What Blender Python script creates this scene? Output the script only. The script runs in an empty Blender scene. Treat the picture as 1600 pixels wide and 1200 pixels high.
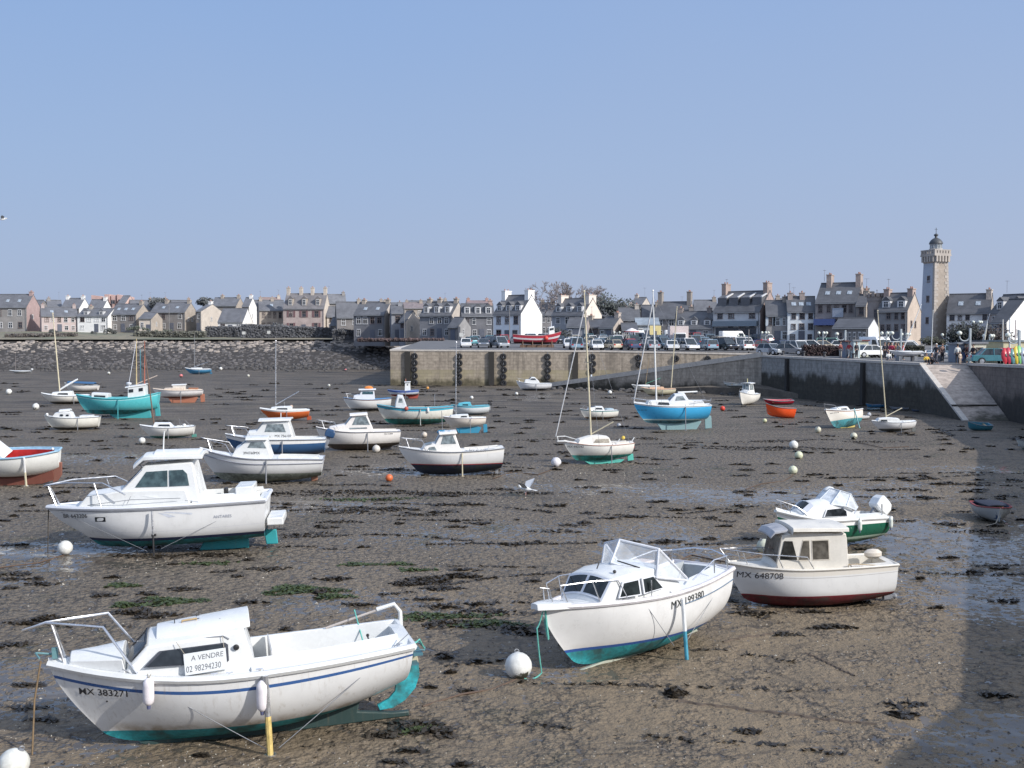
import bpy, bmesh, math, random
from mathutils import Vector, Matrix, noise as mnoise
R = math.radians
rnd = random.Random(7)
S = bpy.context.scene
COL = S.collection
# ------------------------------------------------------------------ camera geometry (photo measured at 1600 x 1200)
F, CX, CY, YH, HC = 1700.0, 800.0, 600.0, 535.0, 6.0
PITCH = math.atan((CY - YH) / F)
def ray(px, py):
    u, v = (px - CX) / F, -(py - CY) / F
    c, s = math.cos(PITCH), math.sin(PITCH)
    return Vector((u, c + v * s, -s + v * c))
def G(px, py, z=0.0):
    d = ray(px, py); t = (z - HC) / d.z
    return Vector((d.x * t, d.y * t, z))
def AT(px, py, Y):
    d = ray(px, py); t = Y / d.y
    return Vector((d.x * t, Y, HC + d.z * t))
def lerp(a, b, t): return a + (b - a) * t
def clamp(x, a=0.0, b=1.0): return max(a, min(b, x))
def sstep(a, b, x):
    t = clamp((x - a) / (b - a)); return t * t * (3 - 2 * t)
EL, SX, SY = R(31), .840, -.542        # direction to the sun
# ------------------------------------------------------------------ objects
def tag(o, label=None, cat=None, group=None, kind=None):
    if label: o['label'] = label
    if cat: o['category'] = cat
    if group: o['group'] = group
    if kind: o['kind'] = kind
    return o
def empty(name, loc=(0, 0, 0), rot=(0, 0, 0), label=None, cat=None, group=None):
    o = bpy.data.objects.new(name, None); COL.objects.link(o)
    o.location = loc; o.rotation_euler = rot; o.empty_display_size = .3
    return tag(o, label, cat, group)
def link(name, mesh, parent=None, loc=(0, 0, 0), rot=(0, 0, 0), scale=(1, 1, 1)):
    o = bpy.data.objects.new(name, mesh); COL.objects.link(o)
    o.parent = parent; o.location = loc; o.rotation_euler = rot; o.scale = scale
    return o
def copy_tree(o, parent=None):
    c = o.copy(); COL.objects.link(c); c.parent = parent
    for ch in list(o.children): copy_tree(ch, c)
    return c
class MB:
    def __init__(s): s.v, s.f, s.m, s.uv = [], [], [], None
    def add(s, verts, faces, mat=0):
        n = len(s.v); s.v += [tuple(p) for p in verts]
        s.f += [tuple(i + n for i in f) for f in faces]; s.m += [mat] * len(faces); return s
    def box(s, c, d, rz=0, mat=0, top=(1, 1)):
        x, y, z = d[0] / 2, d[1] / 2, d[2] / 2; ca, sa = math.cos(rz), math.sin(rz); vs = []
        for k, (sx, sy, sz) in enumerate([(-1,-1,-1),(1,-1,-1),(1,1,-1),(-1,1,-1),(-1,-1,1),(1,-1,1),(1,1,1),(-1,1,1)]):
            fx, fy = (top if sz > 0 else (1, 1))
            a, b = sx * x * fx, sy * y * fy
            vs.append((c[0] + a * ca - b * sa, c[1] + a * sa + b * ca, c[2] + sz * z))
        return s.add(vs, [(0,3,2,1),(4,5,6,7),(0,1,5,4),(1,2,6,5),(2,3,7,6),(3,0,4,7)], mat)
    def tube(s, pts, r, n=6, mat=0, caps=True):
        pts = [Vector(p) for p in pts]; k = len(pts); rs = r if isinstance(r, (list, tuple)) else [r] * k
        vs, up = [], None
        for i, p in enumerate(pts):
            d = (pts[min(i + 1, k - 1)] - pts[max(i - 1, 0)])
            d = d.normalized() if d.length > 1e-9 else Vector((0, 0, 1))
            if up is None:
                up = Vector((0, 0, 1)) if abs(d.z) < .9 else Vector((1, 0, 0))
            a = d.cross(up)
            if a.length < 1e-4: a = d.orthogonal()
            a.normalize(); b = a.cross(d).normalized(); up = b
            for j in range(n):
                t = 2 * math.pi * j / n
                vs.append(p + (a * math.cos(t) + b * math.sin(t)) * rs[i])
        fs = [(i * n + j, i * n + (j + 1) % n, (i + 1) * n + (j + 1) % n, (i + 1) * n + j) for i in range(k - 1) for j in range(n)]
        if caps: fs += [tuple(range(n))[::-1], tuple(range((k - 1) * n, k * n))]
        return s.add(vs, fs, mat)
    def lathe(s, prof, n=16, c=(0, 0, 0), mat=0, axis='z'):
        vs = []
        for r, z in prof:
            for j in range(n):
                t = 2 * math.pi * j / n; p = (r * math.cos(t), r * math.sin(t), z)
                if axis == 'x': p = (z, p[0], p[1])
                if axis == 'y': p = (p[0], z, p[1])
                vs.append((c[0] + p[0], c[1] + p[1], c[2] + p[2]))
        k = len(prof)
        fs = [(i * n + j, i * n + (j + 1) % n, (i + 1) * n + (j + 1) % n, (i + 1) * n + j) for i in range(k - 1) for j in range(n)]
        fs += [tuple(range(n))[::-1], tuple(range((k - 1) * n, k * n))]
        return s.add(vs, fs, mat)
    def ball(s, c, r, n=12, mat=0, sq=(1, 1, 1)):
        h = n // 2; prof = [(max(1e-4, math.sin(math.pi * i / h)), -math.cos(math.pi * i / h)) for i in range(h + 1)]
        k0 = len(s.v); s.lathe(prof, n, (0, 0, 0), mat)
        for i in range(k0, len(s.v)):
            p = s.v[i]; s.v[i] = (c[0] + p[0] * r * sq[0], c[1] + p[1] * r * sq[1], c[2] + p[2] * r * sq[2])
        return s
    def prism(s, poly, y0, y1, mat=0, ax='y'):
        """poly in (x,z) extruded along y (or in (y,z) along x, (x,y) along z)"""
        n = len(poly); vs = []
        for y in (y0, y1):
            for a, b in poly:
                vs.append((a, y, b) if ax == 'y' else (y, a, b) if ax == 'x' else (a, b, y))
        fs = [tuple(range(n)), tuple(range(n, 2 * n))[::-1]] + [(i, i + n, (i + 1) % n + n, (i + 1) % n) for i in range(n)]
        return s.add(vs, fs, mat)
    def quad(s, a, b, c, d, mat=0): return s.add([a, b, c, d], [(0, 1, 2, 3)], mat)
    def mesh(s, name, mats, smooth=True, angle=38):
        me = bpy.data.meshes.new(name); me.from_pydata(s.v, [], s.f)
        for m in (mats if isinstance(mats, (list, tuple)) else [mats]): me.materials.append(m)
        if len(me.polygons):
            me.polygons.foreach_set('material_index', s.m)
        if s.uv is not None:
            l = me.uv_layers.new(name='UVMap')
            for lo in me.loops: l.data[lo.index].uv = s.uv[lo.vertex_index]
        bm = bmesh.new(); bm.from_mesh(me); bmesh.ops.recalc_face_normals(bm, faces=bm.faces); bm.to_mesh(me); bm.free()
        if smooth:
            me.polygons.foreach_set('use_smooth', [True] * len(me.polygons)); me.set_sharp_from_angle(angle=R(angle))
        return me
    def build(s, name, mats, parent=None, smooth=True, bevel=0, label=None, loc=(0, 0, 0), rot=(0, 0, 0), angle=38):
        o = link(name, s.mesh(name, mats, smooth, angle), parent, loc, rot)
        if bevel:
            b = o.modifiers.new('b', 'BEVEL'); b.width = bevel; b.segments = 2; b.limit_method = 'ANGLE'; b.angle_limit = R(40)
            b.harden_normals = False
        if label: o['label'] = label
        return o
# ------------------------------------------------------------------ materials
def mat_new(name):
    m = bpy.data.materials.new(name); m.use_nodes = True; nt = m.node_tree
    b = nt.nodes['Principled BSDF']; return m, nt, b
def nd(nt, typ, **kw):
    n = nt.nodes.new(typ)
    for k, v in kw.items():
        if k.startswith('i_'):
            key = k[2:]; n.inputs[int(key) if key.isdigit() else key.replace('_', ' ')].default_value = v
        else: setattr(n, k, v)
    return n
def mixc(nt, fac, a, b, mode='MIX'):
    n = nt.nodes.new('ShaderNodeMix'); n.data_type = 'RGBA'; n.blend_type = mode
    for sock, val in ((n.inputs[0], fac), (n.inputs[6], a), (n.inputs[7], b)):
        if hasattr(val, 'links'): nt.links.new(val, sock)
        elif isinstance(val, (tuple, list)): sock.default_value = tuple(val[:3]) + (1,)
        else: sock.default_value = val
    return n.outputs[2]
def math_(nt, op, a, b=0.0, c=None, cl=False):
    n = nt.nodes.new('ShaderNodeMath'); n.operation = op; n.use_clamp = cl
    for i, val in enumerate((a, b, c)):
        if val is None: continue
        if hasattr(val, 'links'): nt.links.new(val, n.inputs[i])
        else: n.inputs[i].default_value = val
    return n.outputs[0]
def ramp(nt, x, lo, hi, a=0.0, b=1.0):
    n = nt.nodes.new('ShaderNodeMapRange'); n.clamp = True; n.interpolation_type = 'SMOOTHSTEP'
    nt.links.new(x, n.inputs[0])
    for i, v in zip((1, 2, 3, 4), (lo, hi, a, b)): n.inputs[i].default_value = v
    return n.outputs[0]
def coords(nt, kind='Object', scale=(1, 1, 1)):
    tc = nt.nodes.new('ShaderNodeTexCoord'); mp = nt.nodes.new('ShaderNodeMapping'); mp.inputs['Scale'].default_value = scale
    nt.links.new(tc.outputs[kind], mp.inputs[0]); return mp.outputs[0]
def noise_(nt, co, scale, detail=3, rough=.55, dist=0.0):
    n = nt.nodes.new('ShaderNodeTexNoise'); nt.links.new(co, n.inputs['Vector'])
    n.inputs['Scale'].default_value = scale; n.inputs['Detail'].default_value = detail
    n.inputs['Roughness'].default_value = rough; n.inputs['Distortion'].default_value = dist
    return n.outputs['Fac']
def bump_(nt, b, h, strength=.3, dist=.02):
    n = nt.nodes.new('ShaderNodeBump'); n.inputs['Strength'].default_value = strength; n.inputs['Distance'].default_value = dist
    nt.links.new(h, n.inputs['Height']); nt.links.new(n.outputs[0], b.inputs['Normal'])
_mc = {}
def M(c, rough=.5, var=.18, scale=6.0, metal=0.0, bump=0.0, name=None, sc=(1, 1, 1)):
    """plain painted / moulded surface with mottled colour, grime and slightly uneven gloss"""
    key = (tuple(round(x, 4) for x in c), rough, var, scale, metal, bump, sc)
    if key in _mc: return _mc[key]
    m, nt, b = mat_new(name or 'paint'); co = coords(nt, scale=sc)
    n1, n2 = noise_(nt, co, scale, 4), noise_(nt, co, scale * 7, 3)
    f = math_(nt, 'ADD', math_(nt, 'MULTIPLY', n1, .65), math_(nt, 'MULTIPLY', n2, .35))
    dark = tuple(x * (1 - var) for x in c); lite = tuple(min(1, x * (1 + var * .6)) for x in c)
    nt.links.new(mixc(nt, ramp(nt, f, .3, .7), dark, lite), b.inputs['Base Color'])
    nt.links.new(ramp(nt, n1, .3, .7, max(0.02, rough - .1), min(1, rough + .12)), b.inputs['Roughness'])
    b.inputs['Metallic'].default_value = metal
    if bump: bump_(nt, b, f, bump, .02)
    _mc[key] = m; return m
def hull_mat(top, bot, zw, boot=None, stripe=None, stripe2=None, dirt=.5, rough=.3, rust=0.0, L=5.0, upper=None, seed=0.0, split=None):
    """top / antifouling split on the waterline plane, boot stripe above it, sheer stripes along v, grime near the waterline"""
    m, nt, b = mat_new('hull_paint')
    tc = nt.nodes.new('ShaderNodeTexCoord'); sp = nt.nodes.new('ShaderNodeSeparateXYZ'); nt.links.new(tc.outputs['Object'], sp.inputs[0])
    su = nt.nodes.new('ShaderNodeSeparateXYZ'); nt.links.new(tc.outputs['UV'], su.inputs[0])
    off = nt.nodes.new('ShaderNodeMapping'); off.inputs['Location'].default_value = (seed, seed * .7, 0); nt.links.new(tc.outputs['Object'], off.inputs[0])
    co = off.outputs[0]
    n1, n2, n3 = noise_(nt, co, 3.0, 5, .6), noise_(nt, co, 14.0, 4, .6), noise_(nt, co, 60, 2)
    z, v = sp.outputs[2], su.outputs[1]
    edge = max(.004, .006)
    col = mixc(nt, ramp(nt, n1, .3, .75), tuple(x * .93 for x in top), top)
    if upper: col = mixc(nt, math_(nt, 'GREATER_THAN', v, upper[1]), col, upper[0])
    for s_ in (stripe, stripe2):
        if s_:
            k = math_(nt, 'MULTIPLY', math_(nt, 'GREATER_THAN', v, s_[1]), math_(nt, 'LESS_THAN', v, s_[2]))
            col = mixc(nt, k, col, s_[0])
    # brown grime creeping up from the waterline + vertical runs
    cs = nt.nodes.new('ShaderNodeMapping'); cs.inputs['Scale'].default_value = (5, 5, .35); nt.links.new(co, cs.inputs[0])
    run = noise_(nt, cs.outputs[0], 2.5, 4, .65)
    zz = math_(nt, 'SUBTRACT', z, math_(nt, 'MULTIPLY', math_(nt, 'SUBTRACT', n2, .5), .05 * L / 5))
    g = ramp(nt, zz, zw, zw + .042 * L, 1, 0)
    g = math_(nt, 'MULTIPLY', g, ramp(nt, n1, .35, .7, .15, 1.0))
    g2 = math_(nt, 'MULTIPLY', ramp(nt, run, .52, .75), .28)
    g = math_(nt, 'MULTIPLY', math_(nt, 'MAXIMUM', g, g2), dirt)
    col = mixc(nt, g, col, (.23, .17, .10))
    if rust:
        rr = math_(nt, 'MULTIPLY', ramp(nt, run, .58, .66), rust); col = mixc(nt, rr, col, (.22, .09, .03))
    if boot: col = mixc(nt, math_(nt, 'LESS_THAN', z, zw + boot[1] * L), col, boot[0])
    botc = mixc(nt, ramp(nt, n2, .35, .7), tuple(x * .55 for x in bot), bot)
    weed = math_(nt, 'MULTIPLY', ramp(nt, math_(nt, 'ADD', n1, math_(nt, 'MULTIPLY', n2, .4)), .62, .9), .75)
    botc = mixc(nt, weed, botc, (.035, .04, .03))
    col = mixc(nt, math_(nt, 'LESS_THAN', z, zw), col, botc)
    nt.links.new(col, b.inputs['Base Color'])
    nt.links.new(math_(nt, 'ADD', ramp(nt, n1, .3, .7, rough - .06, rough + .15), math_(nt, 'MULTIPLY', math_(nt, 'LESS_THAN', z, zw), .4)), b.inputs['Roughness'])
    bump_(nt, b, n3, .05, .01)
    return m
def glass_mat(c=(.02, .025, .03), rough=.06, name='window_glass'):
    m, nt, b = mat_new(name); co = coords(nt); n = noise_(nt, co, 5, 3)
    nt.links.new(mixc(nt, ramp(nt, n, .3, .7), tuple(x * .6 for x in c), tuple(x * 1.5 for x in c)), b.inputs['Base Color'])
    nt.links.new(ramp(nt, n, .3, .7, rough, rough + .12), b.inputs['Roughness']); b.inputs['IOR'].default_value = 1.5
    return m
def clear_mat(tint=(.75, .8, .85), alpha=.46):
    m, nt, b = mat_new('clear_acrylic'); co = coords(nt); n = noise_(nt, co, 3, 4)
    b.inputs['Base Color'].default_value = tint + (1,)
    nt.links.new(ramp(nt, n, .3, .7, .08, .25), b.inputs['Roughness'])
    nt.links.new(ramp(nt, n, .3, .75, alpha * .7, alpha * 1.25), b.inputs['Alpha'])
    return m
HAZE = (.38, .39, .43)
def hz(c, k): return tuple(lerp(a, h, k) for a, h in zip(c, HAZE))  # aerial haze mixed straight into the base colours of distant things
WHITE = (.70, .70, .69)
MW = M((.69, .70, .69), .28, .07, 2.5, name='white_gelcoat')
MWB = M((.66, .68, .72), .35, .07, 3.0, name='white_paint')
MCREAM = M((.69, .655, .585), .35, .1, 3.0, name='cream_gelcoat')
MGREYD = M((.42, .45, .46), .55, .15, 3.0, name='grey_deck')
MALU = M((.62, .63, .65), .28, .1, 8, metal=.85, name='aluminium')
MSTEEL = M((.72, .73, .75), .2, .08, 8, metal=.9, name='stainless_steel')
MWOOD = M((.42, .30, .15), .5, .25, 6, sc=(.3, 1, 1), name='varnished_wood')
MYEL = M((.58, .52, .37), .5, .15, 5, name='yellow_spar')
MBLK = M((.02, .02, .022), .5, .2, 8, name='black_rubber')
MGREY = M((.22, .23, .25), .5, .15, 6, name='grey_plastic')
MROPE = M((.36, .33, .27), .85, .25, 20, name='rope')
MROPET = M((.12, .42, .36), .8, .25, 20, name='green_rope')
MTEXT = M((.025, .025, .03), .5, .2, 12, name='black_lettering')
MGLASS = glass_mat()
MGLASSB = glass_mat((.05, .06, .075), .1)
MGLASSG = glass_mat((.16, .19, .20), .12)
MCLEAR = clear_mat()
# ------------------------------------------------------------------ text -> flat mesh (vertices in the text plane)
_tc = {}
def text_geo(s, size, shear=0.0, bold=0.0, res=3, sub=0):
    key = (s, size, shear, bold, sub)
    if key in _tc: return _tc[key]
    cu = bpy.data.curves.new('t', 'FONT'); cu.body = s; cu.size = size; cu.shear = shear; cu.offset = bold; cu.resolution_u = res
    ob = bpy.data.objects.new('t', cu); COL.objects.link(ob)
    bpy.context.view_layer.update()
    me = bpy.data.meshes.new_from_object(ob.evaluated_get(bpy.context.evaluated_depsgraph_get()))
    if sub:
        bm = bmesh.new(); bm.from_mesh(me); bmesh.ops.triangulate(bm, faces=bm.faces)
        for _ in range(4):
            lg = [e for e in bm.edges if e.calc_length() > sub]
            if not lg: break
            bmesh.ops.subdivide_edges(bm, edges=lg, cuts=1); bmesh.ops.triangulate(bm, faces=[q for q in bm.faces if len(q.verts) > 3])
        bm.to_mesh(me); bm.free()
    v = [(p.co.x, p.co.y) for p in me.vertices]; f = [tuple(p.vertices) for p in me.polygons]
    bpy.data.objects.remove(ob); bpy.data.curves.remove(cu); bpy.data.meshes.remove(me)
    _tc[key] = (v, f); return v, f
# ------------------------------------------------------------------ boats
PROJ = []
class Boat:
    def __init__(s, label, x0, x1, yg, yaw, cat='boat', name='boat', L=None, B=.38, zs=(.2, .19, .26), zk=(.03, .0, .08), zw=.07, ws=.82, tm=.42,
                 nb=1.05, ns=2.6, rake=.1, trake=-.02, pw=2.3, roll=0, pitch=0, sink=.03, pos=None, group=None, hi=False, m2b=.9, m2s=1.7):
        D = (G((x0 + x1) / 2, yg).y)
        a = R(yaw); W = (x1 - x0) / F * D
        s.L = L or W / (abs(math.cos(a)) + .62 * B * abs(math.sin(a)))
        L = s.L; s.B = B * L; s.zs3 = [z * L for z in zs]; s.zk3 = [z * L for z in zk]; s.zw = zw * L
        s.ws, s.tm, s.nb, s.ns, s.rake, s.trake, s.pw, s.m2b, s.m2s = ws, tm, nb, ns, rake * L, trake * L, pw, m2b, m2s
        s.hi = hi
        p = pos or G((x0 + x1) / 2, yg)
        s.root = empty(name, (p.x, p.y, p.z - sink), (R(roll), R(pitch), a), label, cat, group)
        s.Mw = Matrix.Translation(s.root.location) @ s.root.rotation_euler.to_matrix().to_4x4()
        s.exp = (x0, x1, yg)
    def X(s, t): return -s.L / 2 + s.L * t
    def w(s, t):
        t = clamp(t)
        if t < s.tm: f = s.ws + (1 - s.ws) * math.sin(math.pi / 2 * t / s.tm)
        else: f = 1 - ((t - s.tm) / (1 - s.tm)) ** s.pw
        return s.B / 2 * max(f, .018)
    def zs(s, t):
        a, b, c = s.zs3
        return b + (a - b) * ((.5 - t) / .5) ** 2 if t < .5 else b + (c - b) * ((t - .5) / .5) ** 1.8
    def zk(s, t):
        a, b, c = s.zk3
        return b + (a - b) * ((.5 - t) / .5) ** 2 if t < .5 else b + (c - b) * ((t - .5) / .5) ** 3
    def P(s, t, u, side=1):
        k = sstep(.35, 1.0, t); n = lerp(s.ns, s.nb, k); m = lerp(s.m2s, s.m2b, k)
        g = (1 - (1 - u) ** n) ** (1 / m) if u > 0 else 0
        x = s.X(t)
        if t > .6: x -= s.rake * ((1 - u) ** 1.4) * ((t - .6) / .4) ** 2
        if t < .2: x += -s.trake * (1 - u) * ((.2 - t) / .2) ** 2
        return Vector((x, side * s.w(t) * g, lerp(s.zk(t), s.zs(t), u)))
    def yx(s, x, z):
        t = (x + s.L / 2) / s.L; u = .7
        for _ in range(14):
            u = clamp((z - s.zk(clamp(t))) / (s.zs(clamp(t)) - s.zk(clamp(t))))
            p = s.P(clamp(t), u); t = clamp(t + (x - p.x) / s.L)
        return s.P(t, u).y
    def hull(s, mat, name='hull'):
        nt, nu = (40, 20) if s.hi else (20, 9)
        b = MB(); b.uv = []
        ts = [1 - (1 - i / nt) ** 1.25 for i in range(nt + 1)]
        for sd in (1, -1):
            k0 = len(b.v); vs = []
            for t in ts:
                for j in range(nu + 1):
                    u = (j / nu) ** 1.25; vs.append(s.P(t, u, sd)); b.uv.append((t, u))
            fs = [(i * (nu + 1) + j, (i + 1) * (nu + 1) + j, (i + 1) * (nu + 1) + j + 1, i * (nu + 1) + j + 1) for i in range(nt) for j in range(nu)]
            b.add(vs, fs)
        # transom and stem strips
        n1 = (nt + 1) * (nu + 1)
        b.f += [(j, j + 1, n1 + j + 1, n1 + j) for j in range(nu)]; b.m += [0] * nu
        q = nt * (nu + 1); b.f += [(q + j, q + j + 1, n1 + q + j + 1, n1 + q + j) for j in range(nu)]; b.m += [0] * nu
        s.h = b.build(name, mat, s.root, angle=50); return s.h
    def deck(s, mat, cock=None, floor=.5, sw=.1, coam=.012, inner=None, camb=.015, name='deck', drop=0.0):
        """cock=(t0,t1): open well; floor = fraction of sheer height; sw = side deck width / L"""
        b = MB(); L = s.L
        def strip(t0, t1, n=10):
            for i in range(n):
                ta, tb = lerp(t0, t1, i / n), lerp(t0, t1, (i + 1) / n); row = []
                for t in (ta, tb):
                    for j in (-1, -.6, -.2, .2, .6, 1):
                        row.append((s.X(t), j * s.w(t) * .995, s.zs(t) - drop * L - .003 * L + camb * L * (1 - j * j)))
                b.add(row, [(k, k + 1, k + 7, k + 6) for k in range(5)])
        if not cock: strip(0, 1, 14)
        else:
            c0, c1 = cock
            if c0 > .005: strip(0, c0, 3)
            if c1 < .995: strip(c1, 1, 12)
            n = 12; secs = []
            for i in range(n + 1):
                t = lerp(c0, c1, i / n); w = s.w(t); wi = max(w - sw * L, w * .3); z = s.zs(t) - .003 * L; zf = s.zk(t) + (s.zs(t) - s.zk(t)) * floor
                zc = z + coam * L; x = s.X(t)
                uf = clamp(floor); wf = min(wi * .94, abs(s.P(t, clamp(floor), 1).y) * .95)
                secs.append([(x, -w * .995, z), (x, -wi, zc), (x, -wf, zf), (x, -wf * .4, zf), (x, wf * .4, zf), (x, wf, zf), (x, wi, zc), (x, w * .995, z)])
            mi = 1 if inner else 0
            for i in range(n):
                row = secs[i] + secs[i + 1]
                b.add(row, [(k, k + 1, k + 9, k + 8) for k in (0, 6)], 0)
                b.add(row, [(k, k + 1, k + 9, k + 8) for k in range(1, 6)], mi)
            for sc in (secs[0], secs[-1]):
                t = c0 if sc is secs[0] else c1
                top = [(sc[0][0], j * s.w(t), s.zs(t) - drop * L - .003 * L + camb * L * (1 - j * j)) for j in (-.995, -.6, -.2, .2, .6, .995)]
                b.add(sc[1:7] + top, [(1, 2, 8, 7), (2, 3, 9, 8), (3, 4, 10, 9), (0, 1, 7, 6), (4, 5, 11, 10)], mi)
        return b.build(name, [mat] + ([inner] if inner else []), s.root, angle=30)
    def strake(s, mat, r=.008, v=1.0, out=.4, t0=0, t1=1, name='rubbing_strake', z=0, n=18):
        b = MB(); pts = []
        for sd in (1, -1):
            row = []
            for i in range(n + 1):
                t = lerp(t0, t1, 1 - (1 - i / n) ** 1.3); p = s.P(t, v, sd); p.y += sd * r * s.L * out; p.z += z * s.L; row.append(p)
            pts.append(row)
        b.tube(pts[0], r * s.L, 6); b.tube(pts[1], r * s.L, 6)
        if t0 == 0: b.tube([pts[0][0], pts[1][0]], r * s.L, 6)
        return b.build(name, mat, s.root)
    def cabin(s, prof, wf, wa, mat, tumble=.2, camb=.02, wins=(), fronts=(), name='cabin', glass=None, frame=None, bevel=.012, backs=(), both=True, gname='window'):
        L = s.L; n = len(prof); glass = glass or MGLASS
        pr = [(s.X(t), s.zs(clamp(t)) + h * L) for t, h in prof]; xa, xb = pr[0][0], pr[-1][0]
        def hb(x):
            k = clamp((x - xa) / (xb - xa)); t = (x + L / 2) / L
            return min(lerp(wf, wa, k) * s.B / 2, s.w(clamp(t)) * .97)
        def hy(x, z): return max(.02, hb(x) - tumble * max(0, z - s.zs(clamp((x + L / 2) / L))))
        def surf(i, k, j):
            x, z = lerp(pr[i][0], pr[i + 1][0], k), lerp(pr[i][1], pr[i + 1][1], k)
            ca = 0 if i == 0 and k == 0 else camb * L
            ca = lerp(0 if i == 0 else camb * L, camb * L if i + 1 < n - 1 else 0, k)
            return Vector((x, j * hy(x, z), z + ca * (1 - j * j)))
        js = (-1, -.94, -.6, -.2, .2, .6, .94, 1); b = MB(); vs = []
        for i, (x, z) in enumerate(pr):
            for j in js:
                vs.append((x, j * hy(x, z), z + (camb * L * (1 - j * j) if 0 < i < n - 1 else 0)))
        m = len(js)
        fs = [(i * m + k, i * m + k + 1, (i + 1) * m + k + 1, (i + 1) * m + k) for i in range(n - 1) for k in range(m - 1)]
        fs += [tuple(i * m for i in range(n)), tuple(i * m + m - 1 for i in range(n))[::-1]]
        b.add(vs, fs); cab = b.build(name, mat, s.root, bevel=bevel * L / 5 if bevel else 0, angle=30)
        o1, o2 = .0022 * L, .0035 * L
        def panel(pts, off, mm, nm, par, nrm):
            bb = MB(); c = sum((Vector(p) for p in pts), Vector()) / len(pts)
            q = [Vector(p) + nrm * off for p in pts]; q0 = [Vector(p) - nrm * .004 * L for p in pts]; k = len(q)
            bb.add(q + q0, [tuple(range(k))] + [(i, i + k, (i + 1) % k + k, (i + 1) % k) for i in range(k)]); return bb.build(nm, mm, par, smooth=False)
        for wpoly in wins:
            for sd in ((1, -1) if both else (1,)):
                pts = [(s.X(t), s.zs(clamp(t)) + h * L) for t, h in wpoly]
                P3 = [Vector((x, sd * hy(x, z), z)) for x, z in pts]; nrm = Vector((0, sd, tumble)).normalized()
                par = cab
                if frame:
                    c = sum(P3, Vector()) / len(P3); par = panel([c + (p - c) * 1.0 + (p - c).normalized() * .009 * L for p in P3], o1, frame, 'window_frame', cab, nrm)
                panel(P3, o2, glass, gname, par, nrm)
        for (i, s0, s1, j0, j1) in tuple(fronts) + tuple(backs):
            e = 5; top = [surf(i, s1, lerp(j0, j1, q / e)) for q in range(e + 1)]; bot = [surf(i, s0, lerp(j0, j1, q / e)) for q in range(e + 1)]
            nrm = (top[0] - bot[0]).cross(bot[-1] - bot[0]).normalized()
            if nrm.z < 0: nrm = -nrm
            if (i, s0, s1, j0, j1) in backs: nrm = Vector((-1, 0, .1)).normalized()
            for off, mm, nm, gr in (((o1, frame, 'window_frame', .02),) if frame else ()) + ((o2, glass, 'windscreen', 0),):
                bb = MB(); k = e + 1; d = (top[0] - bot[0]).normalized() * gr * L * .45; dy = Vector((0, gr * L * .45 * (1 if j1 > j0 else -1), 0))
                row = [p + nrm * off + d + (dy * (2 * q / e - 1)) for q, p in enumerate(top)] + [p + nrm * off - d + (dy * (2 * q / e - 1)) for q, p in enumerate(bot)]
                bb.add(row, [(q, q + 1, k + q + 1, k + q) for q in range(e)]); bb.build(nm, mm, cab, smooth=False)
        cab_ = type('C', (), {})(); cab_.o = cab; cab_.hy = hy; cab_.pr = pr; cab_.surf = surf; return cab_
    def roof(s, pts, hw, mat, th=.012, camb=.02, name='roof', bevel=.01):
        """pts: (t, h) polyline of the underside; hw: half widths / (B/2)"""
        L = s.L; b = MB(); js = (-1, -.9, -.5, 0, .5, .9, 1); m = len(js); hw = hw if isinstance(hw, (list, tuple)) else [hw] * len(pts)
        lo, up = [], []
        for (t, h), q in zip(pts, hw):
            for j in js:
                z = s.zs(clamp(t)) + h * L + camb * L * (1 - j * j); y = j * q * s.B / 2
                lo.append((s.X(t), y, z)); up.append((s.X(t), y * (.97 if abs(j) == 1 else 1), z + th * L))
        n = len(pts); k = len(lo); fs = []
        for i in range(n - 1):
            for q in range(m - 1):
                a = i * m + q; fs += [(a, a + 1, a + m + 1, a + m), (k + a, k + a + 1, k + a + m + 1, k + a + m)]
            fs += [(i * m, (i + 1) * m, k + (i + 1) * m, k + i * m), (i * m + m - 1, (i + 1) * m + m - 1, k + (i + 1) * m + m - 1, k + i * m + m - 1)]
        for i in (0, n - 1): fs += [(i * m + q, i * m + q + 1, k + i * m + q + 1, k + i * m + q) for q in range(m - 1)]
        b.add(lo + up, fs); return b.build(name, mat, s.root, bevel=bevel * L / 5 if bevel else 0, angle=30)
    def p3(s, t, y, h):
        """y in fractions of local half beam, h above sheer / L"""
        return Vector((s.X(t), y * s.w(clamp(t)), s.zs(clamp(t)) + h * s.L))
    def rail(s, lines, r=.003, mat=None, name='pulpit_rail'):
        o0 = None
        for ln in lines:
            kid = o0 is not None and ('pulpit' in name or 'cockpit' in name)
            o = MB().tube([s.p3(*p) for p in ln], r * s.L, 6).build('stanchion' if kid else name, mat or MSTEEL, o0 if kid else s.root); o0 = o0 or o
        return o0
    def leg(s, t, mat, r=.008, top=.03, out=.012, sides=(1, -1), mat2=None, foot=True):
        for sd in sides:
            y = sd * (s.w(t) + out * s.L); x = s.X(t); b = MB()
            pin = Vector((x, y, s.zs(t) + top * s.L)); inv = s.Mw.inverted(); 
            gw = s.Mw @ pin; d = s.Mw.to_3x3() @ Vector((0, sd * .05, -1)); k = (gw.z + .04) / -d.z; ft = inv @ (gw + d * k)
            mid = pin.lerp(ft, .5)
            b.tube([pin, mid], r * s.L, 8, 0); b.tube([mid, ft], r * s.L, 8, 1 if mat2 else 0)
            if foot: b.lathe([(r * s.L * 2, -.01), (r * s.L * 2, .012)], 8, (ft.x, ft.y, ft.z + .03))
            b.build('beaching_leg', [mat, mat2] if mat2 else mat, s.root)
    def stay(s, pairs, r=.0012, mat=None, name='stay'):
        for a, c in pairs: MB().tube([a, c], r * s.L, 4).build(name, mat or MGREY, s.root)
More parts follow.
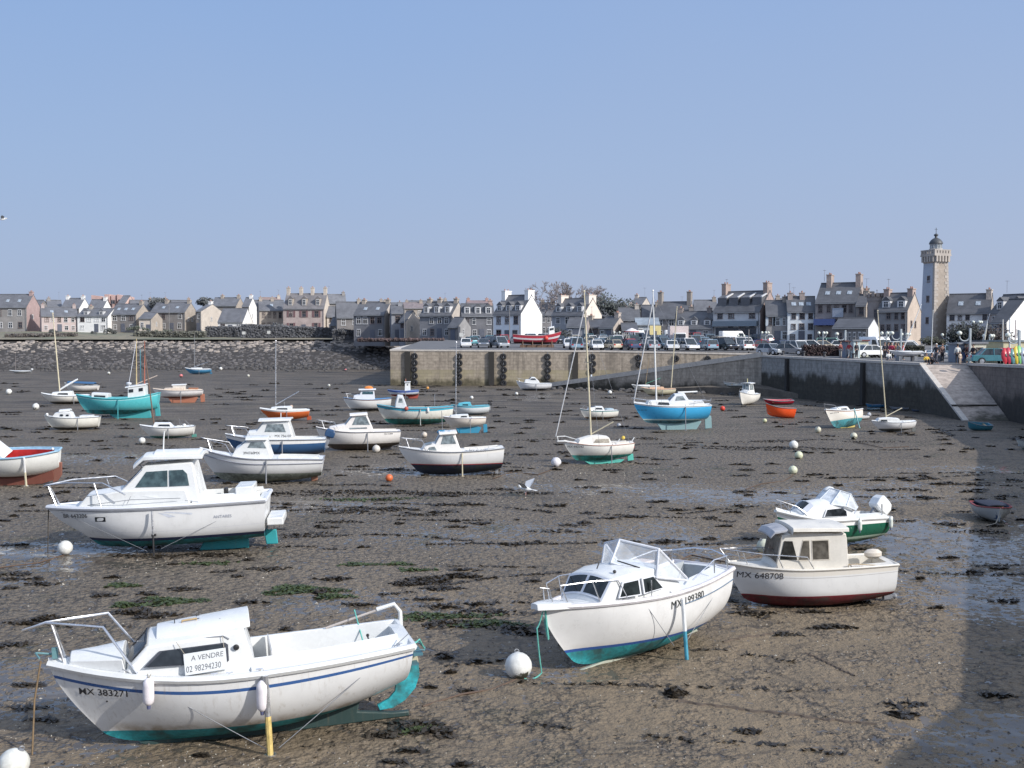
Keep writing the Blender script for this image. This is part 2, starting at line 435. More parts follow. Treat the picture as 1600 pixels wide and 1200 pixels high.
    def mast(s, t, h, mat, r=.011, lean=0, top=None, base=0.0, stays=True, sp=.12, spread=True, bow=(1.0, 0, 0.01), r2=None, wiremat=None):
        L = s.L; b = MB(); p0 = s.p3(t, 0, base); p1 = p0 + Vector((lean * h, 0, h)); s.mtop = p1; s.mfoot = p0
        b.tube([p0, p0.lerp(p1, .5), p1], [r * L, r * L, (r2 or r * .65) * L], 8); 
        b.lathe([(r * L * 1.3, 0), (r * L * 1.3, .01 * L), (r * L * .7, .02 * L)], 8, tuple(p1))
        o = b.build('mast', mat, s.root)
        if spread:
            q = p0.lerp(p1, .52); MB().tube([q + Vector((0, -sp * L, 0)), q, q + Vector((0, sp * L, 0))], r * L * .35, 5).build('spreader', mat, o)
        if stays:
            s.stay([(p0.lerp(p1, .96), s.p3(*bow)), (p0.lerp(p1, .97), s.p3(.02, 0, .01)), (p0.lerp(p1, .95), s.p3(t - .04, .95, 0)), (p0.lerp(p1, .95), s.p3(t - .04, -.95, 0))], mat=wiremat)
        return o
    def boom(s, ln, rise, mat, r=.008, sail=None, z=.1, swing=0):
        L = s.L; p0 = s.mfoot + Vector((-.01 * L, 0, z * L)); p1 = p0 + Vector((-ln * L * math.cos(swing), ln * L * math.sin(swing), rise * L))
        o = MB().tube([p0, p1], r * L, 8).build('boom', mat, s.root)
        if sail:
            b = MB(); n = 8; b.tube([p0.lerp(p1, i / n) + Vector((0, 0, .012 * L)) for i in range(n + 1)], [(.008 + .012 * math.sin(math.pi * (i + .6) / (n + 1.2)) + .003 * (i % 2)) * L for i in range(n + 1)], 8)
            b.build('furled_sail', sail, o)
        return o
    def text(s, txt, t0, z0, size, on=None, name='registration_number', mat=None, shear=0.0, side=1, bold=.0, slope=0.0, off=.0022):
        """lettering laid on the hull (on=None) or a cabin side, reading from bow to stern"""
        L = s.L; v, f = text_geo(txt, size * L, shear, bold, sub=size * L * .35); b = MB(); vs = []; 
        for a, c in v:
            x = s.X(t0) - a; z = z0 * L + c + slope * a
            y = on.hy(x, z) if on else s.yx(x, z)
            vs.append((x, side * (y + off * L), z))
        b.add(vs, f); me = b.build(name, mat or MTEXT, s.root if not on else on.o, smooth=False); return me
    def fin(s, poly, mat, th=.012, name='keel'):
        """poly in (t, z/L) side view"""
        b = MB(); b.prism([(s.X(t), z * s.L) for t, z in poly], -th * s.L / 2, th * s.L / 2); b.uv = [(0, .1)] * len(b.v)
        return b.build(name, mat, s.root, bevel=.004 * s.L)
    def outboard(s, cowl, t=-.02, h=.1, tilt=.5, leg=None, y=0, sc=.1):
        L = s.L; q = sc * L; c = s.p3(t, 0, h); c.y = y * L
        e = empty('outboard_motor', tuple(c), (0, tilt, 0)); e.parent = s.root
        b = MB(); vs = []
        for z, kx, ky in ((-.1, .8, .8), (.05, 1, 1), (.6, 1.05, 1), (.95, .85, .85), (1.1, .5, .55)):
            for x, yy in ((-.8, -.42), (-.72, -.5), (.50, -.5), (.6, -.42), (.6, .42), (.50, .5), (-.72, .5), (-.8, .42)):
                vs.append((x * kx * q, yy * ky * q, z * q))
        fs = [(i * 8 + j, i * 8 + (j + 1) % 8, (i + 1) * 8 + (j + 1) % 8, (i + 1) * 8 + j) for i in range(4) for j in range(8)] + [tuple(range(8))[::-1], tuple(range(32, 40))]
        b.add(vs, fs); b.build('cowl', cowl, e, bevel=.012, angle=22)
        b = MB(); b.prism([(-.35 * q, -.1 * q), (.3 * q, -.1 * q), (.2 * q, -1.5 * q), (.35 * q, -1.9 * q), (-.45 * q, -1.8 * q), (-.3 * q, -1.5 * q)], -.12 * q, .12 * q)
        b.tube([(-.5 * q, 0, -1.6 * q), (.5 * q, 0, -1.6 * q)], .15 * q, 8); b.build('drive_leg', leg or MGREY, e, bevel=.006)
        b = MB()
        for k in range(3):
            a = k * 2.094; b.box((-.58 * q, .22 * q * math.cos(a), -1.6 * q + .22 * q * math.sin(a)), (.04 * q, .34 * q, .2 * q), 0)
        b.build('propeller', MBLK, e); return e
    def bench(s, t0, t1, y0, y1, h, mat, th=.02, name='bench'):
        b = MB(); L = s.L; x = (s.X(t0) + s.X(t1)) / 2; w = s.B / 2
        b.box((x, (y0 + y1) / 2 * w, s.zs((t0 + t1) / 2) + h * L), (abs(s.X(t1) - s.X(t0)), abs(y1 - y0) * w, th * L)); return b.build(name, mat, s.root, bevel=.006 * L / 5)
    def screen(s, base, top, mat, fmat, r=.004, ends=True):
        """wrap-round windscreen: base/top lists of (t, y, h)"""
        bp, tp = [s.p3(*q) for q in base], [s.p3(*q) for q in top]; fb = MB()
        fr = MB(); fr.tube(tp, r * s.L, 6); fr.tube(bp, r * s.L, 6)
        for a, c in zip(bp, tp): fr.tube([a, c], r * s.L, 6)
        o = fr.build('windscreen_frame', fmat, s.root)
        for i in range(len(bp) - 1): MB().quad(bp[i], bp[i + 1], tp[i + 1], tp[i]).build('windscreen_pane', mat, o, smooth=False)
        return o
    def done(s):
        bpy.context.view_layer.update()
        PROJ.append((s.root, s.exp)); return s
# ================================================================== THE BOATS
TEAL = (.03, .36, .40); TEALD = (.03, .27, .30); NAVY = (.03, .06, .16); BLUES = (.05, .14, .36)
def keel_mat(c, seed=0): return hull_mat(c, c, -9, dirt=.7, rough=.6, seed=seed)
# ---- 1: big white fishing cruiser for sale, front left
b = Boat('white cabin boat in the foreground with a for-sale board and bright teal rudder', 97, 652, 1142, 196, name='cabin_boat',
         B=.36, zs=(.235, .222, .275), zk=(.10, .01, .06), zw=.064, rake=.13, ws=.80, tm=.42, pw=2.2, ns=2.6, pitch=2.8, sink=.05, hi=True, nb=1.1, m2b=.95)
b.hull(hull_mat(WHITE, TEAL, b.zw, stripe=((.035, .10, .27), .80, .845), dirt=.95, L=b.L))
b.deck(MW, (.035, .46), .30, .075, .03, camb=.02)
b.strake(MW, .011, 1.0, .2)
b.strake(M((.33, .33, .36), .5), .0035, .965, 1.2, name='rubbing_strip')
c0 = b.cabin([(.955, -.01), (.94, .018), (.80, .045), (.79, -.01)], .8, .66, MW, .1, .02, name='fore_trunk')
c = b.cabin([(.80, -.01), (.785, .025), (.735, .080), (.60, .098), (.475, .110), (.45, .02), (.445, -.01)], .70, .80, MW, .28, .02,
        wins=[[(.735, .030), (.693, .069), (.535, .080), (.527, .075), (.527, .038), (.535, .033)]], frame=M((.05, .055, .07), .4, name='window_seal'),
        fronts=[(1, .12, .92, -.86, -.06), (1, .12, .92, .06, .86)], bevel=.03)
b.roof([(.71, .082), (.60, .099), (.455, .112)], [.42, .46, .50], MW, .014, .02, name='sliding_roof')
b.rail([[(.68, .64, .078), (.66, .62, .092), (.53, .64, .101), (.515, .66, .092)], [(.68, -.64, .078), (.66, -.62, .092), (.53, -.64, .101), (.515, -.66, .092)]], .0022, MGREY, 'grab_rail')
b.rail([[(.755, .93, .0), (.845, .93, .13), (1.0, 1.0, .115), (1.06, 0, .10), (1.0, -1.0, .115), (.845, -.93, .13), (.755, -.93, .0)],
        [(.955, .8, .0), (.985, 1.0, .115)], [(.955, -.8, .0), (.985, -1.0, .115)]], .0037, MALU, 'pulpit_rail')
b.fin([(.48, .03), (.25, .06), (.14, .085), (.155, .02), (.05, .002), (.0, .0), (.0, -.016), (.40, -.01), (.72, -.012), (.78, .02)], keel_mat((.022, .05, .048), 3), .02)  # keel colour darkened to imitate the shade under the hull
rud = [(-.004, .20), (.004, .145), (.045, .122), (.036, .085), (.038, .065), (.056, .045), (.088, .030), (.082, .012), (.045, .014), (.012, .032), (-.018, .065), (-.032, .105), (-.030, .15), (-.022, .20)]
rb = MB(); rb.prism([(b.X(t * 1.12 - .003), z * b.L) for t, z in rud], -.025, .025); rb.uv = [(0, .1)] * len(rb.v)
rb.build('rudder', hull_mat((.55, .52, .38), (.035, .52, .60), .14 * b.L, dirt=.3, L=b.L), b.root, bevel=.01)
mb = MB()
for k in range(2):
    mb.box((b.X(.115), .03 * math.cos(k * math.pi) , .075 * b.L + .09 * math.sin(math.pi / 2 + k * math.pi)), (.03, .06, .16), 0)
mb.tube([(b.X(.20), 0, .08 * b.L), (b.X(.11), 0, .075 * b.L)], .022, 6); mb.build('propeller', MBLK, b.root)
b.leg(.425, MALU, .0085, .0, .018, mat2=M((.60, .45, .16), .6, .3, 9, name='yellow_leg_paint'))
b.text('MX 383271', .925, .186, .029, slope=-.03, bold=.0015)
MB().ball((b.X(.85), b.yx(b.X(.85), .165 * b.L) + .004, .165 * b.L), .016, 6).build('drain_hole', MBLK, b.root)
b.bench(.27, .40, -.72, -.28, -.075, MW, .02); b.bench(.06, .20, -.6, .6, -.07, MW, .02)
b.bench(.275, .345, -.30, -.27, -.095, MWOOD, .04, 'locker_door'); 
MB().box((b.X(.40), 0, b.zs(.40) - .05), (.02, 1.0, .5)).build('companionway_hatch', M((.5, .5, .5), .5), b.root)
MB().tube([b.p3(.22, -.95, .012), b.p3(.05, -.96, .05)], .02, 6).build('boathook', M((.45, .40, .36), .5, name='grey_rail'), b.root)
MB().tube([b.p3(.06, -.96, .05), b.p3(.005, -.96, .06), b.p3(-.012, -.94, .035), b.p3(-.012, -.94, -.06)], .035, 8).build('stern_bracket', MW, b.root)
MB().tube([b.p3(.09, -.1, -.06), b.p3(.11, -.1, .005)], .014, 6).ball(b.p3(.11, -.1, .01), .028, 8).build('tiller', MBLK, b.root)
br = MB(); br.tube([b.p3(.0, .3, -.03), b.p3(-.05, .3, -.045), b.p3(-.06, .0, -.05), b.p3(-.05, -.3, -.045), b.p3(.0, -.3, -.03)], .014, 6); br.box(b.p3(-.03, 0, -.055), (.15, .5, .04)); br.box(b.p3(-.02, .12, -.085), (.12, .3, .02)); br.build('outboard_bracket', M((.06, .16, .20), .5), b.root)
for t, y in ((.66, .1), (.60, .12), (.60, -.1), (.53, .25), (.53, .0)): MB().tube([b.p3(t, y, .112), b.p3(t, y, .134)], .007, 5).tube([b.p3(t - .008, y, .134), b.p3(t + .008, y, .134)], .006, 5).build('roof_cleat', MBLK, b.root)
b.rail([[(.64, .14, .116), (.64, .14, .130), (.60, .14, .135), (.60, .14, .123)]], .003, MWOOD, 'roof_handle')
MB().lathe([(.035, 0), (.045, .05), (.02, .06)], 10, axis='x').build('porthole', MBLK, c.o, loc=(b.X(.497), c.hy(b.X(.497), b.zs(.497) + .07 * b.L) + .0, b.zs(.497) + .07 * b.L), rot=(0, 0, R(90)))
for t, y in ((.93, 0), (.80, .9), (.44, .97), (.04, .9), (.56, .97), (.52, .97)):
    p = b.p3(t, y, .02 if t > .9 else .008); cl = MB(); cl.tube([p + Vector((-.05, 0, .03)), p + Vector((.05, 0, .03))], .012, 6); cl.tube([p, p + Vector((0, 0, .03))], .014, 6); cl.build('mooring_cleat', MSTEEL, b.root)
anc = MB(); p = b.p3(1.0, 0, .02)
anc.tube([p + Vector((-.1, 0, .02)), p + Vector((.16, 0, .07))], .016, 6); anc.tube([p + Vector((.1, -.14, .02)), p + Vector((.17, 0, .07)), p + Vector((.1, .14, .02))], .014, 6); anc.box(p + Vector((-.1, .04, .05)), (.08, .05, .16)); anc.build('bow_roller', M((.12, .25, .27), .6), b.root)
B1 = b.done()
def fender(bo, t, v, top, length, r, label, mat=None):
    p = bo.P(t, v, 1); L = bo.L; q = bo.Mw @ (p + Vector((0, r + .03, 0)))
    e = empty('boat_fender', (q.x, q.y, q.z - length / 2), (0, 0, 0), label, 'fender')
    h = length
    MB().lathe([(r * .25, 0), (r * .6, h * .04), (r * .95, h * .14), (r, h * .3), (r, h * .7), (r * .95, h * .86), (r * .55, h * .96), (r * .25, h)], 14).build('fender_body', mat or M((.74, .70, .72), .45, .12, 9, name='white_vinyl'), e)
    MB().lathe([(r * .3, -.05), (r * .4, 0), (r * .2, .02)], 10).build('fender_tip', M((.10, .11, .20), .5), e)
    tp = bo.Mw @ bo.p3(t, top, .012); tl = tp - e.location
    MB().tube([(0, 0, h), tl], .008, 5).tube([(.01, 0, h), tl + Vector((.05, 0, 0))], .006, 5).build('fender_rope', MROPE, e); return e
fender(b, .735, .86, .97, .40, .08, 'white sausage fender hanging nearer the bow of the boat for sale')
fender(b, .437, .74, .97, .46, .085, 'white sausage fender hanging beside the prop leg of the for-sale boat')
# the for-sale board hung on the cabin side
def sale_board():
    bo = B1; t0, h0 = .638, .012; w_, h_ = .60, .31
    x0 = bo.X(t0); zc = bo.zs(.58) + .040 * bo.L
    e = empty('for_sale_sign', label='white hand-lettered board reading A VENDRE with a phone number, hung on the cabin', cat='sign')
    e.matrix_world = bo.Mw @ Matrix.Translation((x0 - w_ / 2, c.hy(x0 - w_ / 2, zc) + .045, zc)) @ Matrix.Rotation(R(180), 4, 'Z') @ Matrix.Rotation(R(-15), 4, 'X') @ Matrix.Rotation(R(-2), 4, 'Y')
    MB().box((0, 0, 0), (w_, .012, h_)).build('board', M((.60, .62, .62), .6, .05), e, bevel=.004)
    for txt, sz, dx, dz in (('A VENDRE', .098, -.20, .04), ('02 98294230', .118, -.285, -.115)):
        v, f = text_geo(txt, sz, .12, .0); q = MB(); q.add([(x * (1.0 if sz < .1 else .80) + dx, -.0075, z * 1.05 + dz) for x, z in v], f); q.build('lettering', M((.09, .095, .11), .7, name='marker_lettering'), e, smooth=False)
    MB().tube([(-.28, -.005, .15), (-.38, -.0, .34)], .005, 5).build('hanging_string', MROPE, e); MB().tube([(.28, -.005, .15), (.27, 0, .33)], .005, 5).build('hanging_string', MROPE, e)
sale_board()

# ---- 2: cruiser with tall wheelhouse, mid left
b = Boat('white motor cruiser with tall raked wheelhouse and teal bottom, dark buoy under its bow', 82, 424, 858, 188, name='motor_cruiser',
         B=.34, zs=(.235, .232, .237), zk=(.045, .03, .075), zw=.072, rake=.20, ws=.92, tm=.4, pw=2.6, ns=4.2, m2s=2.2, pitch=2.2, sink=.05, hi=True, nb=1.15, m2b=.8)
b.hull(hull_mat(WHITE, TEALD, b.zw, boot=((.02, .03, .08), .014), stripe=((.6, .6, .62), .43, .442), stripe2=((.30, .33, .36), .965, .985), dirt=.25, L=b.L))
b.deck(MW, (.03, .33), .45, .07, .035, camb=.012)
b.strake(MWB, .010, 1.0, .3)
b.strake(M((.3, .31, .34), .5), .003, .94, 1.2, name='rubbing_strip')
b.cabin([(.86, -.01), (.80, .052), (.64, .072), (.60, .072), (.36, .066), (.335, -.01)], .62, .82, MW, .22, .014, name='coachroof', bevel=.025)
c = b.cabin([(.655, .06), (.65, .072), (.545, .178), (.33, .185), (.325, .175), (.30, .03), (.29, -.0)], .66, .80, MW, .22, .01, name='wheelhouse',
        wins=[[(.585, .085), (.535, .152), (.44, .154), (.44, .082)], [(.432, .082), (.432, .154), (.37, .154), (.352, .135), (.343, .082)]], fronts=[(1, .10, .86, -.9, -.04), (1, .10, .86, .04, .9)], glass=glass_mat((.05, .08, .085), .07), bevel=.03)
b.roof([(.595, .165), (.545, .205), (.50, .207), (.28, .2)], [.46, .56, .60, .62], MW, .016, .014)
b.roof([(.50, .222), (.30, .216)], [.44, .46], MW, .012, .012, name='sliding_hatch')
b.rail([[(.60, .0, .185), (.545, .62, .178)], [(.63, .6, .09), (.55, .62, .166)]], .003, MALU, 'windscreen_post')
b.rail([[(.62, .94, .06), (.72, .96, .115), (.9, 1.0, .115), (1.0, 1.2, .10), (1.01, 0, .095), (1.0, -1.2, .10), (.9, -1, .115), (.72, -.96, .115), (.62, -.94, .06)], [(.73, .96, 0), (.76, .96, .115)], [(.73, -.96, 0), (.76, -.96, .115)],
        [(.95, .8, 0), (.99, 1.1, .10)], [(.95, -.8, 0), (.99, -1.1, .10)]], .0034, MALU)
b.rail([[(.80, .80, .012), (.60, .84, .034), (.38, .86, .03)]], .0016, MGREY, 'grab_rail'); b.rail([[(.62, .85, .012), (.60, .80, .05)], [(.36, .9, .02), (.30, .95, .01)]], .0012, MGREY, 'grab_rail_stay')
b.rail([[(.47, .1, .20), (.462, .1, .30), (.458, .1, .33)]], .0035, MW, 'radio_aerial')
MB().box(b.p3(.28, 0, .0), (.03, 1.5, .1)).build('cockpit_coaming', MW, b.root)
MB().box(b.p3(.10, 0, .035), (.5, 1.3, .30)).build('motor_box', MW, b.root, bevel=.03)
MB().box(b.p3(.20, -.3, .025), (.12, .2, .2)).build('helm_seat', MBLK, b.root, bevel=.03)
MB().box((b.X(-.035), 0, .125 * b.L), (.075 * b.L, b.B * .7, .035 * b.L), 0, 0).build('swim_platform', MW, b.root, bevel=.03)
b.fin([(.30, .05), (.10, .055), (.10, -.01), (.33, -.01)], keel_mat(TEALD, 5), .02)
b.fin([(.03, .07), (-.03, .07), (-.035, .0), (.02, .0)], keel_mat((.03, .33, .36), 6), .012, 'rudder')
b.leg(.50, MALU, .0045, -.015, .02, mat2=MBLK)
MB().box((b.X(.50), b.w(.5) + .04, .105 * b.L), (.12, .10, .06)).build('leg_bracket', MBLK, b.root)
b.text('BR 643206', .925, .185, .028, slope=.045)
b.text('ANTARES', .235, .165, .019, name='boat_name', mat=M((.32, .34, .40), .5))
bb = MB(); bb.add([(b.X(t), b.yx(b.X(t), z * b.L) + .006, z * b.L) for t, z in ((.765, .172), (.765, .194), (.715, .194), (.715, .172))], [(0, 1, 2, 3)]); bb.build('porthole', MGLASS, b.root, smooth=False)
bb = MB(); bb.add([(b.X(t), b.yx(b.X(t), z * b.L) + .004, z * b.L) for t, z in ((.772, .166), (.772, .199), (.708, .199), (.708, .166))], [(0, 1, 2, 3)]); bb.build('porthole_frame', MW, b.root, smooth=False)
for pts in (((.48, .205), (.43, .18), (.40, .183), (.44, .198)), ((.455, .204), (.33, .188), (.325, .195), (.44, .208))): bb = MB(); bb.add([(b.X(t), b.yx(b.X(t), z * b.L) + .006, z * b.L) for t, z in pts], [(0, 1, 2, 3)]); bb.build('side_emblem', M((.55, .58, .64), .4), b.root, smooth=False)
B2 = b.done()

# ---- 3: white cabin boat with wrap windscreen, centre right foreground
b = Boat('white cabin boat with clear wrap-around windscreen, its bow roped to a round buoy', 846, 1124, 1020, 223, name='cabin_boat', L=4.75,
         B=.37, zs=(.300, .256, .268), zk=(.07, .0, .05), zw=.074, rake=.15, ws=.86, tm=.35, pw=2.2, ns=2.8, roll=3, pitch=-.5, sink=.03, hi=True, nb=1.15, m2b=.68, m2s=1.7)
b.hull(hull_mat(WHITE, TEAL, b.zw, boot=((.03, .09, .30), .012), dirt=.35, L=b.L))
b.deck(MW, (.03, .42), .35, .08, .02, inner=MGREYD, camb=.01)
b.strake(M((.62, .60, .62), .4), .010, 1.0, .3)
b.strake(M((.10, .16, .24), .4), .0022, .80, 1.0, t0=.0, t1=.40, name='pinstripe')
b.roof([(.90, -.008), (.97, -.006), (1.035, -.004)], [.35, .27, .10], MW, .022, .004, name='bow_platform')
c = b.cabin([(.80, -.01), (.785, .0), (.72, .088), (.62, .104), (.45, .104), (.36, .03), (.35, -.02)], .80, .86, MW, .16, .018,
        wins=[[(.70, .020), (.675, .070), (.605, .075), (.605, .022)], [(.575, .023), (.575, .075), (.515, .077), (.47, .028)]], fronts=[(1, .18, .86, -.92, -.06), (1, .18, .86, .06, .92)], glass=glass_mat((.022, .028, .03), .06), frame=MWB, bevel=.03)
b.screen([(.335, .92, .035), (.50, .84, .072), (.60, 0, .130), (.50, -.84, .072), (.335, -.92, .035)],
         [(.335, .92, .045), (.475, .80, .182), (.545, 0, .215), (.475, -.80, .182), (.335, -.92, .045)], MCLEAR, M((.66, .68, .72), .3, name='windscreen_alloy'), .005)
MB().box(b.p3(.40, -.28, .07), (.34, .5, .26)).build('helm_console', MW, b.root, bevel=.04)
MB().box(b.p3(.43, .12, .115), (.30, .35, .05)).build('dashboard', M((.7, .58, .50), .5), b.root, bevel=.02)
b.rail([[(.66, .96, .0), (.70, .9, .085), (.80, .93, .09), (.93, .95, .08)], [(.66, -.96, .0), (.70, -.9, .085), (.80, -.93, .09), (.93, -.95, .08)], [(.93, .95, .08), (.90, .9, 0)], [(.93, -.95, .08), (.90, -.9, 0)], [(.81, .93, .09), (.78, .95, 0)], [(.81, -.93, .09), (.78, -.95, 0)], [(.55, .96, 0), (.55, .96, .07)],
        [(.97, .9, .07), (1.0, 0, .075), (.97, -.9, .07), (.955, -.9, .0)], [(.97, .9, .07), (.955, .9, .0)]], .0026, MALU)
b.rail([[(.36, -.92, .05), (.34, -.94, .075), (.14, -.94, .085), (.03, -.92, .06), (.0, -.3, .07), (.0, .3, .07), (.03, .92, .06), (.14, .94, .075), (.30, .94, .03)], [(.14, -.94, .085), (.14, -.94, .02)], [(.03, -.92, .06), (.03, -.92, .0)], [(.03, .92, .06), (.03, .92, .0)], [(.14, .94, .075), (.14, .94, .02)]], .003, MSTEEL, 'cockpit_rail')
MB().tube([b.p3(.70, .1, .118), b.p3(.685, .1, .142)], .012, 6).build('roof_cleat', MBLK, b.root); MB().tube([b.p3(.545, .60, .112), b.p3(.60, .2, .140)], .014, 5).build('wiper', MBLK, b.root)
MB().ball(b.p3(.68, .62, .112), .035, 8).build('navigation_light', MBLK, b.root)
b.leg(.42, M((.72, .74, .74), .4), .008, -.02, .03, mat2=M((.06, .30, .42), .5, .2, 9, name='blue_leg_paint'))
b.text('MX 199380', .455, .198, .045, on=None, slope=.075, mat=M((.05, .055, .05), .5))
b.fin([(.62, .01), (.1, .065), (.06, .02), (.5, -.012), (.8, -.005)], keel_mat((.38, .40, .33), 9), .02)
MB().ball(b.p3(.90, .15, .012), .05, 8, sq=(1.3, 1, .7)).build('deck_cleat', MGREY, b.root)
B3 = b.done()

# ---- 4: cream pilot-house boat
b = Boat('small cream pilot-house boat with dark red bottom and black registration on its bow', 1130, 1394, 941, 186, name='pilot_house_boat',
         B=.36, zs=(.25, .245, .28), zk=(.045, .0, .06), zw=.078, rake=.10, ws=.93, tm=.36, pw=3.0, ns=5.0, m2s=2.6, pitch=1.6, sink=.04, hi=True, nb=1.2, m2b=.9)
b.hull(hull_mat((.74, .735, .715), (.15, .014, .02), b.zw, boot=((.18, .017, .028), .008), stripe=((.40, .39, .38), .795, .808), upper=((.69, .65, .58), .845), dirt=.25, L=b.L))
b.deck(MCREAM, (.04, .28), .4, .06, .01, camb=.01)
b.strake(MCREAM, .008, 1.0, .2)
c = b.cabin([(.755, -.01), (.735, .02), (.695, .195), (.60, .215), (.31, .20), (.305, .17), (.30, .0), (.29, -.02)], .70, .84, MCREAM, .06, .01, name='wheelhouse',
        wins=[[(.60, .055), (.57, .165), (.535, .165), (.535, .055)], [(.515, .055), (.515, .165), (.42, .165), (.42, .055)]],
        fronts=[(1, .08, .90, -.92, .92)], glass=glass_mat((.10, .09, .075), .1), frame=M((.58, .53, .45), .5), bevel=.02)
[MB().add([(b.X(t), sd * (c.hy(b.X(t), b.zs(t) + h * b.L) + .014), b.zs(t) + h * b.L) for t, h in ((.715, .055), (.685, .165), (.635, .165), (.61, .055))], [(0, 1, 2, 3)]).build('quarter_window', glass_mat((.03, .03, .028), .1), c.o, smooth=False) for sd in (1, -1)]
b.roof([(.765, .175), (.74, .205), (.66, .222)], [.66, .70, .72], M((.40, .40, .42), .5), .012, .012, name='roof_visor')
b.roof([(.645, .205), (.64, .225), (.30, .215)], [.88, .90, .92], MCREAM, .022, .012)
b.rail([[(.52, .95, .0), (.56, .95, .075), (.80, .97, .08), (1.04, 0, .085), (.80, -.97, .08), (.56, -.95, .075), (.52, -.95, 0)], [(.70, .96, 0), (.73, .96, .077)], [(.89, .94, 0), (.92, .96, .083)], [(.70, -.96, 0), (.73, -.96, .077)], [(.89, -.94, 0), (.92, -.96, .083)], [(.98, .5, 0), (1.04, 0, .085)]], .0036, MALU)
b.rail([[(.31, .93, .0), (.31, .93, .02), (.26, .93, .02), (.14, .93, .005)]], .003, MWOOD, 'grab_rail')
MB().ball(b.p3(.075, -.1, .035), .16, 10, sq=(1.4, 1, .75)).build('engine_cover', M((.62, .56, .48), .5), b.root)
b.text('MX 648708', .95, .193, .052, slope=.012)
b.text('Sirocco', .305, .252, .026, name='boat_name', mat=M((.35, .30, .27), .5), shear=.2)
MB().box(b.p3(1.01, 0, -.03), (.22, .1, .08)).build('bow_roller', MSTEEL, b.root)
dr = MB(); dr.box((b.X(.0), 0, .045 * b.L), (.16, .12, .3)); dr.box((b.X(-.03), 0, .02 * b.L), (.2, .08, .08)); dr.ball((b.X(-.05), 0, .02 * b.L), .07, 8); dr.build('stern_drive', MGREY, b.root)
b.fin([(.85, .0), (.2, .03), (.15, .0), (.8, -.02)], keel_mat((.10, .012, .016), 2), .02)
b.leg(.45, MGREY, .006, -.1, -.004, sides=(-1,))
B4 = b.done()

# ---- 5: white speedboat with green hull
b = Boat('white speedboat with dark green hull band and tilted white outboard, behind the cream pilot-house boat', 1192, 1394, 850, 205, name='speedboat',
         B=.36, zs=(.20, .215, .30), zk=(.03, .0, .08), zw=.055, rake=.12, ws=.9, tm=.35, pw=2.4, ns=3, roll=1, sink=.03, hi=True, nb=1.2, m2b=.8)
b.hull(hull_mat((.012, .11, .065), (.18, .34, .25), b.zw, upper=((.78, .78, .76), .80), boot=((.45, .58, .48), .022), dirt=.1, L=b.L))
b.deck(MW, (.06, .36), .5, .10, .03, camb=.03)
b.strake(MW, .013, 1.0, .2)
c = b.cabin([(.83, -.01), (.82, .0), (.72, .085), (.50, .115), (.38, .10), (.34, -.01)], .62, .84, MW, .25, .04,
        wins=[[(.635, .022), (.60, .075), (.46, .085), (.43, .06), (.43, .025)]], fronts=[(1, .25, .95, -.9, .9)], frame=MWB, bevel=.03)
b.screen([(.36, .86, .07), (.44, .80, .10), (.555, .60, .115), (.58, 0, .14), (.555, -.60, .115), (.44, -.80, .10), (.36, -.86, .07)],
         [(.32, .74, .09), (.38, .70, .19), (.45, .50, .215), (.47, 0, .225), (.45, -.50, .215), (.38, -.70, .19), (.32, -.74, .09)], clear_mat((.72, .77, .82), .8), M((.6, .64, .68), .3), .005)
b.rail([[(.74, .95, 0), (.86, .95, .07), (.99, 0, .085), (.86, -.95, .07), (.74, -.95, 0)], [(.90, .9, 0), (.92, .9, .075)], [(.90, -.9, 0), (.92, -.9, .075)]], .003, MALU)
b.rail([[(.30, .3, .0), (.24, .3, .08)]], .004, MSTEEL, 'seat_rail'); b.rail([[(.04, .6, 0), (.04, .6, .10)]], .005, MALU, 'stern_post')
b.outboard(M((.74, .75, .74), .3, .06), -.0, .05, -.75, sc=.105)
MB().ball(b.p3(.45, -.2, .20), .16, 10, sq=(1.2, 1, .9)).build('helm_seat', MW, b.root)
MB().box(b.p3(.60, .15, .135), (.3, .02, .03)).build('roof_strap', MBLK, c.o); MB().box(b.p3(.60, -.35, .13), (.02, .3, .03)).build('roof_strap', MBLK, c.o)
B5 = b.done()
for t, s_ in ((.36, 'forward'), (.03, 'aft')):
    fender(b, t, .8, 1.0, .34, .06, 'pale fender hanging %s on the green speedboat' % ('amidships' if s_ == 'forward' else 'at the stern'), M((.70, .74, .68), .45, .1, name='pale_vinyl'))

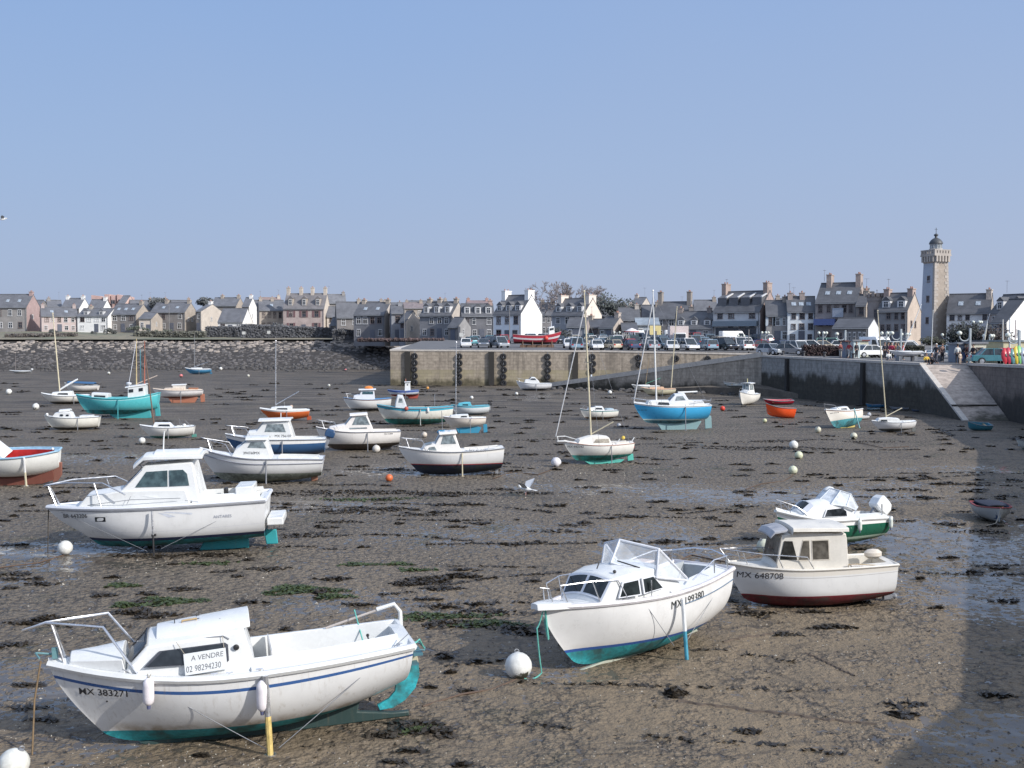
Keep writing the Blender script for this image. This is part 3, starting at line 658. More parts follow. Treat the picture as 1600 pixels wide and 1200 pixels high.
# ---- generic far / mid boats
def rails_bow(b, h=.09, t=.72): b.rail([[(t, .93, 0), (t + .06, .93, h), (.99, .0, h), (t + .06, -.93, h), (t, -.93, 0)], [(.9, .9, 0), (.93, .9, h)], [(.9, -.9, 0), (.93, -.9, h)]], .003, MALU)
def motor(label, x0, x1, yg, yaw, topc, botc, zw=.07, name='motor_boat', prof=None, wf=.6, wa=.8, cab=None, wins=None, fronts=None, cock=(.04, .36), stripe=None, boot=None, text=None, textpos=(.42, .2, .035), frame=None, strake=None,
          rail=True, legs=.45, legmat=None, roof=None, dirt=.4, glass=None, upper=None, deckm=None, inner=None, coam=.02, **kw):
    a = dict(B=.36, zs=(.2, .2, .28), zk=(.05, .0, .07), rake=.12, ws=.86, tm=.38, pw=2.3, ns=2.7, sink=.03, nb=1.15, m2b=.8); a.update(kw)
    b = Boat(label, x0, x1, yg, yaw, name=name, zw=zw, **a); cab = cab or MW
    b.hull(hull_mat(topc, botc, b.zw, boot=boot, stripe=stripe, dirt=dirt, L=b.L, upper=upper, seed=x0 * .1))
    b.deck(deckm or cab, cock, .4, .08, coam, camb=.015, inner=inner); b.strake(strake or MGREY, .006, 1.0, .5)
    if prof: b.c = b.cabin(prof, wf, wa, cab, .15, .02, wins=wins or [], fronts=fronts or [], frame=frame, glass=glass, bevel=.02)
    if roof: b.roof(roof, [.72] * len(roof), cab, .014, .015)
    if rail: rails_bow(b)
    if legs: b.leg(legs, legmat or MGREY, .006, -.01, .01)
    if text: b.text(text, textpos[0], textpos[1], textpos[2], on=b.c if len(textpos) > 3 else None, slope=textpos[4] if len(textpos) > 4 else 0.0)
    return b
def sailer(label, x0, x1, yg, yaw, topc, botc, zw=.1, mast_px=None, mt=.58, mastmat=None, boom=None, boommat=None, sailm=None, keel=.1, cab=None, stripe=None, boot=None, legs=.42, dirt=.3, win=True, lean=0.0, stays=True, ch=.075, deckm=None, kmat=None, mr=.011, strake=None, win2=None, name='sailing_boat', glass=None, prof=None, **kw):
    k = keel; a = dict(B=.34, zs=(.19 + k, .18 + k, .24 + k), zk=(.07 + k, .0 + k, .09 + k * .8), rake=.14, ws=.62, tm=.42, pw=2.0, ns=2.2, sink=.03, nb=1.1, m2b=.85, m2s=1.5); a.update(kw)
    b = Boat(label, x0, x1, yg, yaw, cat='sailing boat', name=name, zw=zw + k * .9, **a); cab = cab or MW
    b.hull(hull_mat(topc, botc, b.zw, boot=boot, stripe=stripe, dirt=dirt, L=b.L, seed=x0 * .1))
    b.deck(deckm or cab, (.05, .34), .45, .08, .03, camb=.025); b.strake(strake or MGREY, .006, 1.0, .4)
    b.c = b.cabin(prof or [(.80, -.005), (.76, ch * .55), (.55, ch), (.36, ch * 1.05), (.34, -.01)], .5, .72, cab, .2, .02, wins=[win2 or [(.66, ch * .3), (.63, ch * .68), (.44, ch * .75), (.43, ch * .3)]] if win else [], glass=glass, bevel=.02)
    if k > .02: b.fin([(.70, k * .98), (.62, -.02), (.18, -.02), (.10, k * 1.1), (.2, k * 1.3)], kmat or keel_mat(botc, x0), .02)
    b.fin([(.06, .06 + k * 1.3), (-.03, .08 + k), (-.04, .02), (.05, .01)], kmat or keel_mat(botc, x0 + 1), .015, 'rudder')
    if legs: b.leg(legs, MGREY, .006, -.01, .01)
    if mast_px:
        D = b.root.location.y; px, ty = mast_px
        b.done(); foot = b.Mw @ b.p3(mt, 0, ch * .8); top = AT(px, ty, foot.y); h = top.z - foot.z; ln = (top.x - foot.x) / h
        b.mast(mt, h, mastmat or MALU, mr, -ln if math.cos(R(yaw)) < 0 else ln, base=ch * .8, stays=stays)
        if boom: b.boom(boom[0], boom[1], boommat or MALU, .009, sailm, .06, boom[2] if len(boom) > 2 else 0)
    return b
def dinghy(label, x0, x1, yg, yaw, topc, botc, inner, name='dinghy', zw=.05, seats=2, gun=None, cat='dinghy', floor=.25, stripe=None, c=(.05, .93), dirt=.4, **kw):
    a = dict(B=.40, zs=(.2, .18, .25), zk=(.03, 0, .08), rake=.10, ws=.78, tm=.4, pw=2.1, ns=2.4, sink=.03, nb=1.1); a.update(kw)
    b = Boat(label, x0, x1, yg, yaw, cat=cat, name=name, zw=zw, **a)
    b.hull(hull_mat(topc, botc, b.zw, dirt=dirt, L=b.L, stripe=stripe, seed=x0 * .1)); b.deck(gun or inner, c, floor, .03, .01, inner=inner, camb=.0)
    b.strake(gun or MGREY, .012, 1.0, .4)
    for i in range(seats): t = lerp(.22, .68, i / max(1, seats - 1)); b.bench(t - .04, t + .04, -.9 * b.w(t) / (b.B / 2), .9 * b.w(t) / (b.B / 2), -.05, MWOOD, .02, 'thwart')
    return b
# ---- 6: open boat with red inside at the left edge
b = Boat('white open fishing boat with red inside and pale blue gunwale at the left edge', -75, 97, 756, 186, name='open_fishing_boat', B=.34, zs=(.325, .30, .38), zk=(.15, .06, .10), zw=.095, rake=.08, ws=.30, tm=.42, pw=2.0, ns=2.2, pitch=1.0, hi=True, m2s=1.4, roll=-11)
b.hull(hull_mat((.80, .80, .76), (.17, .06, .045), b.zw, stripe=((.30, .48, .60), .955, .99), dirt=.35, L=b.L))
b.deck(M((.28, .45, .58), .5, name='blue_paint'), (.05, .80), .52, .045, .0, inner=M((.52, .03, .03), .5, .25, 4, name='red_paint'), camb=.0); b.strake(M((.28, .45, .58), .5, name='blue_paint'), .010, 1.0, .2)
b.cabin([(.84, -.01), (.78, .07), (.56, .10), (.46, -.01)], .6, .75, MW, .2, .03, wins=[])
b.bench(.10, .40, -.55, -.15, -.07, M((.10, .03, .035), .7), .02, 'fish_box'); b.bench(.36, .43, -.3, .6, -.07, M((.35, .20, .17), .7), .03, 'engine_box')
b.fin([(.62, .14), (.60, -.02), (.18, .0), (.085, .03), (.07, .10), (.10, .20), (.3, .16)], keel_mat((.20, .07, .05), 4), .025)
b.fin([(.075, .21), (-.01, .20), (.0, .08), (.045, .02), (.09, .01), (.075, .08)], keel_mat((.26, .11, .08), 8), .02, 'rudder')
b.leg(.27, M((.7, .7, .68), .5), .010, .0, .012, mat2=MYEL); MB().ball(b.p3(.06, .1, .015), .06, 8).build('stern_light', MW, b.root); b.done()
# ---- 7: white boat just behind the cruiser
b = motor('white motor boat with small wheelhouse moored just behind the tall cruiser', 313, 507, 752, 187, WHITE, (.30, .33, .28), .085, prof=[(.74, -.01), (.70, .06), (.665, .085), (.60, .145), (.46, .15), (.42, .02), (.41, -.01)], wf=.6, wa=.74,
          wins=[[(.605, .085), (.58, .13), (.48, .135), (.455, .085)], ], fronts=[(2, .1, .9, -.85, .85)], glass=MGLASSG, text='394760MX', textpos=(.64, .242, .030, 1), boot=((.5, .5, .5), .006), zs=(.195, .205, .285), dirt=.25, hi=True, roof=[(.62, .145), (.44, .153)], strake=M((.25, .26, .3), .5))
b.strake(M((.25, .26, .3), .5), .004, .80, .6, t0=0, t1=1, name='rubbing_strip'); b.fin([(.11, .09), (.05, .09), (.05, .01), (.10, .0)], keel_mat((.30, .14, .09)), .03, 'rudder'); b.done()
# ---- 8: blue hulled boat
b = motor('blue-hulled motor boat with white cabin and blue outboard, behind the small white wheelhouse boat', 352, 511, 714, 186, (.04, .11, .24), (.02, .05, .10), .04, prof=[(.80, -.01), (.76, .055), (.68, .07), (.60, .175), (.37, .185), (.32, .02), (.31, -.01)], wf=.55, wa=.78,
          wins=[[(.60, .075), (.575, .15), (.42, .155), (.39, .075)]], fronts=[(2, .1, .9, -.85, .85)], glass=MGLASSG, text='MX 756107', textpos=(.50, .215, .035, 1), upper=((.76, .76, .74), .78), zs=(.19, .19, .24), roof=[(.66, .172), (.34, .187)], hi=True, legs=.42)
b.outboard(M((.02, .06, .14), .35), -.02, .02, -.3, sc=.068); b.rail([[(.45, 0, .2), (.45, 0, .26)]], .004, MW, 'light_pole'); b.done()
# ---- 9
b = motor('white motor boat with big grey-tinted cabin windows and grubby white buoy under its stern', 494, 627, 703, 190, (.80, .77, .73), (.10, .075, .06), .085, prof=[(.86, -.01), (.84, .02), (.70, .065), (.655, .075), (.56, .195), (.40, .20), (.33, .03), (.32, -.01)], wf=.5, wa=.82, cab=M((.76, .72, .68), .35, .08, name='ivory_gelcoat'),
          wins=[[(.60, .035), (.61, .05), (.40, .055), (.40, .04)], [(.575, .085), (.53, .18), (.41, .185), (.365, .085)]], fronts=[(3, .05, .93, -.9, .9)], glass=MGLASSG, zs=(.22, .225, .29), stripe=((.40, .35, .33), .955, .975), text='MX 412808', textpos=(.20, .19, .022), roof=[(.60, .19), (.39, .202)], hi=True, legs=.40, pitch=1, sink=.0)
b.fin([(.32, .06), (.1, .06), (.12, .0), (.30, .0)], keel_mat((.06, .05, .05)), .03); b.done()
# ---- 10
b = motor('white motor boat with navy bottom, thin red boot line and a yellow-tipped leg', 622, 788, 740, 188, WHITE, (.02, .03, .06), .105, prof=[(.79, -.01), (.76, .035), (.68, .06), (.655, .065), (.60, .165), (.47, .17), (.42, .02), (.40, -.01)], wf=.58, wa=.76, cab=M((.74, .72, .68), .35, .08, name='ivory_gelcoat'),
          wins=[[(.735, .008), (.715, .035), (.665, .045), (.645, .01)], [(.605, .07), (.58, .15), (.49, .155), (.46, .075)]], fronts=[(1, .1, .9, -.85, .85), (3, .05, .9, -.85, .85)], glass=MGLASSG, boot=((.35, .03, .04), .008), text='MX 464979', textpos=(.34, .228, .034), upper=((.74, .72, .68), .86), zs=(.255, .23, .275), roof=[(.62, .16), (.45, .172)], hi=True, legs=.41, legmat=MYEL, pitch=.5, rake=.15)
b.outboard(MGREY, .06, -.20, 0, sc=.05); bb = MB(); [bb.ball(b.p3(.60 - .02 * i, .3 * math.sin(i * 2), .178), .14, 8, sq=(1.2, 1, .7)) for i in range(6)]; bb.build('folded_blue_tarpaulin', M((.02, .22, .40), .7, .3), b.root)
b.rail([[(.58, 0, .18), (.585, 0, .38)]], .003, MGREY, 'radio_aerial'); b.rail([[(.34, .9, .0), (.33, .9, .035), (.26, .9, .035), (.25, .9, 0)], [(.16, .9, .0), (.15, .9, .035), (.06, .9, .03)]], .005, MW, 'hand_rail'); b.done()
# ---- 11: the teal-keeled sailing boat in the middle
b = sailer('white sailing boat with teal keel and long bowsprit rail, beside a white buoy in mid-harbour', 876, 992, 722, 197, (.78, .77, .72), (.05, .36, .32), .09, (912, 456), .60, MYEL, (.30, .17, .5), MYEL, keel=.03, hi=True, ws=.62, B=.40, zs=(.27, .255, .31), zk=(.09, .03, .06), ch=.11, win2=[(.61, .03), (.57, .082), (.385, .085), (.38, .03)], cab=M((.70, .67, .62), .4, .1, name='ivory_gelcoat'), glass=glass_mat((.30, .27, .22), .3), kmat=keel_mat((.08, .42, .36), 1), dirt=.5, legs=.38, stays=False, strake=M((.42, .25, .2), .5), rake=.16, mr=.013,
           prof=[(.83, -.005), (.80, .05), (.64, .105), (.50, .118), (.38, .10), (.33, -.01)])
b.stay([(b.mtop.lerp(b.mfoot, .1), b.p3(1.12, 0, .07)), (b.mtop.lerp(b.mfoot, .12), b.p3(.02, 0, 0)), (b.mtop.lerp(b.mfoot, .05), b.p3(.55, .95, 0)), (b.mtop.lerp(b.mfoot, .05), b.p3(.55, -.95, 0))], .0022)
b.stay([(b.mtop.lerp(b.mfoot, .1), b.p3(1.12, 0, .07))], .007, M((.62, .62, .62), .5, name='furled_sailcloth'), 'furled_jib')
b.rail([[(1.10, 0, .07), (.98, .9, .075), (.84, .9, .055)], [(1.10, 0, .07), (.98, -.9, .075), (.84, -.9, .055)], [(1.10, 0, .07), (1.08, 0, .0)], [(.30, .9, 0), (.24, .9, .08)], [(.05, .9, .02), (.0, .9, .08)]], .006, MW)
b.roof([(.90, -.004), (1.0, 0), (1.10, .0)], [.3, .15, .05], MW, .014, 0, name='bowsprit'); b.text('MX 442342', .955, .225, .042, slope=.01)
b.bench(.08, .32, -.6, .6, .012, M((.66, .62, .55), .6), .03, 'cockpit_cover'); MB().ball(b.p3(.10, -.3, .07), .1, 8).build('yellow_float', M((.7, .5, .08), .5), b.root); MB().ball(b.p3(.0, .5, -.06), .09, 8).build('red_float', M((.6, .08, .05), .5), b.root); b.done()
# ---- 12: bright blue motor sailer
b = sailer('large bright blue motor-sailer with tall white mast and wheelhouse', 988, 1110, 671, 186, (.06, .42, .74), (.08, .24, .31), .04, (1020, 455), .70, MW, None, keel=.10, hi=True, B=.33, ws=.80, zs=(.325, .315, .355), zk=(.15, .08, .12), boot=((.55, .68, .62), .016), ch=.06, stripe=((.80, .82, .82), .93, 1.01), kmat=keel_mat((.22, .36, .38), 2), win2=[(.70, .015), (.69, .045), (.56, .045), (.55, .015)], legs=.36, prof=[(.84, -.005), (.82, .04), (.56, .06), (.10, .05), (.09, -.01)], mr=.011, win=True, strake=MW)
b.cabin([(.56, .03), (.55, .06), (.47, .14), (.34, .15), (.28, .05), (.27, .02)], .6, .62, MWB, .2, .02, wins=[[(.475, .07), (.45, .125), (.37, .13), (.335, .075)]], fronts=[(1, .05, .9, -.85, .85)], glass=MGLASSG, name='wheelhouse')
b.rail([[(.78, .9, 0), (.80, .9, .055), (1.03, 0, .065), (.80, -.9, .055), (.78, -.9, 0)], [(.24, .9, 0), (.24, .9, .06), (.02, .85, .06), (.02, -.85, .06), (.24, -.9, .06), (.24, -.9, 0)], [(.02, .85, 0), (.02, .85, .06)], [(.02, .7, .0), (.0, .75, .09)]], .004, MSTEEL)
b.rail([[(.42, .1, .175), (.15, -.2, .178)]], .010, MW, 'boom'); b.text('MX 401153', .955, .255, .024)
b.stay([(b.mtop.lerp(b.mfoot, .08), b.p3(1.0, 0, .02))], .0075, M((.62, .62, .62), .5, name='furled_sailcloth'), 'furled_jib'); b.done()
# ---- 13..
b = motor('small white cabin boat with thin teal stripe and rusty bottom, left of the blue motor-sailer', 904, 966, 655, 195, (.78, .76, .70), (.22, .13, .08), .075, name='cabin_boat', prof=[(.80, -.01), (.76, .06), (.58, .10), (.42, .10), (.36, -.01)], wf=.5, wa=.74, wins=[[(.64, .03), (.60, .075), (.45, .075), (.43, .03)]], fronts=[(1, .1, .8, -.8, .8)], stripe=((.10, .32, .32), .90, .96), zs=(.24, .235, .29), cab=MW, B=.38)
b.bench(.12, .30, -.5, .5, .03, M((.35, .45, .52), .7), .05, 'blue_cover'); b.done()
b = motor('small white day cruiser close under the stone jetty with raked windscreen', 806, 862, 610, 185, (.78, .79, .80), (.10, .12, .16), .06, prof=[(.78, -.01), (.74, .08), (.64, .10), (.58, .17), (.48, .17), (.36, .06), (.34, -.01)], wf=.5, wa=.76, wins=[[(.62, .10), (.57, .15), (.47, .15), (.44, .10)]], fronts=[(2, .1, .9, -.85, .85)], glass=MGLASSB)
b.rail([[(.66, 0, .1), (.47, 0, .42)]], .003, MGREY, 'radio_aerial'); b.done()
b = sailer('old cream wooden ketch hull with orange deck canvas, directly behind the blue motor-sailer', 1001, 1056, 619, 187, (.62, .58, .42), (.15, .16, .14), .05, (1058, 480), .12, MYEL, None, keel=.02, ch=.06, win=False, cab=M((.62, .40, .26), .7, .3, name='orange_canvas'), stays=True, mr=.016); b.done()
b = sailer('white sailing boat lying close below the ramp with a green boom', 986, 1031, 612, 187, (.72, .70, .62), (.2, .19, .17), .06, (1014, 560), .5, M((.30, .22, .13), .6), (.55, .20), M((.10, .30, .22), .6), keel=.02, ch=.04, win=False, stays=False); b.done()
b = motor('small white wheelhouse boat standing alone, seen from its bow corner', 1143, 1192, 632, 238, (.78, .76, .71), (.3, .28, .25), .03, prof=[(.80, -.01), (.76, .06), (.62, .08), (.58, .26), (.34, .26), (.31, .02), (.3, -.01)], wf=.6, wa=.7, wins=[[(.58, .11), (.565, .23), (.48, .23), (.48, .11)], [(.46, .11), (.46, .23), (.37, .23), (.37, .11)]], fronts=[(2, .15, .85, -.85, -.05), (2, .15, .85, .05, .85)], glass=MGLASSG, roof=[(.63, .255), (.30, .262)], legs=0, zs=(.26, .25, .33), L=4.0); b.rail([[(.4, -.2, .27), (.4, -.2, .38)]], .01, M((.6, .55, .3), .5), 'light_pole'); b.done()
dinghy('crimson open dinghy, the further of the two red dinghies', 1192, 1239, 632, 182, (.42, .02, .05), (.25, .02, .03), M((.50, .05, .08), .6, .3), B=.36, zs=(.17, .15, .2), roll=-6).done()
dinghy('bright orange-red open dinghy, the nearer of the two red dinghies', 1194, 1241, 653, 178, (.88, .10, .02), (.80, .09, .02), M((.55, .12, .05), .6, .3), name='dinghy', B=.38, zs=(.38, .34, .42), c=(.05, .95), pitch=-7, sink=-.04).done()
b = Boat('white boat with turquoise underside heeled right over on the mud near the slipway', 1290, 1350, 668, 222, name='motor_boat', B=.40, zs=(.30, .28, .36), zk=(.06, 0, .08), zw=.14, ws=.7, roll=15, sink=.02, rake=.12, L=3.9)
b.hull(hull_mat((.80, .76, .68), (.10, .42, .48), b.zw, stripe=((.30, .07, .05), .93, .97), dirt=.3, L=b.L)); b.deck(MW, (.05, .38), .5, .08, .02); b.strake(MW, .012); b.cabin([(.82, -.01), (.76, .05), (.45, .085), (.40, -.01)], .5, .7, MW, .2, .03, wins=[[(.68, .02), (.66, .05), (.5, .06), (.48, .02)]])
b.fin([(.7, .06), (.62, -.04), (.2, -.04), (.12, .1)], keel_mat((.50, .40, .12), 3), .03); b.rail([[(.74, .95, 0), (.84, .95, .09), (1.0, 0, .1), (.84, -.95, .09), (.74, -.95, 0)]], .005, MGREY); b.leg(.4, M((.10, .35, .4), .5), .01, sides=(1,)); b.text('MX 377216', .93, .265, .03); b.done()
b = motor('small white outboard boat half hidden behind the heeled white boat', 1328, 1358, 655, 190, (.78, .78, .76), (.5, .5, .5), .03, prof=[(.80, -.01), (.76, .06), (.5, .08), (.44, -.01)], legs=0, rail=False); b.outboard(M((.5, .52, .55), .4), -.02, .05, -.6, sc=.12); b.done()
b = sailer('white sailing boat with yellow mast and boom near the stone slipway', 1358, 1432, 675, 190, (.76, .76, .76), (.12, .13, .13), .07, (1370, 486), .66, MYEL, (.36, .17), MYEL, keel=.02, ch=.09, ws=.5, hi=True, B=.40, zs=(.245, .225, .26), win=False, prof=[(.90, -.005), (.86, .06), (.62, .09), (.42, .075), (.38, -.01)], mr=.013, stays=False, m2s=1.5)
[MB().add([(b.X(t), sd * (b.c.hy(b.X(t), b.zs(t) + h * b.L) + .012), b.zs(t) + h * b.L) for t, h in ((.84, .01), (.83, .045), (.70, .055), (.69, .012))], [(0, 1, 2, 3)]).build('window', MGLASS, b.c.o, smooth=False) for sd in (1, -1)]; b.done()
b = dinghy('teal upturned-looking rowing dinghy tilted on the mud below the slipway', 1510, 1545, 672, 190, (.06, .26, .34), (.05, .22, .28), M((.08, .24, .32), .6, .3), roll=-14, pitch=-5, L=1.75, B=.46, zs=(.30, .28, .34)); b.done()
b = dinghy('small red-rimmed dinghy under a dark cover in the shade at right, bow towards the photographer', 1519, 1583, 812, 262, (.45, .46, .45), (.20, .20, .19), M((.05, .08, .14), .7), L=1.75, B=.66, zs=(.30, .29, .32), zk=(.03, 0, .05), gun=M((.28, .06, .06), .6, .3), seats=1, ws=.9, rake=.04, pw=2.6); 
b.roof([(.06, .01), (.55, .03), (.78, .01)], [.74, .76, .5], M((.018, .024, .045), .8, .3, name='dark_blue_tarpaulin'), .02, .02, name='tarpaulin'); b.done(); B22 = b
dinghy('white dinghy cut by the right edge of the photo', 1592, 1640, 702, 200, (.66, .7, .68), (.3, .5, .5), MGREYD, B=.4, L=2.6).done()
dinghy('long white rowing dinghy on the low causeway at the foot of the ramp', 1135, 1168, 600, 181, (.66, .72, .74), (.12, .14, .14), M((.05, .08, .09), .7), B=.33, zs=(.2, .16, .22), pos=AT(1151, 605, 123.5)).done()
dinghy('bright blue open dinghy at the foot of the quay wall', 1352, 1382, 637, 184, (.05, .22, .42), (.25, .4, .46), M((.05, .16, .32), .6)).done()
dinghy('pale blue open dinghy in front of the bright blue one', 1354, 1374, 641, 184, (.36, .52, .58), (.2, .3, .35), M((.15, .3, .4), .6), seats=1).done()
dinghy('grey-white flat dinghy in the shadow of the quay wall', 1390, 1426, 641, 180, (.40, .44, .50), (.12, .14, .2), M((.10, .12, .16), .7), zs=(.15, .13, .17)).done()
dinghy('dark blue dinghy tucked in the quay corner beside the slipway', 1424, 1442, 643, 180, (.08, .11, .18), (.05, .06, .1), M((.05, .06, .1), .7), seats=1).done()
# ---- left group
b = sailer('white sailing boat with yellow mast and raised white boom on the left', 66, 140, 631, 191, (.78, .75, .68), (.10, .09, .08), .06, (83, 490), .62, MYEL, (.36, .22), MW, M((.76, .78, .78), .6, name='sailcloth'), keel=.0, ch=.085, B=.36, stays=False, mr=.014, legs=.3); b.done()
b = motor('small white boat with blue cover, behind the yellow-masted sailing boat', 112, 143, 612, 187, (.76, .73, .68), (.4, .35, .3), .02, prof=None, legs=0, rail=False, L=4.0); b.roof([(.10, .04), (.5, .06), (.9, .02)], [.85, .9, .4], M((.04, .12, .25), .7, .2, name='blue_tarpaulin'), .03, .03, name='tarpaulin'); b.done()
b = motor('large turquoise wooden fishing boat with small white wheelhouse', 121, 249, 653, 186, (.09, .47, .50), (.03, .30, .33), .11, name='fishing_boat', cab=MW, prof=None, cock=(.36, .60), deckm=M((.12, .45, .48), .6), stripe=((.6, .78, .78), .885, .905), zs=(.31, .25, .30), zk=(.12, .05, .08), ws=.45, B=.33, rail=False, hi=True, legs=.46, legmat=M((.05, .30, .33), .6), dirt=.3, strake=M((.10, .42, .46), .5), pitch=.5)
b.cabin([(.37, -.03), (.36, .0), (.355, .125), (.16, .125), (.155, -.03)], .6, .6, MW, .03, .012, name='wheelhouse', wins=[[(.345, .065), (.345, .105), (.29, .105), (.29, .065)], [(.225, .065), (.225, .105), (.175, .105), (.175, .065)]], fronts=[(1, .45, .9, -.8, .8)])
b.roof([(.39, .125), (.14, .128)], [.62, .62], MW, .012, .012); b.cabin([(.80, -.02), (.795, .05), (.60, .055), (.595, -.02)], .45, .5, MW, .03, .01, name='fore_hatch', wins=[[(.765, .01), (.765, .03), (.63, .033), (.63, .012)]])
bb = MB(); bb.tube([b.p3(.345, .55, -.03), b.p3(.345, .5, .17)], .05 * b.L / 5, 8); bb.lathe([(.03 * b.L, 0), (.035 * b.L, .02 * b.L), (.01 * b.L, .03 * b.L)], 10, tuple(b.p3(.345, .5, .165))); bb.build('exhaust_stack', MWB, b.root)
b.done()
for nm, px, py, mt, y_, c_ in (('main_mast', 213, 529, .275, 0, (.50, .40, .22)), ('mizzen_mast', 226, 533, .175, .1, (.36, .12, .08)), ('signal_mast', 219, 546, .225, -.2, (.10, .30, .36))):
    f_ = b.p3(mt, y_, .05); w_ = b.Mw @ f_; tp = AT(px, py, w_.y); MB().tube([f_, b.Mw.inverted() @ tp], [.06, .03], 6).build(nm, M(c_, .6), b.root)
b.stay([(b.Mw.inverted() @ AT(213, 532, (b.Mw @ b.p3(.27, 0, 0)).y), b.p3(.36, .5, .1))], .003, MWB)
b.rail([[(.28, 0, .16), (.02, 0, .22)]], .006, M((.55, .45, .38), .6), 'derrick'); b.fin([(.62, .06), (.5, -.02), (.10, .0), (.12, .13)], keel_mat((.05, .34, .36), 4), .03); b.fin([(.06, .17), (.0, .17), (-.01, .02), (.05, .02)], keel_mat((.05, .34, .36), 5), .02, 'rudder')
b = sailer('white sailing boat with red-brown keel, partly behind the turquoise fishing boat', 240, 317, 629, 188, (.80, .78, .76), (.26, .09, .06), .045, None, .85, MYEL, None, keel=.10, ch=.05, win=False, B=.32, zs=(.26, .255, .29), zk=(.16, .10, .14), kmat=keel_mat((.38, .15, .09), 1), ws=.6, cab=M((.62, .52, .42), .6), stays=False, mr=.008)
b.roof([(.62, .10), (.33, .11)], [.4, .42], MW, .02, .01); b.bench(.35, .60, -.35, .35, .06, M((.66, .62, .56), .5), .09, 'deckhouse'); b.bench(.10, .28, -.4, .4, .03, M((.35, .16, .09), .6), .05, 'tarpaulin')
b.done()
b = motor('rounded white cabin boat with two oval side windows, left foreground of the anchorage', 71, 155, 671, 190, (.76, .74, .66), (.08, .075, .065), .055, name='cabin_boat', prof=[(.86, -.01), (.80, .06), (.74, .085), (.58, .11), (.50, .10), (.46, -.01)], wf=.5, wa=.78, wins=[[(.70, .03), (.69, .065), (.65, .07), (.63, .045), (.65, .028)], [(.59, .035), (.58, .065), (.54, .07), (.53, .05), (.54, .034)]], fronts=[(0, .35, .9, -.6, .6)], zs=(.25, .235, .28), B=.38, hi=True, legs=.36, dirt=.5, ws=.7, rail=False)
b.roof([(.72, .10), (.52, .125)], [.5, .55], MW, .02, .03, name='sliding_hatch'); b.bench(.12, .34, -.7, .7, .025, MW, .03, 'cockpit_cover'); MB().ball(b.p3(.95, .3, .03), .1, 8).build('bow_fender', MW, b.root); b.done()
b = sailer('white sailing boat with dark mast and green-tinged forefoot, beside a small white buoy', 219, 304, 684, 188, (.78, .77, .72), (.08, .26, .22), .05, (226, 545), .74, M((.16, .10, .07), .6), None, keel=.0, ch=.085, B=.36, hi=True, stays=False, zs=(.225, .205, .25), prof=[(.76, -.005), (.72, .07), (.45, .08), (.36, -.01)], legs=.45, ws=.66, mr=.012)
b.rail([[(.24, .6, 0), (.27, .4, .16), (.19, .6, .02)], [(.05, .6, .0), (.16, .4, .12)]], .005, MGREY, 'stern_frame'); MB().ball(b.p3(.18, .3, .03), .12, 8).build('motor_cover', MW, b.root); b.done()
b = sailer('orange-hulled sailing boat with grey mast and raised boom', 406, 484, 657, 186, (.62, .14, .04), (.40, .08, .03), .02, (431, 533), .68, MALU, (.46, .26), MALU, keel=.02, ch=.07, B=.36, stripe=((.78, .76, .72), .86, 1.02), hi=True, cab=MW, legs=.44, stays=False, zs=(.225, .215, .26), strake=MW); b.rail([[(.5, .3, .07), (.5, .3, .18)]], .004, MALU, 'hand_rail'); b.done()
b = motor('white fishing boat with blue foredeck and orange life raft on its wheelhouse roof', 536, 612, 641, 188, (.76, .75, .72), (.10, .11, .12), .05, name='fishing_boat', prof=[(.80, -.01), (.78, .06), (.66, .09), (.62, .19), (.36, .20), (.34, -.01)], wf=.55, wa=.72, cab=MWB, wins=[[(.61, .11), (.60, .165), (.38, .17), (.38, .11)]], fronts=[(2, .1, .85, -.85, .85)], glass=glass_mat((.04, .09, .11), .1), zs=(.26, .235, .28), stripe=((.20, .10, .11), .92, .97), deckm=M((.08, .22, .42), .6), roof=[(.68, .19), (.32, .20)], hi=True, legs=0)
bb = MB().ball(b.p3(.47, 0, .245), .28, 10, sq=(1.4, 1, .6)); bb.build('life_raft', M((.70, .24, .05), .5), b.root); b.done()
b = motor('blue and white fishing boat with red bottom and black-fronted white wheelhouse', 605, 655, 622, 184, (.72, .74, .78), (.36, .05, .04), .13, name='fishing_boat', prof=[(.46, -.01), (.45, .0), (.44, .27), (.28, .27), (.27, -.01)], wf=.6, wa=.6, wins=[[(.38, .17), (.38, .21), (.34, .21), (.34, .17)]], fronts=[(1, .3, .98, -1, 1)], glass=MBLK, upper=((.06, .12, .38), .70), zs=(.26, .24, .28), zk=(.12, .06, .10), deckm=M((.08, .16, .40), .6), rail=False, legs=.42, hi=True)
b.roof([(.46, .27), (.26, .272)], [.62, .62], MW, .015, .01); b.fin([(.4, .08), (.3, .0), (.05, .0), (.0, .14)], keel_mat((.38, .07, .05)), .03); b.rail([[(.42, 0, .28), (.42, 0, .38)]], .012, M((.45, .2, .15), .6), 'light_pole'); b.done()
b = motor('weathered white and turquoise open fishing boat with rust streaks, small grey cuddy forward', 588, 709, 663, 188, (.70, .69, .62), (.03, .22, .19), .085, name='fishing_boat', prof=[(.765, -.01), (.755, .06), (.73, .15), (.66, .15), (.62, .04), (.60, -.01)], wf=.6, wa=.6, cab=M((.56, .58, .60), .6, .2, name='weathered_paint'), wins=[[(.72, .07), (.71, .125), (.67, .125), (.665, .07)]], glass=MGLASSG, cock=(.06, .58), inner=M((.40, .42, .40), .7, .3), deckm=M((.05, .33, .42), .6), upper=((.04, .32, .44), .845), zs=(.24, .22, .27), zk=(.05, .0, .05), ws=.5, rail=False, hi=True, legs=.44, dirt=1.0, legmat=M((.4, .42, .4), .6))
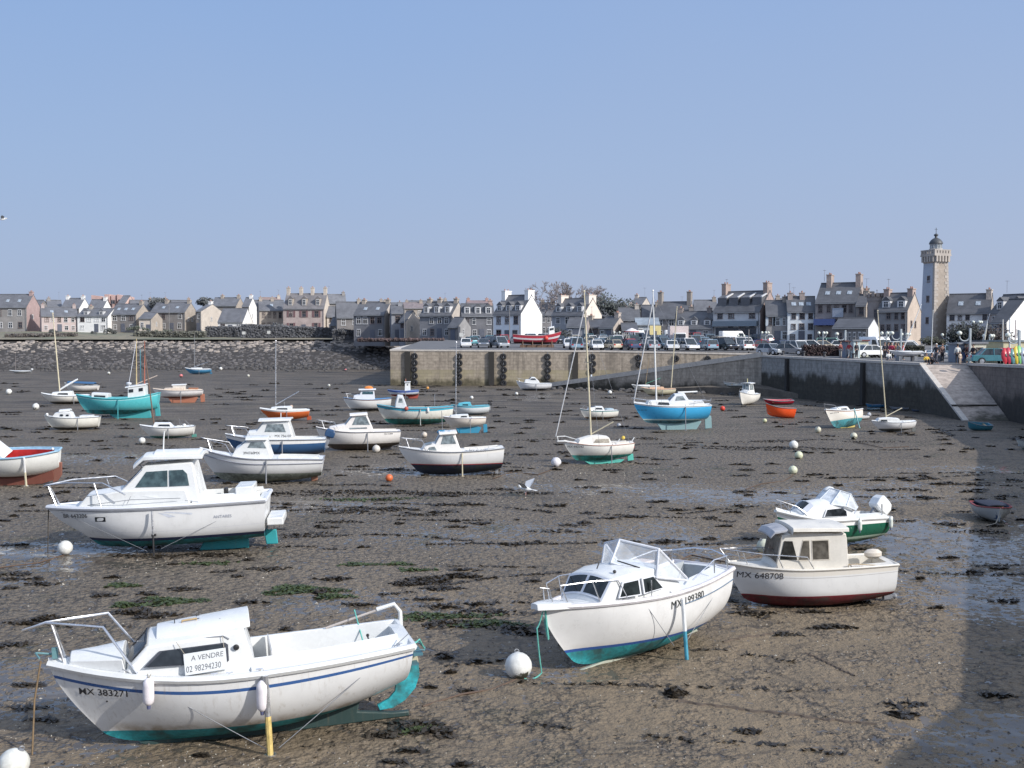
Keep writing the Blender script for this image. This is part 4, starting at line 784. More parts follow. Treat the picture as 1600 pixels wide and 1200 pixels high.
b.text('MX 299110', .90, .205, .022); MB().ball(b.p3(.62, 1.0, .0), .16, 10).build('red_buoy', M((.45, .10, .07), .6), b.root); MB().ball(b.p3(.34, 1.03, -.02), .15, 10, sq=(.7, .7, 1.4)).build('white_float', MW, b.root); b.rail([[(.24, 0, 0), (.24, 0, .18)]], .004, MGREY, 'stern_post'); b.done()
b = motor('light blue and white cabin boat behind the weathered open fishing boat', 704, 765, 648, 189, (.70, .73, .74), (.05, .18, .28), .05, name='cabin_boat', cab=M((.10, .42, .52), .5, .12, name='light_blue_paint'), prof=[(.84, -.01), (.80, .05), (.64, .09), (.50, .095), (.46, -.01)], wf=.5, wa=.75, wins=[[(.72, .02), (.70, .05), (.57, .055), (.56, .02)]], upper=((.10, .40, .50), .84), zs=(.26, .235, .28), rail=False, legs=0, hi=True); b.outboard(MBLK, -.02, .0, 0, sc=.07); b.done()
b = sailer('ivory sailing boat on a bright blue keel with tall grey mast', 691, 760, 676, 188, (.74, .68, .60), (.03, .22, .36), .02, (712, 535), .70, MALU, None, keel=.12, ch=.06, B=.40, zs=(.36, .35, .385), zk=(.21, .13, .2), kmat=keel_mat((.03, .25, .40), 3), hi=True, stays=False, prof=[(.86, -.005), (.82, .04), (.60, .075), (.42, .08), (.40, -.01)], win2=[(.60, .025), (.58, .055), (.46, .058), (.45, .028)], legs=.38, ws=.5, strake=M((.25, .17, .15), .6), stripe=((.30, .22, .2), .84, .86), pitch=-.5); b.done()
b = sailer('low white dinghy with thin bare mast, far left on the mud', 15, 49, 583, 181, (.70, .72, .70), (.2, .2, .2), .03, (24, 552), .72, M((.3, .26, .25), .6), None, keel=.0, ch=.01, win=False, legs=0, B=.28, zs=(.10, .10, .13), stays=False, name='sailing_dinghy', mr=.006); b.outboard(MW, -.02, .06, -.5, sc=.06); b.done()
b = sailer('small blue sailing boat far out on the left by the rocks', 289, 330, 585, 183, (.06, .26, .46), (.05, .16, .26), .03, (304, 525), .64, MGREY, (.52, .18), MALU, keel=.02, ch=.05, win=False, stripe=((.6, .68, .72), .86, 1.02), stays=False, mr=.010); b.done()
# ---- red fishing boat shored up on the quay
b = motor('dark red and white wooden fishing boat propped up on the far quay', 803, 876, 543, 3, (.36, .03, .05), (.015, .015, .018), .115, name='fishing_boat', cab=MW, prof=None, cock=(.12, .62), deckm=M((.32, .30, .28), .7), inner=M((.2, .18, .17), .8), stripe=((.62, .60, .62), .50, .70), zs=(.27, .24, .33), zk=(.10, .07, .10), ws=.7, B=.28, rail=False, hi=True, legs=0, strake=M((.4, .06, .07), .6), pos=AT(839, 543, 166), L=7.4, dirt=.1, upper=((.40, .04, .06), .78))
b.cabin([(.865, -.01), (.86, .02), (.85, .15), (.745, .155), (.74, -.01)], .5, .6, MW, .05, .01, name='wheelhouse', wins=[[(.84, .085), (.838, .13), (.81, .13), (.81, .085)], [(.80, .085), (.80, .13), (.76, .13), (.76, .085)]])
b.rail([[(.80, 0, .16), (.80, 0, .27)], [(.80, .35, .22), (.80, -.35, .22)], [(.80, .35, .22), (.80, .3, .15)]], .006, MWB, 'mast'); MB().ball(b.p3(.68, -1.02, -.06), .35, 10).build('red_float', M((.62, .07, .05), .5), b.root)
sh = MB()
for t in (.2, .4, .6, .8):
    for sd in (1, -1): sh.tube([(b.X(t), sd * 1.15, -.0), (b.X(t), sd * b.w(t) * .8, .14 * b.L)], .08, 6)
sh.box((b.X(.5), 0, .02), (b.L * .7, .5, .9)); sh.build('shoring_timber', M((.16, .10, .07), .8), b.root); b.done()
# ================================================================== BUOYS
def buoy(px, py, rpx, col, label, dark=None, cat='buoy', group=None, squash=1):
    p = G(px, py + rpx * .9); r = rpx / F * p.y
    e = empty('mooring_buoy', (p.x, p.y, r * .93 - .02), (rnd.uniform(-.6, .6), rnd.uniform(-.6, .6), rnd.uniform(0, 6)), label, cat, group)
    m, nt, bs = mat_new('buoy_shell'); co = coords(nt); n1 = noise_(nt, co, 2.2 / r * .3, 4, .6, .5); n2 = noise_(nt, co, 9 / r * .3, 3)
    c = mixc(nt, ramp(nt, n2, .35, .75), tuple(x * .78 for x in col), col)
    dk = dark or (.05, .05, .035)
    sp = nt.nodes.new('ShaderNodeSeparateXYZ'); nt.links.new(co, sp.inputs[0])
    low = ramp(nt, math_(nt, 'ADD', math_(nt, 'MULTIPLY', sp.outputs[2], 1 / r), math_(nt, 'MULTIPLY', math_(nt, 'SUBTRACT', n1, .5), 2.2)), -.75, -.6, 1, 0)
    nt.links.new(mixc(nt, low, c, dk), bs.inputs['Base Color']); bs.inputs['Roughness'].default_value = .45
    MB().ball((0, 0, 0), r, 24 if rpx > 6 else 14).build('buoy_body', m, e)
    t = MB(); ring = [(r * .16 * math.cos(a), 0, r * 1.02 + r * .1 + r * .12 * math.sin(a)) for a in [i * .7 for i in range(10)]]
    t.lathe([(r * .22, r * .93), (r * .2, r * 1.05)], 10); t.tube(ring, r * .045, 5); t.build('mooring_eye', MGREY, e)
    return e
WB = (.76, .76, .72)
buoy(22, 1191, 24, (.74, .74, .68), 'large white mooring buoy cut by the bottom left corner')
BU2 = buoy(102, 855, 11.5, WB, 'white buoy with black base below the bow of the tall-wheelhouse cruiser', (.015, .012, .02))
BU3 = buoy(810, 1039, 21.5, WB, 'large white buoy with dark weed patch, roped to the bow of the windscreen cabin boat')
buoy(1194, 853, 12, (.62, .63, .50), 'yellowish white buoy behind the cream pilot-house boat')
buoy(1240, 695, 7, WB, 'white buoy, furthest of the line of three right of centre', (.02, .02, .02))
buoy(1248, 711, 6.5, (.66, .68, .48), 'yellowish buoy, middle one of the line of three')
buoy(1239, 734, 7, (.66, .68, .50), 'yellowish buoy, nearest of the line of three')
buoy(869, 722, 8, (.76, .74, .76), 'white buoy at the bow of the teal-keeled sailing boat')
buoy(1278, 671, 5, (.66, .64, .50), 'cream buoy at the bow of the heeled boat'); buoy(1334, 681, 5.5, (.66, .64, .50), 'cream buoy in front of the yellow-masted boat by the slipway')
buoy(56, 635, 5.2, WB, 'white buoy at the bow of the left yellow-masted sailing boat'); buoy(14, 612, 4.6, WB, 'lone white buoy near the left edge')
buoy(222, 688, 5.2, WB, 'white buoy under the bow of the dark-masted sailing boat'); buoy(97, 572, 3.2, (.62, .6, .5), 'pale buoy on far mud behind the yellow mast')
buoy(608, 746, 6, (.70, .16, .05), 'orange buoy at the bow of the navy-bottomed boat'); buoy(588, 701, 6.2, (.66, .62, .56), 'grubby white buoy under the stern of the tinted-window boat')
buoy(663, 679, 4.6, (.62, .55, .46), 'pale buoy among dark weed behind the navy-bottomed boat'); buoy(1129, 638, 4, (.72, .06, .03), 'red ball buoy right of the blue motor-sailer'); buoy(953, 613, 3.4, WB, 'white buoy on the mud below the ramp')
buoy(994, 609, 3, WB, 'white buoy left of the cream ketch hull'); buoy(283, 587, 2.8, (.66, .20, .20), 'pink-red buoy left of the far blue sailing boat'); buoy(345, 576, 2.6, WB, 'white buoy right of the far blue sailing boat'); buoy(373, 572, 2.4, WB, 'white buoy near the foot of the rock bank')
buoy(170, 583, 2.4, (.6, .6, .55), 'pale buoy behind the turquoise fishing boat'); buoy(668, 606, 2.4, (.70, .34, .08), 'orange buoy near the jetty end'); buoy(737, 621, 2.8, WB, 'white buoy behind the light blue cabin boat'); buoy(1195, 657, 3.4, (.66, .66, .40), 'yellowish buoy below the orange-red dinghy')
buoy(807, 615, 2.6, WB, 'white buoy at the bow of the day cruiser under the jetty'); buoy(421, 574, 2.4, (.66, .64, .5), 'cream buoy beside the top of the grey mast, far mud'); buoy(455, 635, 2.8, (.60, .42, .3), 'peach buoy behind the orange sailing boat'); buoy(10, 571, 2.6, WB, 'white buoy on far mud at the left edge'); buoy(540, 578, 2, (.66, .2, .2), 'tiny red buoy left of the jetty end')
buoy(388, 587, 2.2, (.6, .58, .5), 'pale buoy left of the cream one on the far mud'); buoy(514, 602, 2.2, (.6, .6, .55), 'white buoy in front of the jetty corner'); buoy(967, 664, 3.2, (.5, .52, .55), 'grey-white buoy between the teal-keeled boat and blue motor-sailer'); buoy(985, 606, 2.2, (.6, .2, .18), 'red float at the stem of the boat below the ramp'); buoy(1058, 601, 2.2, (.6, .6, .58), 'white float right of the ketch mast')
# ---- mooring ropes
def rope(pts, r, mat, label, name='mooring_rope', sag=.0):
    cat_ = 'chain' if 'chain' in name else 'rope'
    P = []
    for a, c in zip(pts[:-1], pts[1:]):
        a, c = Vector(a), Vector(c)
        for i in range(8): t = i / 8; P.append(a.lerp(c, t) - Vector((0, 0, sag * 4 * t * (1 - t))))
    P.append(Vector(pts[-1])); tag(MB().tube(P, r, 6).build(name, mat), label, cat_)
def W(b, t, y, h): return b.Mw @ b.p3(t, y, h)
q = W(B3, .99, .6, .0); r3 = BU3.location
rope([q, (q.x - .12, q.y - .05, .9), (r3.x + .42, r3.y + .1, .05), (r3.x + .1, r3.y - .1, .01)], .014, MROPET, 'green rope from the windscreen boat down to its buoy', sag=.06)
rope([W(B3, .985, -.6, .0), W(B3, .97, .3, -.12), W(B3, .985, .8, -.0)], .02, MROPET, 'green rope coiled round the bow of the windscreen cabin boat', sag=.05)
q = W(B1, 1.02, 0, .01); rope([q, (q.x - .08, q.y - .05, .75), (q.x - .06, q.y - .2, .0)], .014, M((.20, .14, .08), .9, .3, name='brown_rope'), 'brown rope hanging from the bow of the boat for sale')
q = W(B2, .995, 0, -.01); rope([q, (q.x - .02, q.y, .7), (q.x, q.y - .1, -.0)], .016, M((.07, .06, .05), .9, name='dark_rope'), 'dark rope hanging from the bow of the tall-wheelhouse cruiser')
rope([W(B1, .01, .95, .04), W(B1, .40, 1.05, -.21)], .006, MGREY, 'thin line from the stern down to the leg of the boat for sale', sag=.02); rope([W(B1, .80, .95, .02), W(B1, .43, 1.06, -.21)], .006, MGREY, 'thin line from the foredeck down to the leg of the boat for sale', sag=.02)
rope([W(B2, .03, .97, .0), W(B2, .47, 1.05, -.19)], .006, MGREY, 'thin line from the stern down to the leg of the cruiser'); rope([W(B2, .93, .97, -.02), W(B2, .53, 1.05, -.20)], .006, MGREY, 'thin line from the bow down to the leg of the cruiser')
rope([W(B3, .03, .97, .0), W(B3, .38, 1.05, -.20)], .006, MGREY, 'thin line from the stern down to the leg of the windscreen boat'); rope([W(B3, .60, .97, .0), W(B3, .46, 1.08, -.20)], .006, MGREY, 'thin line from the rail down to the leg of the windscreen boat')
q = W(B22, .98, 0, -.01); rope([q, (q.x - .3, q.y - .3, .06), G(1495, 822)], .016, MROPE, 'pale rope trailing from the covered dinghy', sag=.1)
q = W(B4, 1.0, 0, -.0); rope([q, (q.x - .02, q.y - .02, .05)], .02, MROPE, 'white rope hanging from the bow of the cream pilot-house boat')
q = W(B1, .0, .9, .0); rope([W(B1, .13, -.9, .06), W(B1, .12, -.3, -.02), W(B1, .13, .2, -.07)], .012, MROPET, 'green rope tied across the cockpit of the boat for sale')
q = W(B1, .0, .9, .0); rope([q, W(B1, -.03, .55, .0), W(B1, -.05, .3, -.04)], .014, MROPET, 'green rope looped over the transom of the boat for sale')

for i, (pts, lb) in enumerate((([(808, 1062), (770, 1078), (720, 1086), (660, 1105)], 'rusty chain lying on the sand left of the big roped buoy'), ([(1240, 742), (1225, 752), (1190, 756), (1165, 765)], 'rusty chain from the nearest of the three buoys in line'), ([(1190, 868), (1140, 880), (1080, 868), (1030, 890)], 'rusty chain behind the windscreen boat'), ([(100, 868), (60, 880), (10, 886), (-30, 892)], 'rusty chain from the black-based buoy to the left edge'), ([(868, 732), (840, 742), (800, 738), (770, 748)], 'rusty chain beside the mid-harbour white buoy'), ([(1333, 690), (1380, 700), (1420, 698)], 'rusty chain from the cream buoy by the slipway boats'))):
    rope([(G(*p).x, G(*p).y, .012) for p in pts], .02, M((.10, .065, .045), .8, .3, 12, name='rusty_chain'), lb, 'mooring_chain')
# ================================================================== GROUND
def fbm(x, y, sc, oct_=4, seed=0.0): return mnoise.fractal(Vector((x * sc + seed, y * sc - seed, seed * .37)), .9, 2.0, oct_)
WET = [  # pixel centre, radii (m), strength: places where a film of water stands
    (60, 1075, 1.9, 1.1, 1), (130, 1040, 1.6, .8, .8), (30, 860, 2.6, 1.1, 1), (160, 880, 2.0, .9, .9), (600, 945, 2.0, 1.0, .7), (520, 935, 1.2, .8, .6), (1225, 775, 5, 2.0, .9), (1150, 770, 3, 1.3, .8), (1440, 835, 2.4, 2.6, 1), (1470, 855, 2.4, 2.2, 1), (1570, 925, 2.2, 2.6, .9), (1590, 1150, 1.4, .9, 1), (1560, 1165, 1.2, .7, .8), (1050, 850, 1.2, 3.2, .8), (1000, 860, 1.2, 2.0, .6), (720, 740, 3, 1.4, .45), (950, 760, 4, 1.2, .5), (1020, 765, 4, 1.2, .55),
    (700, 840, 3, 1.2, .45), (850, 830, 4, 1.6, .45), (1540, 735, 4, 2.0, .5), (1400, 760, 3, 1.4, .5), (620, 735, 3, 2.0, .6), (480, 790, 3, 1.6, .6), (230, 715, 6, 2.5, .5), (1130, 870, 2, 1.6, .5), (90, 905, 2.0, .6, .6), (1060, 600, 18, 8, .4), (700, 620, 30, 8, .3), (150, 600, 40, 10, .3), (1330, 605, 20, 8, .35), (430, 960, 1.5, .7, .3), (1180, 900, 1.5, 1.2, .4)]
WETW = [(G(a, b_).x, G(a, b_).y, rx, ry, s_) for a, b_, rx, ry, s_ in WET]
def wetmask(x, y):
    k = 0
    for cx, cy, rx, ry, s_ in WETW:
        d = ((x - cx) / (rx * 1.5)) ** 2 + ((y - cy) / (ry * 1.5)) ** 2
        if d < 1: k = max(k, s_ * (1 - d) ** .7)
    return clamp(k)
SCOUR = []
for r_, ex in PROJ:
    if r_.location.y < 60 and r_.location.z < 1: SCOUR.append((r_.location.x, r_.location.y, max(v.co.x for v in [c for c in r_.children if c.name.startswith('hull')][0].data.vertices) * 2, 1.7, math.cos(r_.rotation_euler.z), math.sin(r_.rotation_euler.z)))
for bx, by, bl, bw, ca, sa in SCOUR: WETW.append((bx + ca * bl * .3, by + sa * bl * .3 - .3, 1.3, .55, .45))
def ground_z(x, y):
    f = clamp(1.3 - y / 60, .25, 1); z = fbm(x, y, .35, 3, 3.1) * .035
    if y < 70: z += fbm(x, y, 2.2, 4, 9.4) * .022 * f + fbm(x, y, 6.5, 2, 4.4) * .010 * f
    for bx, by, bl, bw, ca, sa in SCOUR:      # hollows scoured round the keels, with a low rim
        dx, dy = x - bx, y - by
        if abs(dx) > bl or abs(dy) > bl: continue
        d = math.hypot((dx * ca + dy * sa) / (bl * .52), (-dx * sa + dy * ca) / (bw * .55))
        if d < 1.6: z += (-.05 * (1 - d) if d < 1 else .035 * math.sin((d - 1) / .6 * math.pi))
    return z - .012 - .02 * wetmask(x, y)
def mud():
    ys = []; y = 7.0
    while y < 330: ys.append(y); y *= 1.0 + (.0052 if y < 60 else .012)
    ys += [400, 700, 1500, 4000]; nx = 420; vs, wet, fs = [], [], []
    for y in ys:
        half = max(18, .62 * y + 6) if y < 390 else y * 1.2
        for i in range(nx + 1):
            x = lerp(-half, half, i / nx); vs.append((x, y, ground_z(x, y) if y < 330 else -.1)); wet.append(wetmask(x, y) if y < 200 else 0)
    for j in range(len(ys) - 1):
        for i in range(nx): a = j * (nx + 1) + i; fs.append((a, a + 1, a + nx + 2, a + nx + 1))
    # strip under and behind the camera
    k = len(vs); vs += [(-60, -40, -.02), (60, -40, -.02), (60, 7, -.02), (-60, 7, -.02)]; wet += [0] * 4; fs.append((k, k + 1, k + 2, k + 3))
    me = bpy.data.meshes.new('mudflat'); me.from_pydata(vs, [], fs); me.polygons.foreach_set('use_smooth', [True] * len(fs))
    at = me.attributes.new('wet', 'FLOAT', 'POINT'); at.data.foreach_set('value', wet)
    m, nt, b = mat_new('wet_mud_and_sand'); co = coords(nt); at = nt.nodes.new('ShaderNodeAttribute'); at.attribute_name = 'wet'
    sx = nt.nodes.new('ShaderNodeSeparateXYZ'); nt.links.new(co, sx.inputs[0])
    n1, n2, n3, n4 = noise_(nt, co, .11, 5, .6), noise_(nt, co, .9, 5, .62, .4), noise_(nt, co, 5.5, 5, .65, .3), noise_(nt, co, 26, 3, .6)
    cs = nt.nodes.new('ShaderNodeMapping'); cs.inputs['Scale'].default_value = (.10, .45, 1); nt.links.new(co, cs.inputs[0]); st = noise_(nt, cs.outputs[0], 1.0, 5, .65, .6)
    # sand (right foreground) to grey silt (left, far)
    far = ramp(nt, math_(nt, 'ADD', sx.outputs[1], math_(nt, 'MULTIPLY', sx.outputs[0], -1.2)), 8, 46)
    n5 = noise_(nt, co, 1.1, 5, .7, .8)
    dc = nt.nodes.new('ShaderNodeMix'); dc.data_type = 'VECTOR'; dc.inputs[0].default_value = .07
    nz = nt.nodes.new('ShaderNodeTexNoise'); nz.inputs['Scale'].default_value = 9; nt.links.new(co, nz.inputs['Vector']); nt.links.new(co, dc.inputs[4]); nt.links.new(nz.outputs['Color'], dc.inputs[5])
    fl2 = nt.nodes.new('ShaderNodeMapping'); fl2.inputs['Scale'].default_value = (1, 1, .2); nt.links.new(dc.outputs[1], fl2.inputs[0])
    def vor(sc):
        v = nt.nodes.new('ShaderNodeTexVoronoi'); v.feature = 'F1'; v.voronoi_dimensions = '2D'; v.inputs['Scale'].default_value = sc; nt.links.new(fl2.outputs[0], v.inputs['Vector']); return v.outputs['Distance']
    v1, v2 = vor(5.2), vor(13.0); cast = math_(nt, 'ADD', math_(nt, 'MULTIPLY', v1, .65), math_(nt, 'MULTIPLY', v2, .35))     # worm casts: 0 on top, ~.55 in the crevices
    crumb = math_(nt, 'MAXIMUM', math_(nt, 'MULTIPLY', ramp(nt, math_(nt, 'ADD', n2, math_(nt, 'MULTIPLY', n1, .6)), .68, .92), .9), math_(nt, 'MULTIPLY', far, .85))
    base = mixc(nt, far, (.205, .158, .104), (.165, .137, .104))
    base = mixc(nt, math_(nt, 'MULTIPLY', ramp(nt, n1, .40, .62), .40), base, (.115, .096, .074))
    base = mixc(nt, math_(nt, 'MULTIPLY', ramp(nt, n2, .50, .72), .40), base, (.115, .095, .077))
    base = mixc(nt, math_(nt, 'MULTIPLY', math_(nt, 'MULTIPLY', ramp(nt, cast, .42, .58), crumb), .85), base, (.045, .037, .031))  # crevices darkened for relief shade as well as soaked mud
    base = mixc(nt, math_(nt, 'MULTIPLY', math_(nt, 'MULTIPLY', ramp(nt, cast, .28, .14), crumb), .35), base, (.30, .255, .20))  # cast tops paled to imitate light on the relief
    base = mixc(nt, math_(nt, 'MULTIPLY', ramp(nt, n3, .56, .68), .5), base, (.075, .062, .050))
    base = mixc(nt, math_(nt, 'MULTIPLY', ramp(nt, n4, .60, .72), .6), base, (.030, .025, .021))
    base = mixc(nt, math_(nt, 'MULTIPLY', ramp(nt, n4, .38, .28), .35), base, (.38, .32, .25))
    fs_ = math_(nt, 'MULTIPLY', ramp(nt, sx.outputs[1], 45, 120), ramp(nt, st, .46, .60)); base = mixc(nt, math_(nt, 'MULTIPLY', fs_, .75), base, (.030, .027, .025))
    fl = math_(nt, 'MULTIPLY', ramp(nt, sx.outputs[1], 40, 90), ramp(nt, st, .44, .34)); base = mixc(nt, math_(nt, 'MULTIPLY', fl, .35), base, (.20, .18, .16))
    rid = math_(nt, 'ABSOLUTE', math_(nt, 'SUBTRACT', noise_(nt, co, .16, 4, .5, 1.0), .5)); rl = ramp(nt, rid, .0, .012, 1, 0); base = mixc(nt, math_(nt, 'MULTIPLY', rl, .5), base, (.062, .053, .044))
    gr = math_(nt, 'MULTIPLY', math_(nt, 'MULTIPLY', ramp(nt, n1, .52, .62), ramp(nt, n2, .50, .66)), .5); base = mixc(nt, gr, base, (.045, .052, .022))
    # standing water: a film between the casts where the wet attribute is high, scattered flecks elsewhere
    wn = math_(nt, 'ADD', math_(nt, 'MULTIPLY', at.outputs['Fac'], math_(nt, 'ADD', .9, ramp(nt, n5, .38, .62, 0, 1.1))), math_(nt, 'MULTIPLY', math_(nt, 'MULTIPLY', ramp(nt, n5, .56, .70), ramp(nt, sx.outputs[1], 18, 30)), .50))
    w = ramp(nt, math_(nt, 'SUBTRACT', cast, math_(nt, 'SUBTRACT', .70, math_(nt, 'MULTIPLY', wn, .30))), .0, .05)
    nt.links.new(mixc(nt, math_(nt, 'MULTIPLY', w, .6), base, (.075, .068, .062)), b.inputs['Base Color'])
    nt.links.new(math_(nt, 'ADD', ramp(nt, w, 0, 1, .6, .03), math_(nt, 'MULTIPLY', n3, .06)), b.inputs['Roughness'])
    b.inputs['Specular IOR Level'].default_value = .28
    hc = math_(nt, 'MULTIPLY', math_(nt, 'SUBTRACT', .7, cast), math_(nt, 'ADD', .25, math_(nt, 'MULTIPLY', crumb, .75)))
    h = math_(nt, 'ADD', hc, math_(nt, 'ADD', math_(nt, 'MULTIPLY', n3, .35), math_(nt, 'MULTIPLY', n4, .22))); bp = nt.nodes.new('ShaderNodeBump'); bp.inputs['Distance'].default_value = .13
    nt.links.new(h, bp.inputs['Height']); nt.links.new(ramp(nt, w, 0, 1, .9, .015), bp.inputs['Strength']); nt.links.new(bp.outputs[0], b.inputs['Normal'])
    me.materials.append(m); o = link('mudflat', me); tag(o, 'wet brown-grey tidal mud and sand of the harbour floor', kind='structure')
mud()
def gz(x, y): return ground_z(x, y)
# seaweed: low ragged heaps of small leafy lumps
def clump(vs, fs, cx, cy, rx, ry, h, n, leaf, rr):
    for _ in range(n):
        a, q = rr.uniform(0, 6.283), math.sqrt(rr.random()); wob = 1 + .35 * math.sin(3 * a + cx * 7)
        x, y = cx + rx * q * math.cos(a) * wob, cy + ry * q * math.sin(a) * wob; z0 = gz(x, y); z = z0 + h * max(0, 1 - q * q) * rr.uniform(.5, 1.1) + .012
        s_ = leaf * rr.uniform(.5, 1.3); th = rr.uniform(0, 6.28); tx, ty = rr.uniform(-.55, .55), rr.uniform(-.55, .55); k = len(vs); el = rr.uniform(.3, .8)
        for dx, dy in ((1, 0), (.2, el), (-1, .1), (-.1, -el)):
            u, v = s_ * (dx * math.cos(th) - dy * math.sin(th)), s_ * (dx * math.sin(th) + dy * math.cos(th)); vs.append((x + u, y + v, max(z0 + .004, z + u * tx + v * ty)))
        fs.append((k, k + 1, k + 2, k + 3))
        if s_ > .05:
            k2 = len(vs); vs.append((x, y, z0 - .01)); fs += [(k, k + 1, k2), (k + 1, k + 2, k2), (k + 2, k + 3, k2), (k + 3, k, k2)]
def seaweed():
    rr = random.Random(21); vs, fs, vg, fg = [], [], [], []
    def P(px, py, rx, ry, h=.06, n=120, green=False, leaf=.07): p = G(px, py); clump(*( (vg, fg) if green else (vs, fs)), p.x, p.y, rx, ry, h, n, leaf, rr)
    for a in ((680, 905, .6, .5, .07, 260), (720, 900, .5, .28, .07, 160), (640, 912, .5, .2, .05, 120), (690, 920, .5, .16, .05, 110), (560, 945, .35, .12, .04, 60), (75, 970, .32, .22, .11, 130), (40, 975, .26, .14, .06, 60), (210, 955, .45, .3, .06, 160), (240, 960, .5, .25, .06, 150), (160, 930, .3, .2, .04, 70), (520, 905, .45, .2, .05, 100), (500, 925, .3, .25, .05, 80), (1300, 978, .45, .16, .04, 110), (1230, 992, .3, .12, .04, 60), (1410, 1117, .22, .14, .05, 80), (1168, 1141, .2, .08, .04, 50), (1055, 1085, .16, .14, .13, 110),
              (640, 1135, .42, .30, .07, 190), (680, 1145, .35, .16, .04, 90), (600, 1150, .3, .1, .05, 60), (560, 770, 2.8, .8, .09, 340), (700, 772, 2.0, .5, .08, 180), (430, 772, 1.2, .5, .07, 110), (840, 770, 1.2, .4, .06, 110), (610, 795, 1.0, .4, .06, 90), (545, 800, 1.2, .5, .07, 120), (660, 805, .9, .3, .06, 70), (530, 815, .8, .3, .05, 70), (480, 835, .8, .4, .05, 80), (780, 765, 1.0, .3, .05, 70), (1530, 800, 1.2, .3, .05, 80), (1410, 765, 1.4, .3, .06, 80), (1540, 830, .9, .3, .05, 60), (1240, 880, .8, .2, .04, 60), (950, 975, .3, .2, .04, 50), (800, 850, .8, .25, .04, 60), (870, 830, .8, .25, .05, 60),
              (830, 848, .7, .25, .05, 60), (1360, 690, 2.0, .6, .07, 80), (1190, 700, 3.0, 1.0, .08, 140), (1210, 690, 2.2, .8, .08, 110), (760, 955, .9, .4, .04, 120), (700, 975, .8, .35, .04, 110), (800, 985, .5, .25, .04, 70), (1180, 960, .5, .25, .03, 70), (230, 870, .8, .3, .04, 80), (320, 868, .9, .3, .05, 100), (420, 890, .6, .3, .04, 70), (285, 920, .4, .2, .04, 60)): P(*a)
    for a in ((470, 922, .9, .42, .035, 380), (520, 932, .45, .25, .03, 120), (265, 938, .7, .4, .03, 240), (190, 915, .4, .25, .025, 90), (200, 945, .4, .2, .03, 90), (690, 962, 1.1, .3, .025, 180), (650, 890, .5, .2, .02, 70), (760, 975, .8, .3, .025, 140), (650, 1140, .3, .2, .04, 60), (580, 780, 2.2, .4, .04, 130), (620, 880, .5, .2, .02, 60), (330, 880, .7, .25, .02, 70), (560, 880, .6, .2, .02, 60)): P(*a[:5], int(a[5] * 1.6), green=True, leaf=.07)
    # scattered small heaps over the whole flat, sized for their distance
    for _ in range(1050):
        y = 15 * (150 / 14) ** (rr.random() ** .8); x = rr.uniform(-.56, .56) * y
        d = fbm(x, y, .07, 3, 5.5)
        if d < -.15 and rr.random() < .75: continue
        if y < 24 and rr.random() < (.9 if x > 2 else .45): continue
        rx = rr.uniform(.06, .26) * (1 + y / 45); clump(vs, fs, x, y, rx, rx * rr.uniform(.18, .55), rr.uniform(.015, .045) * (1 + y / 120), int(14 + 22 * min(1, 20 / y) + rx * 14), .05 + y * .0014, rr)
    # drift lines: weed gathered in long ragged strands
    for _ in range(70):
        y = 17 * (75 / 17) ** rr.random(); x = rr.uniform(-.5, .5) * y; th = rr.uniform(-.5, .5); n_ = rr.randint(8, 26)
        if x > 2 and y < 24: continue
        for i in range(n_):
            th += rr.uniform(-.25, .25); x += .16 * (1 + y / 40) * math.cos(th); y += .10 * (1 + y / 40) * math.sin(th)
            if rr.random() < .8: clump(vs, fs, x, y, .12 * (1 + y / 60), .05 * (1 + y / 60), .025, rr.randint(4, 12), .035 + y * .0009, rr)
    # fine scraps close to the camera
    for _ in range(5200):
        y = 13 + 26 * rr.random() ** 1.3; x = rr.uniform(-.55, .55) * y
        if fbm(x, y, .4, 3, 2.2) < rr.uniform(-.5, .35): continue
        clump(vs, fs, x, y, .045, .03, .012, rr.choice((1, 2, 3)), .028, rr)
    for nm, v, f, m, lb in (('seaweed', vs, fs, M((.040, .032, .023), .45, .55, 5, name='brown_seaweed'), 'dark brown seaweed strewn over the mud'), ('green_algae', vg, fg, M((.045, .065, .022), .6, .45, 4, name='green_algae'), 'green algae growing on the mud in patches')):
        me = bpy.data.meshes.new(nm); me.from_pydata(v, [], f); me.materials.append(m); tag(link(nm, me), lb, 'seaweed' if nm == 'seaweed' else 'algae', kind='stuff')
seaweed()
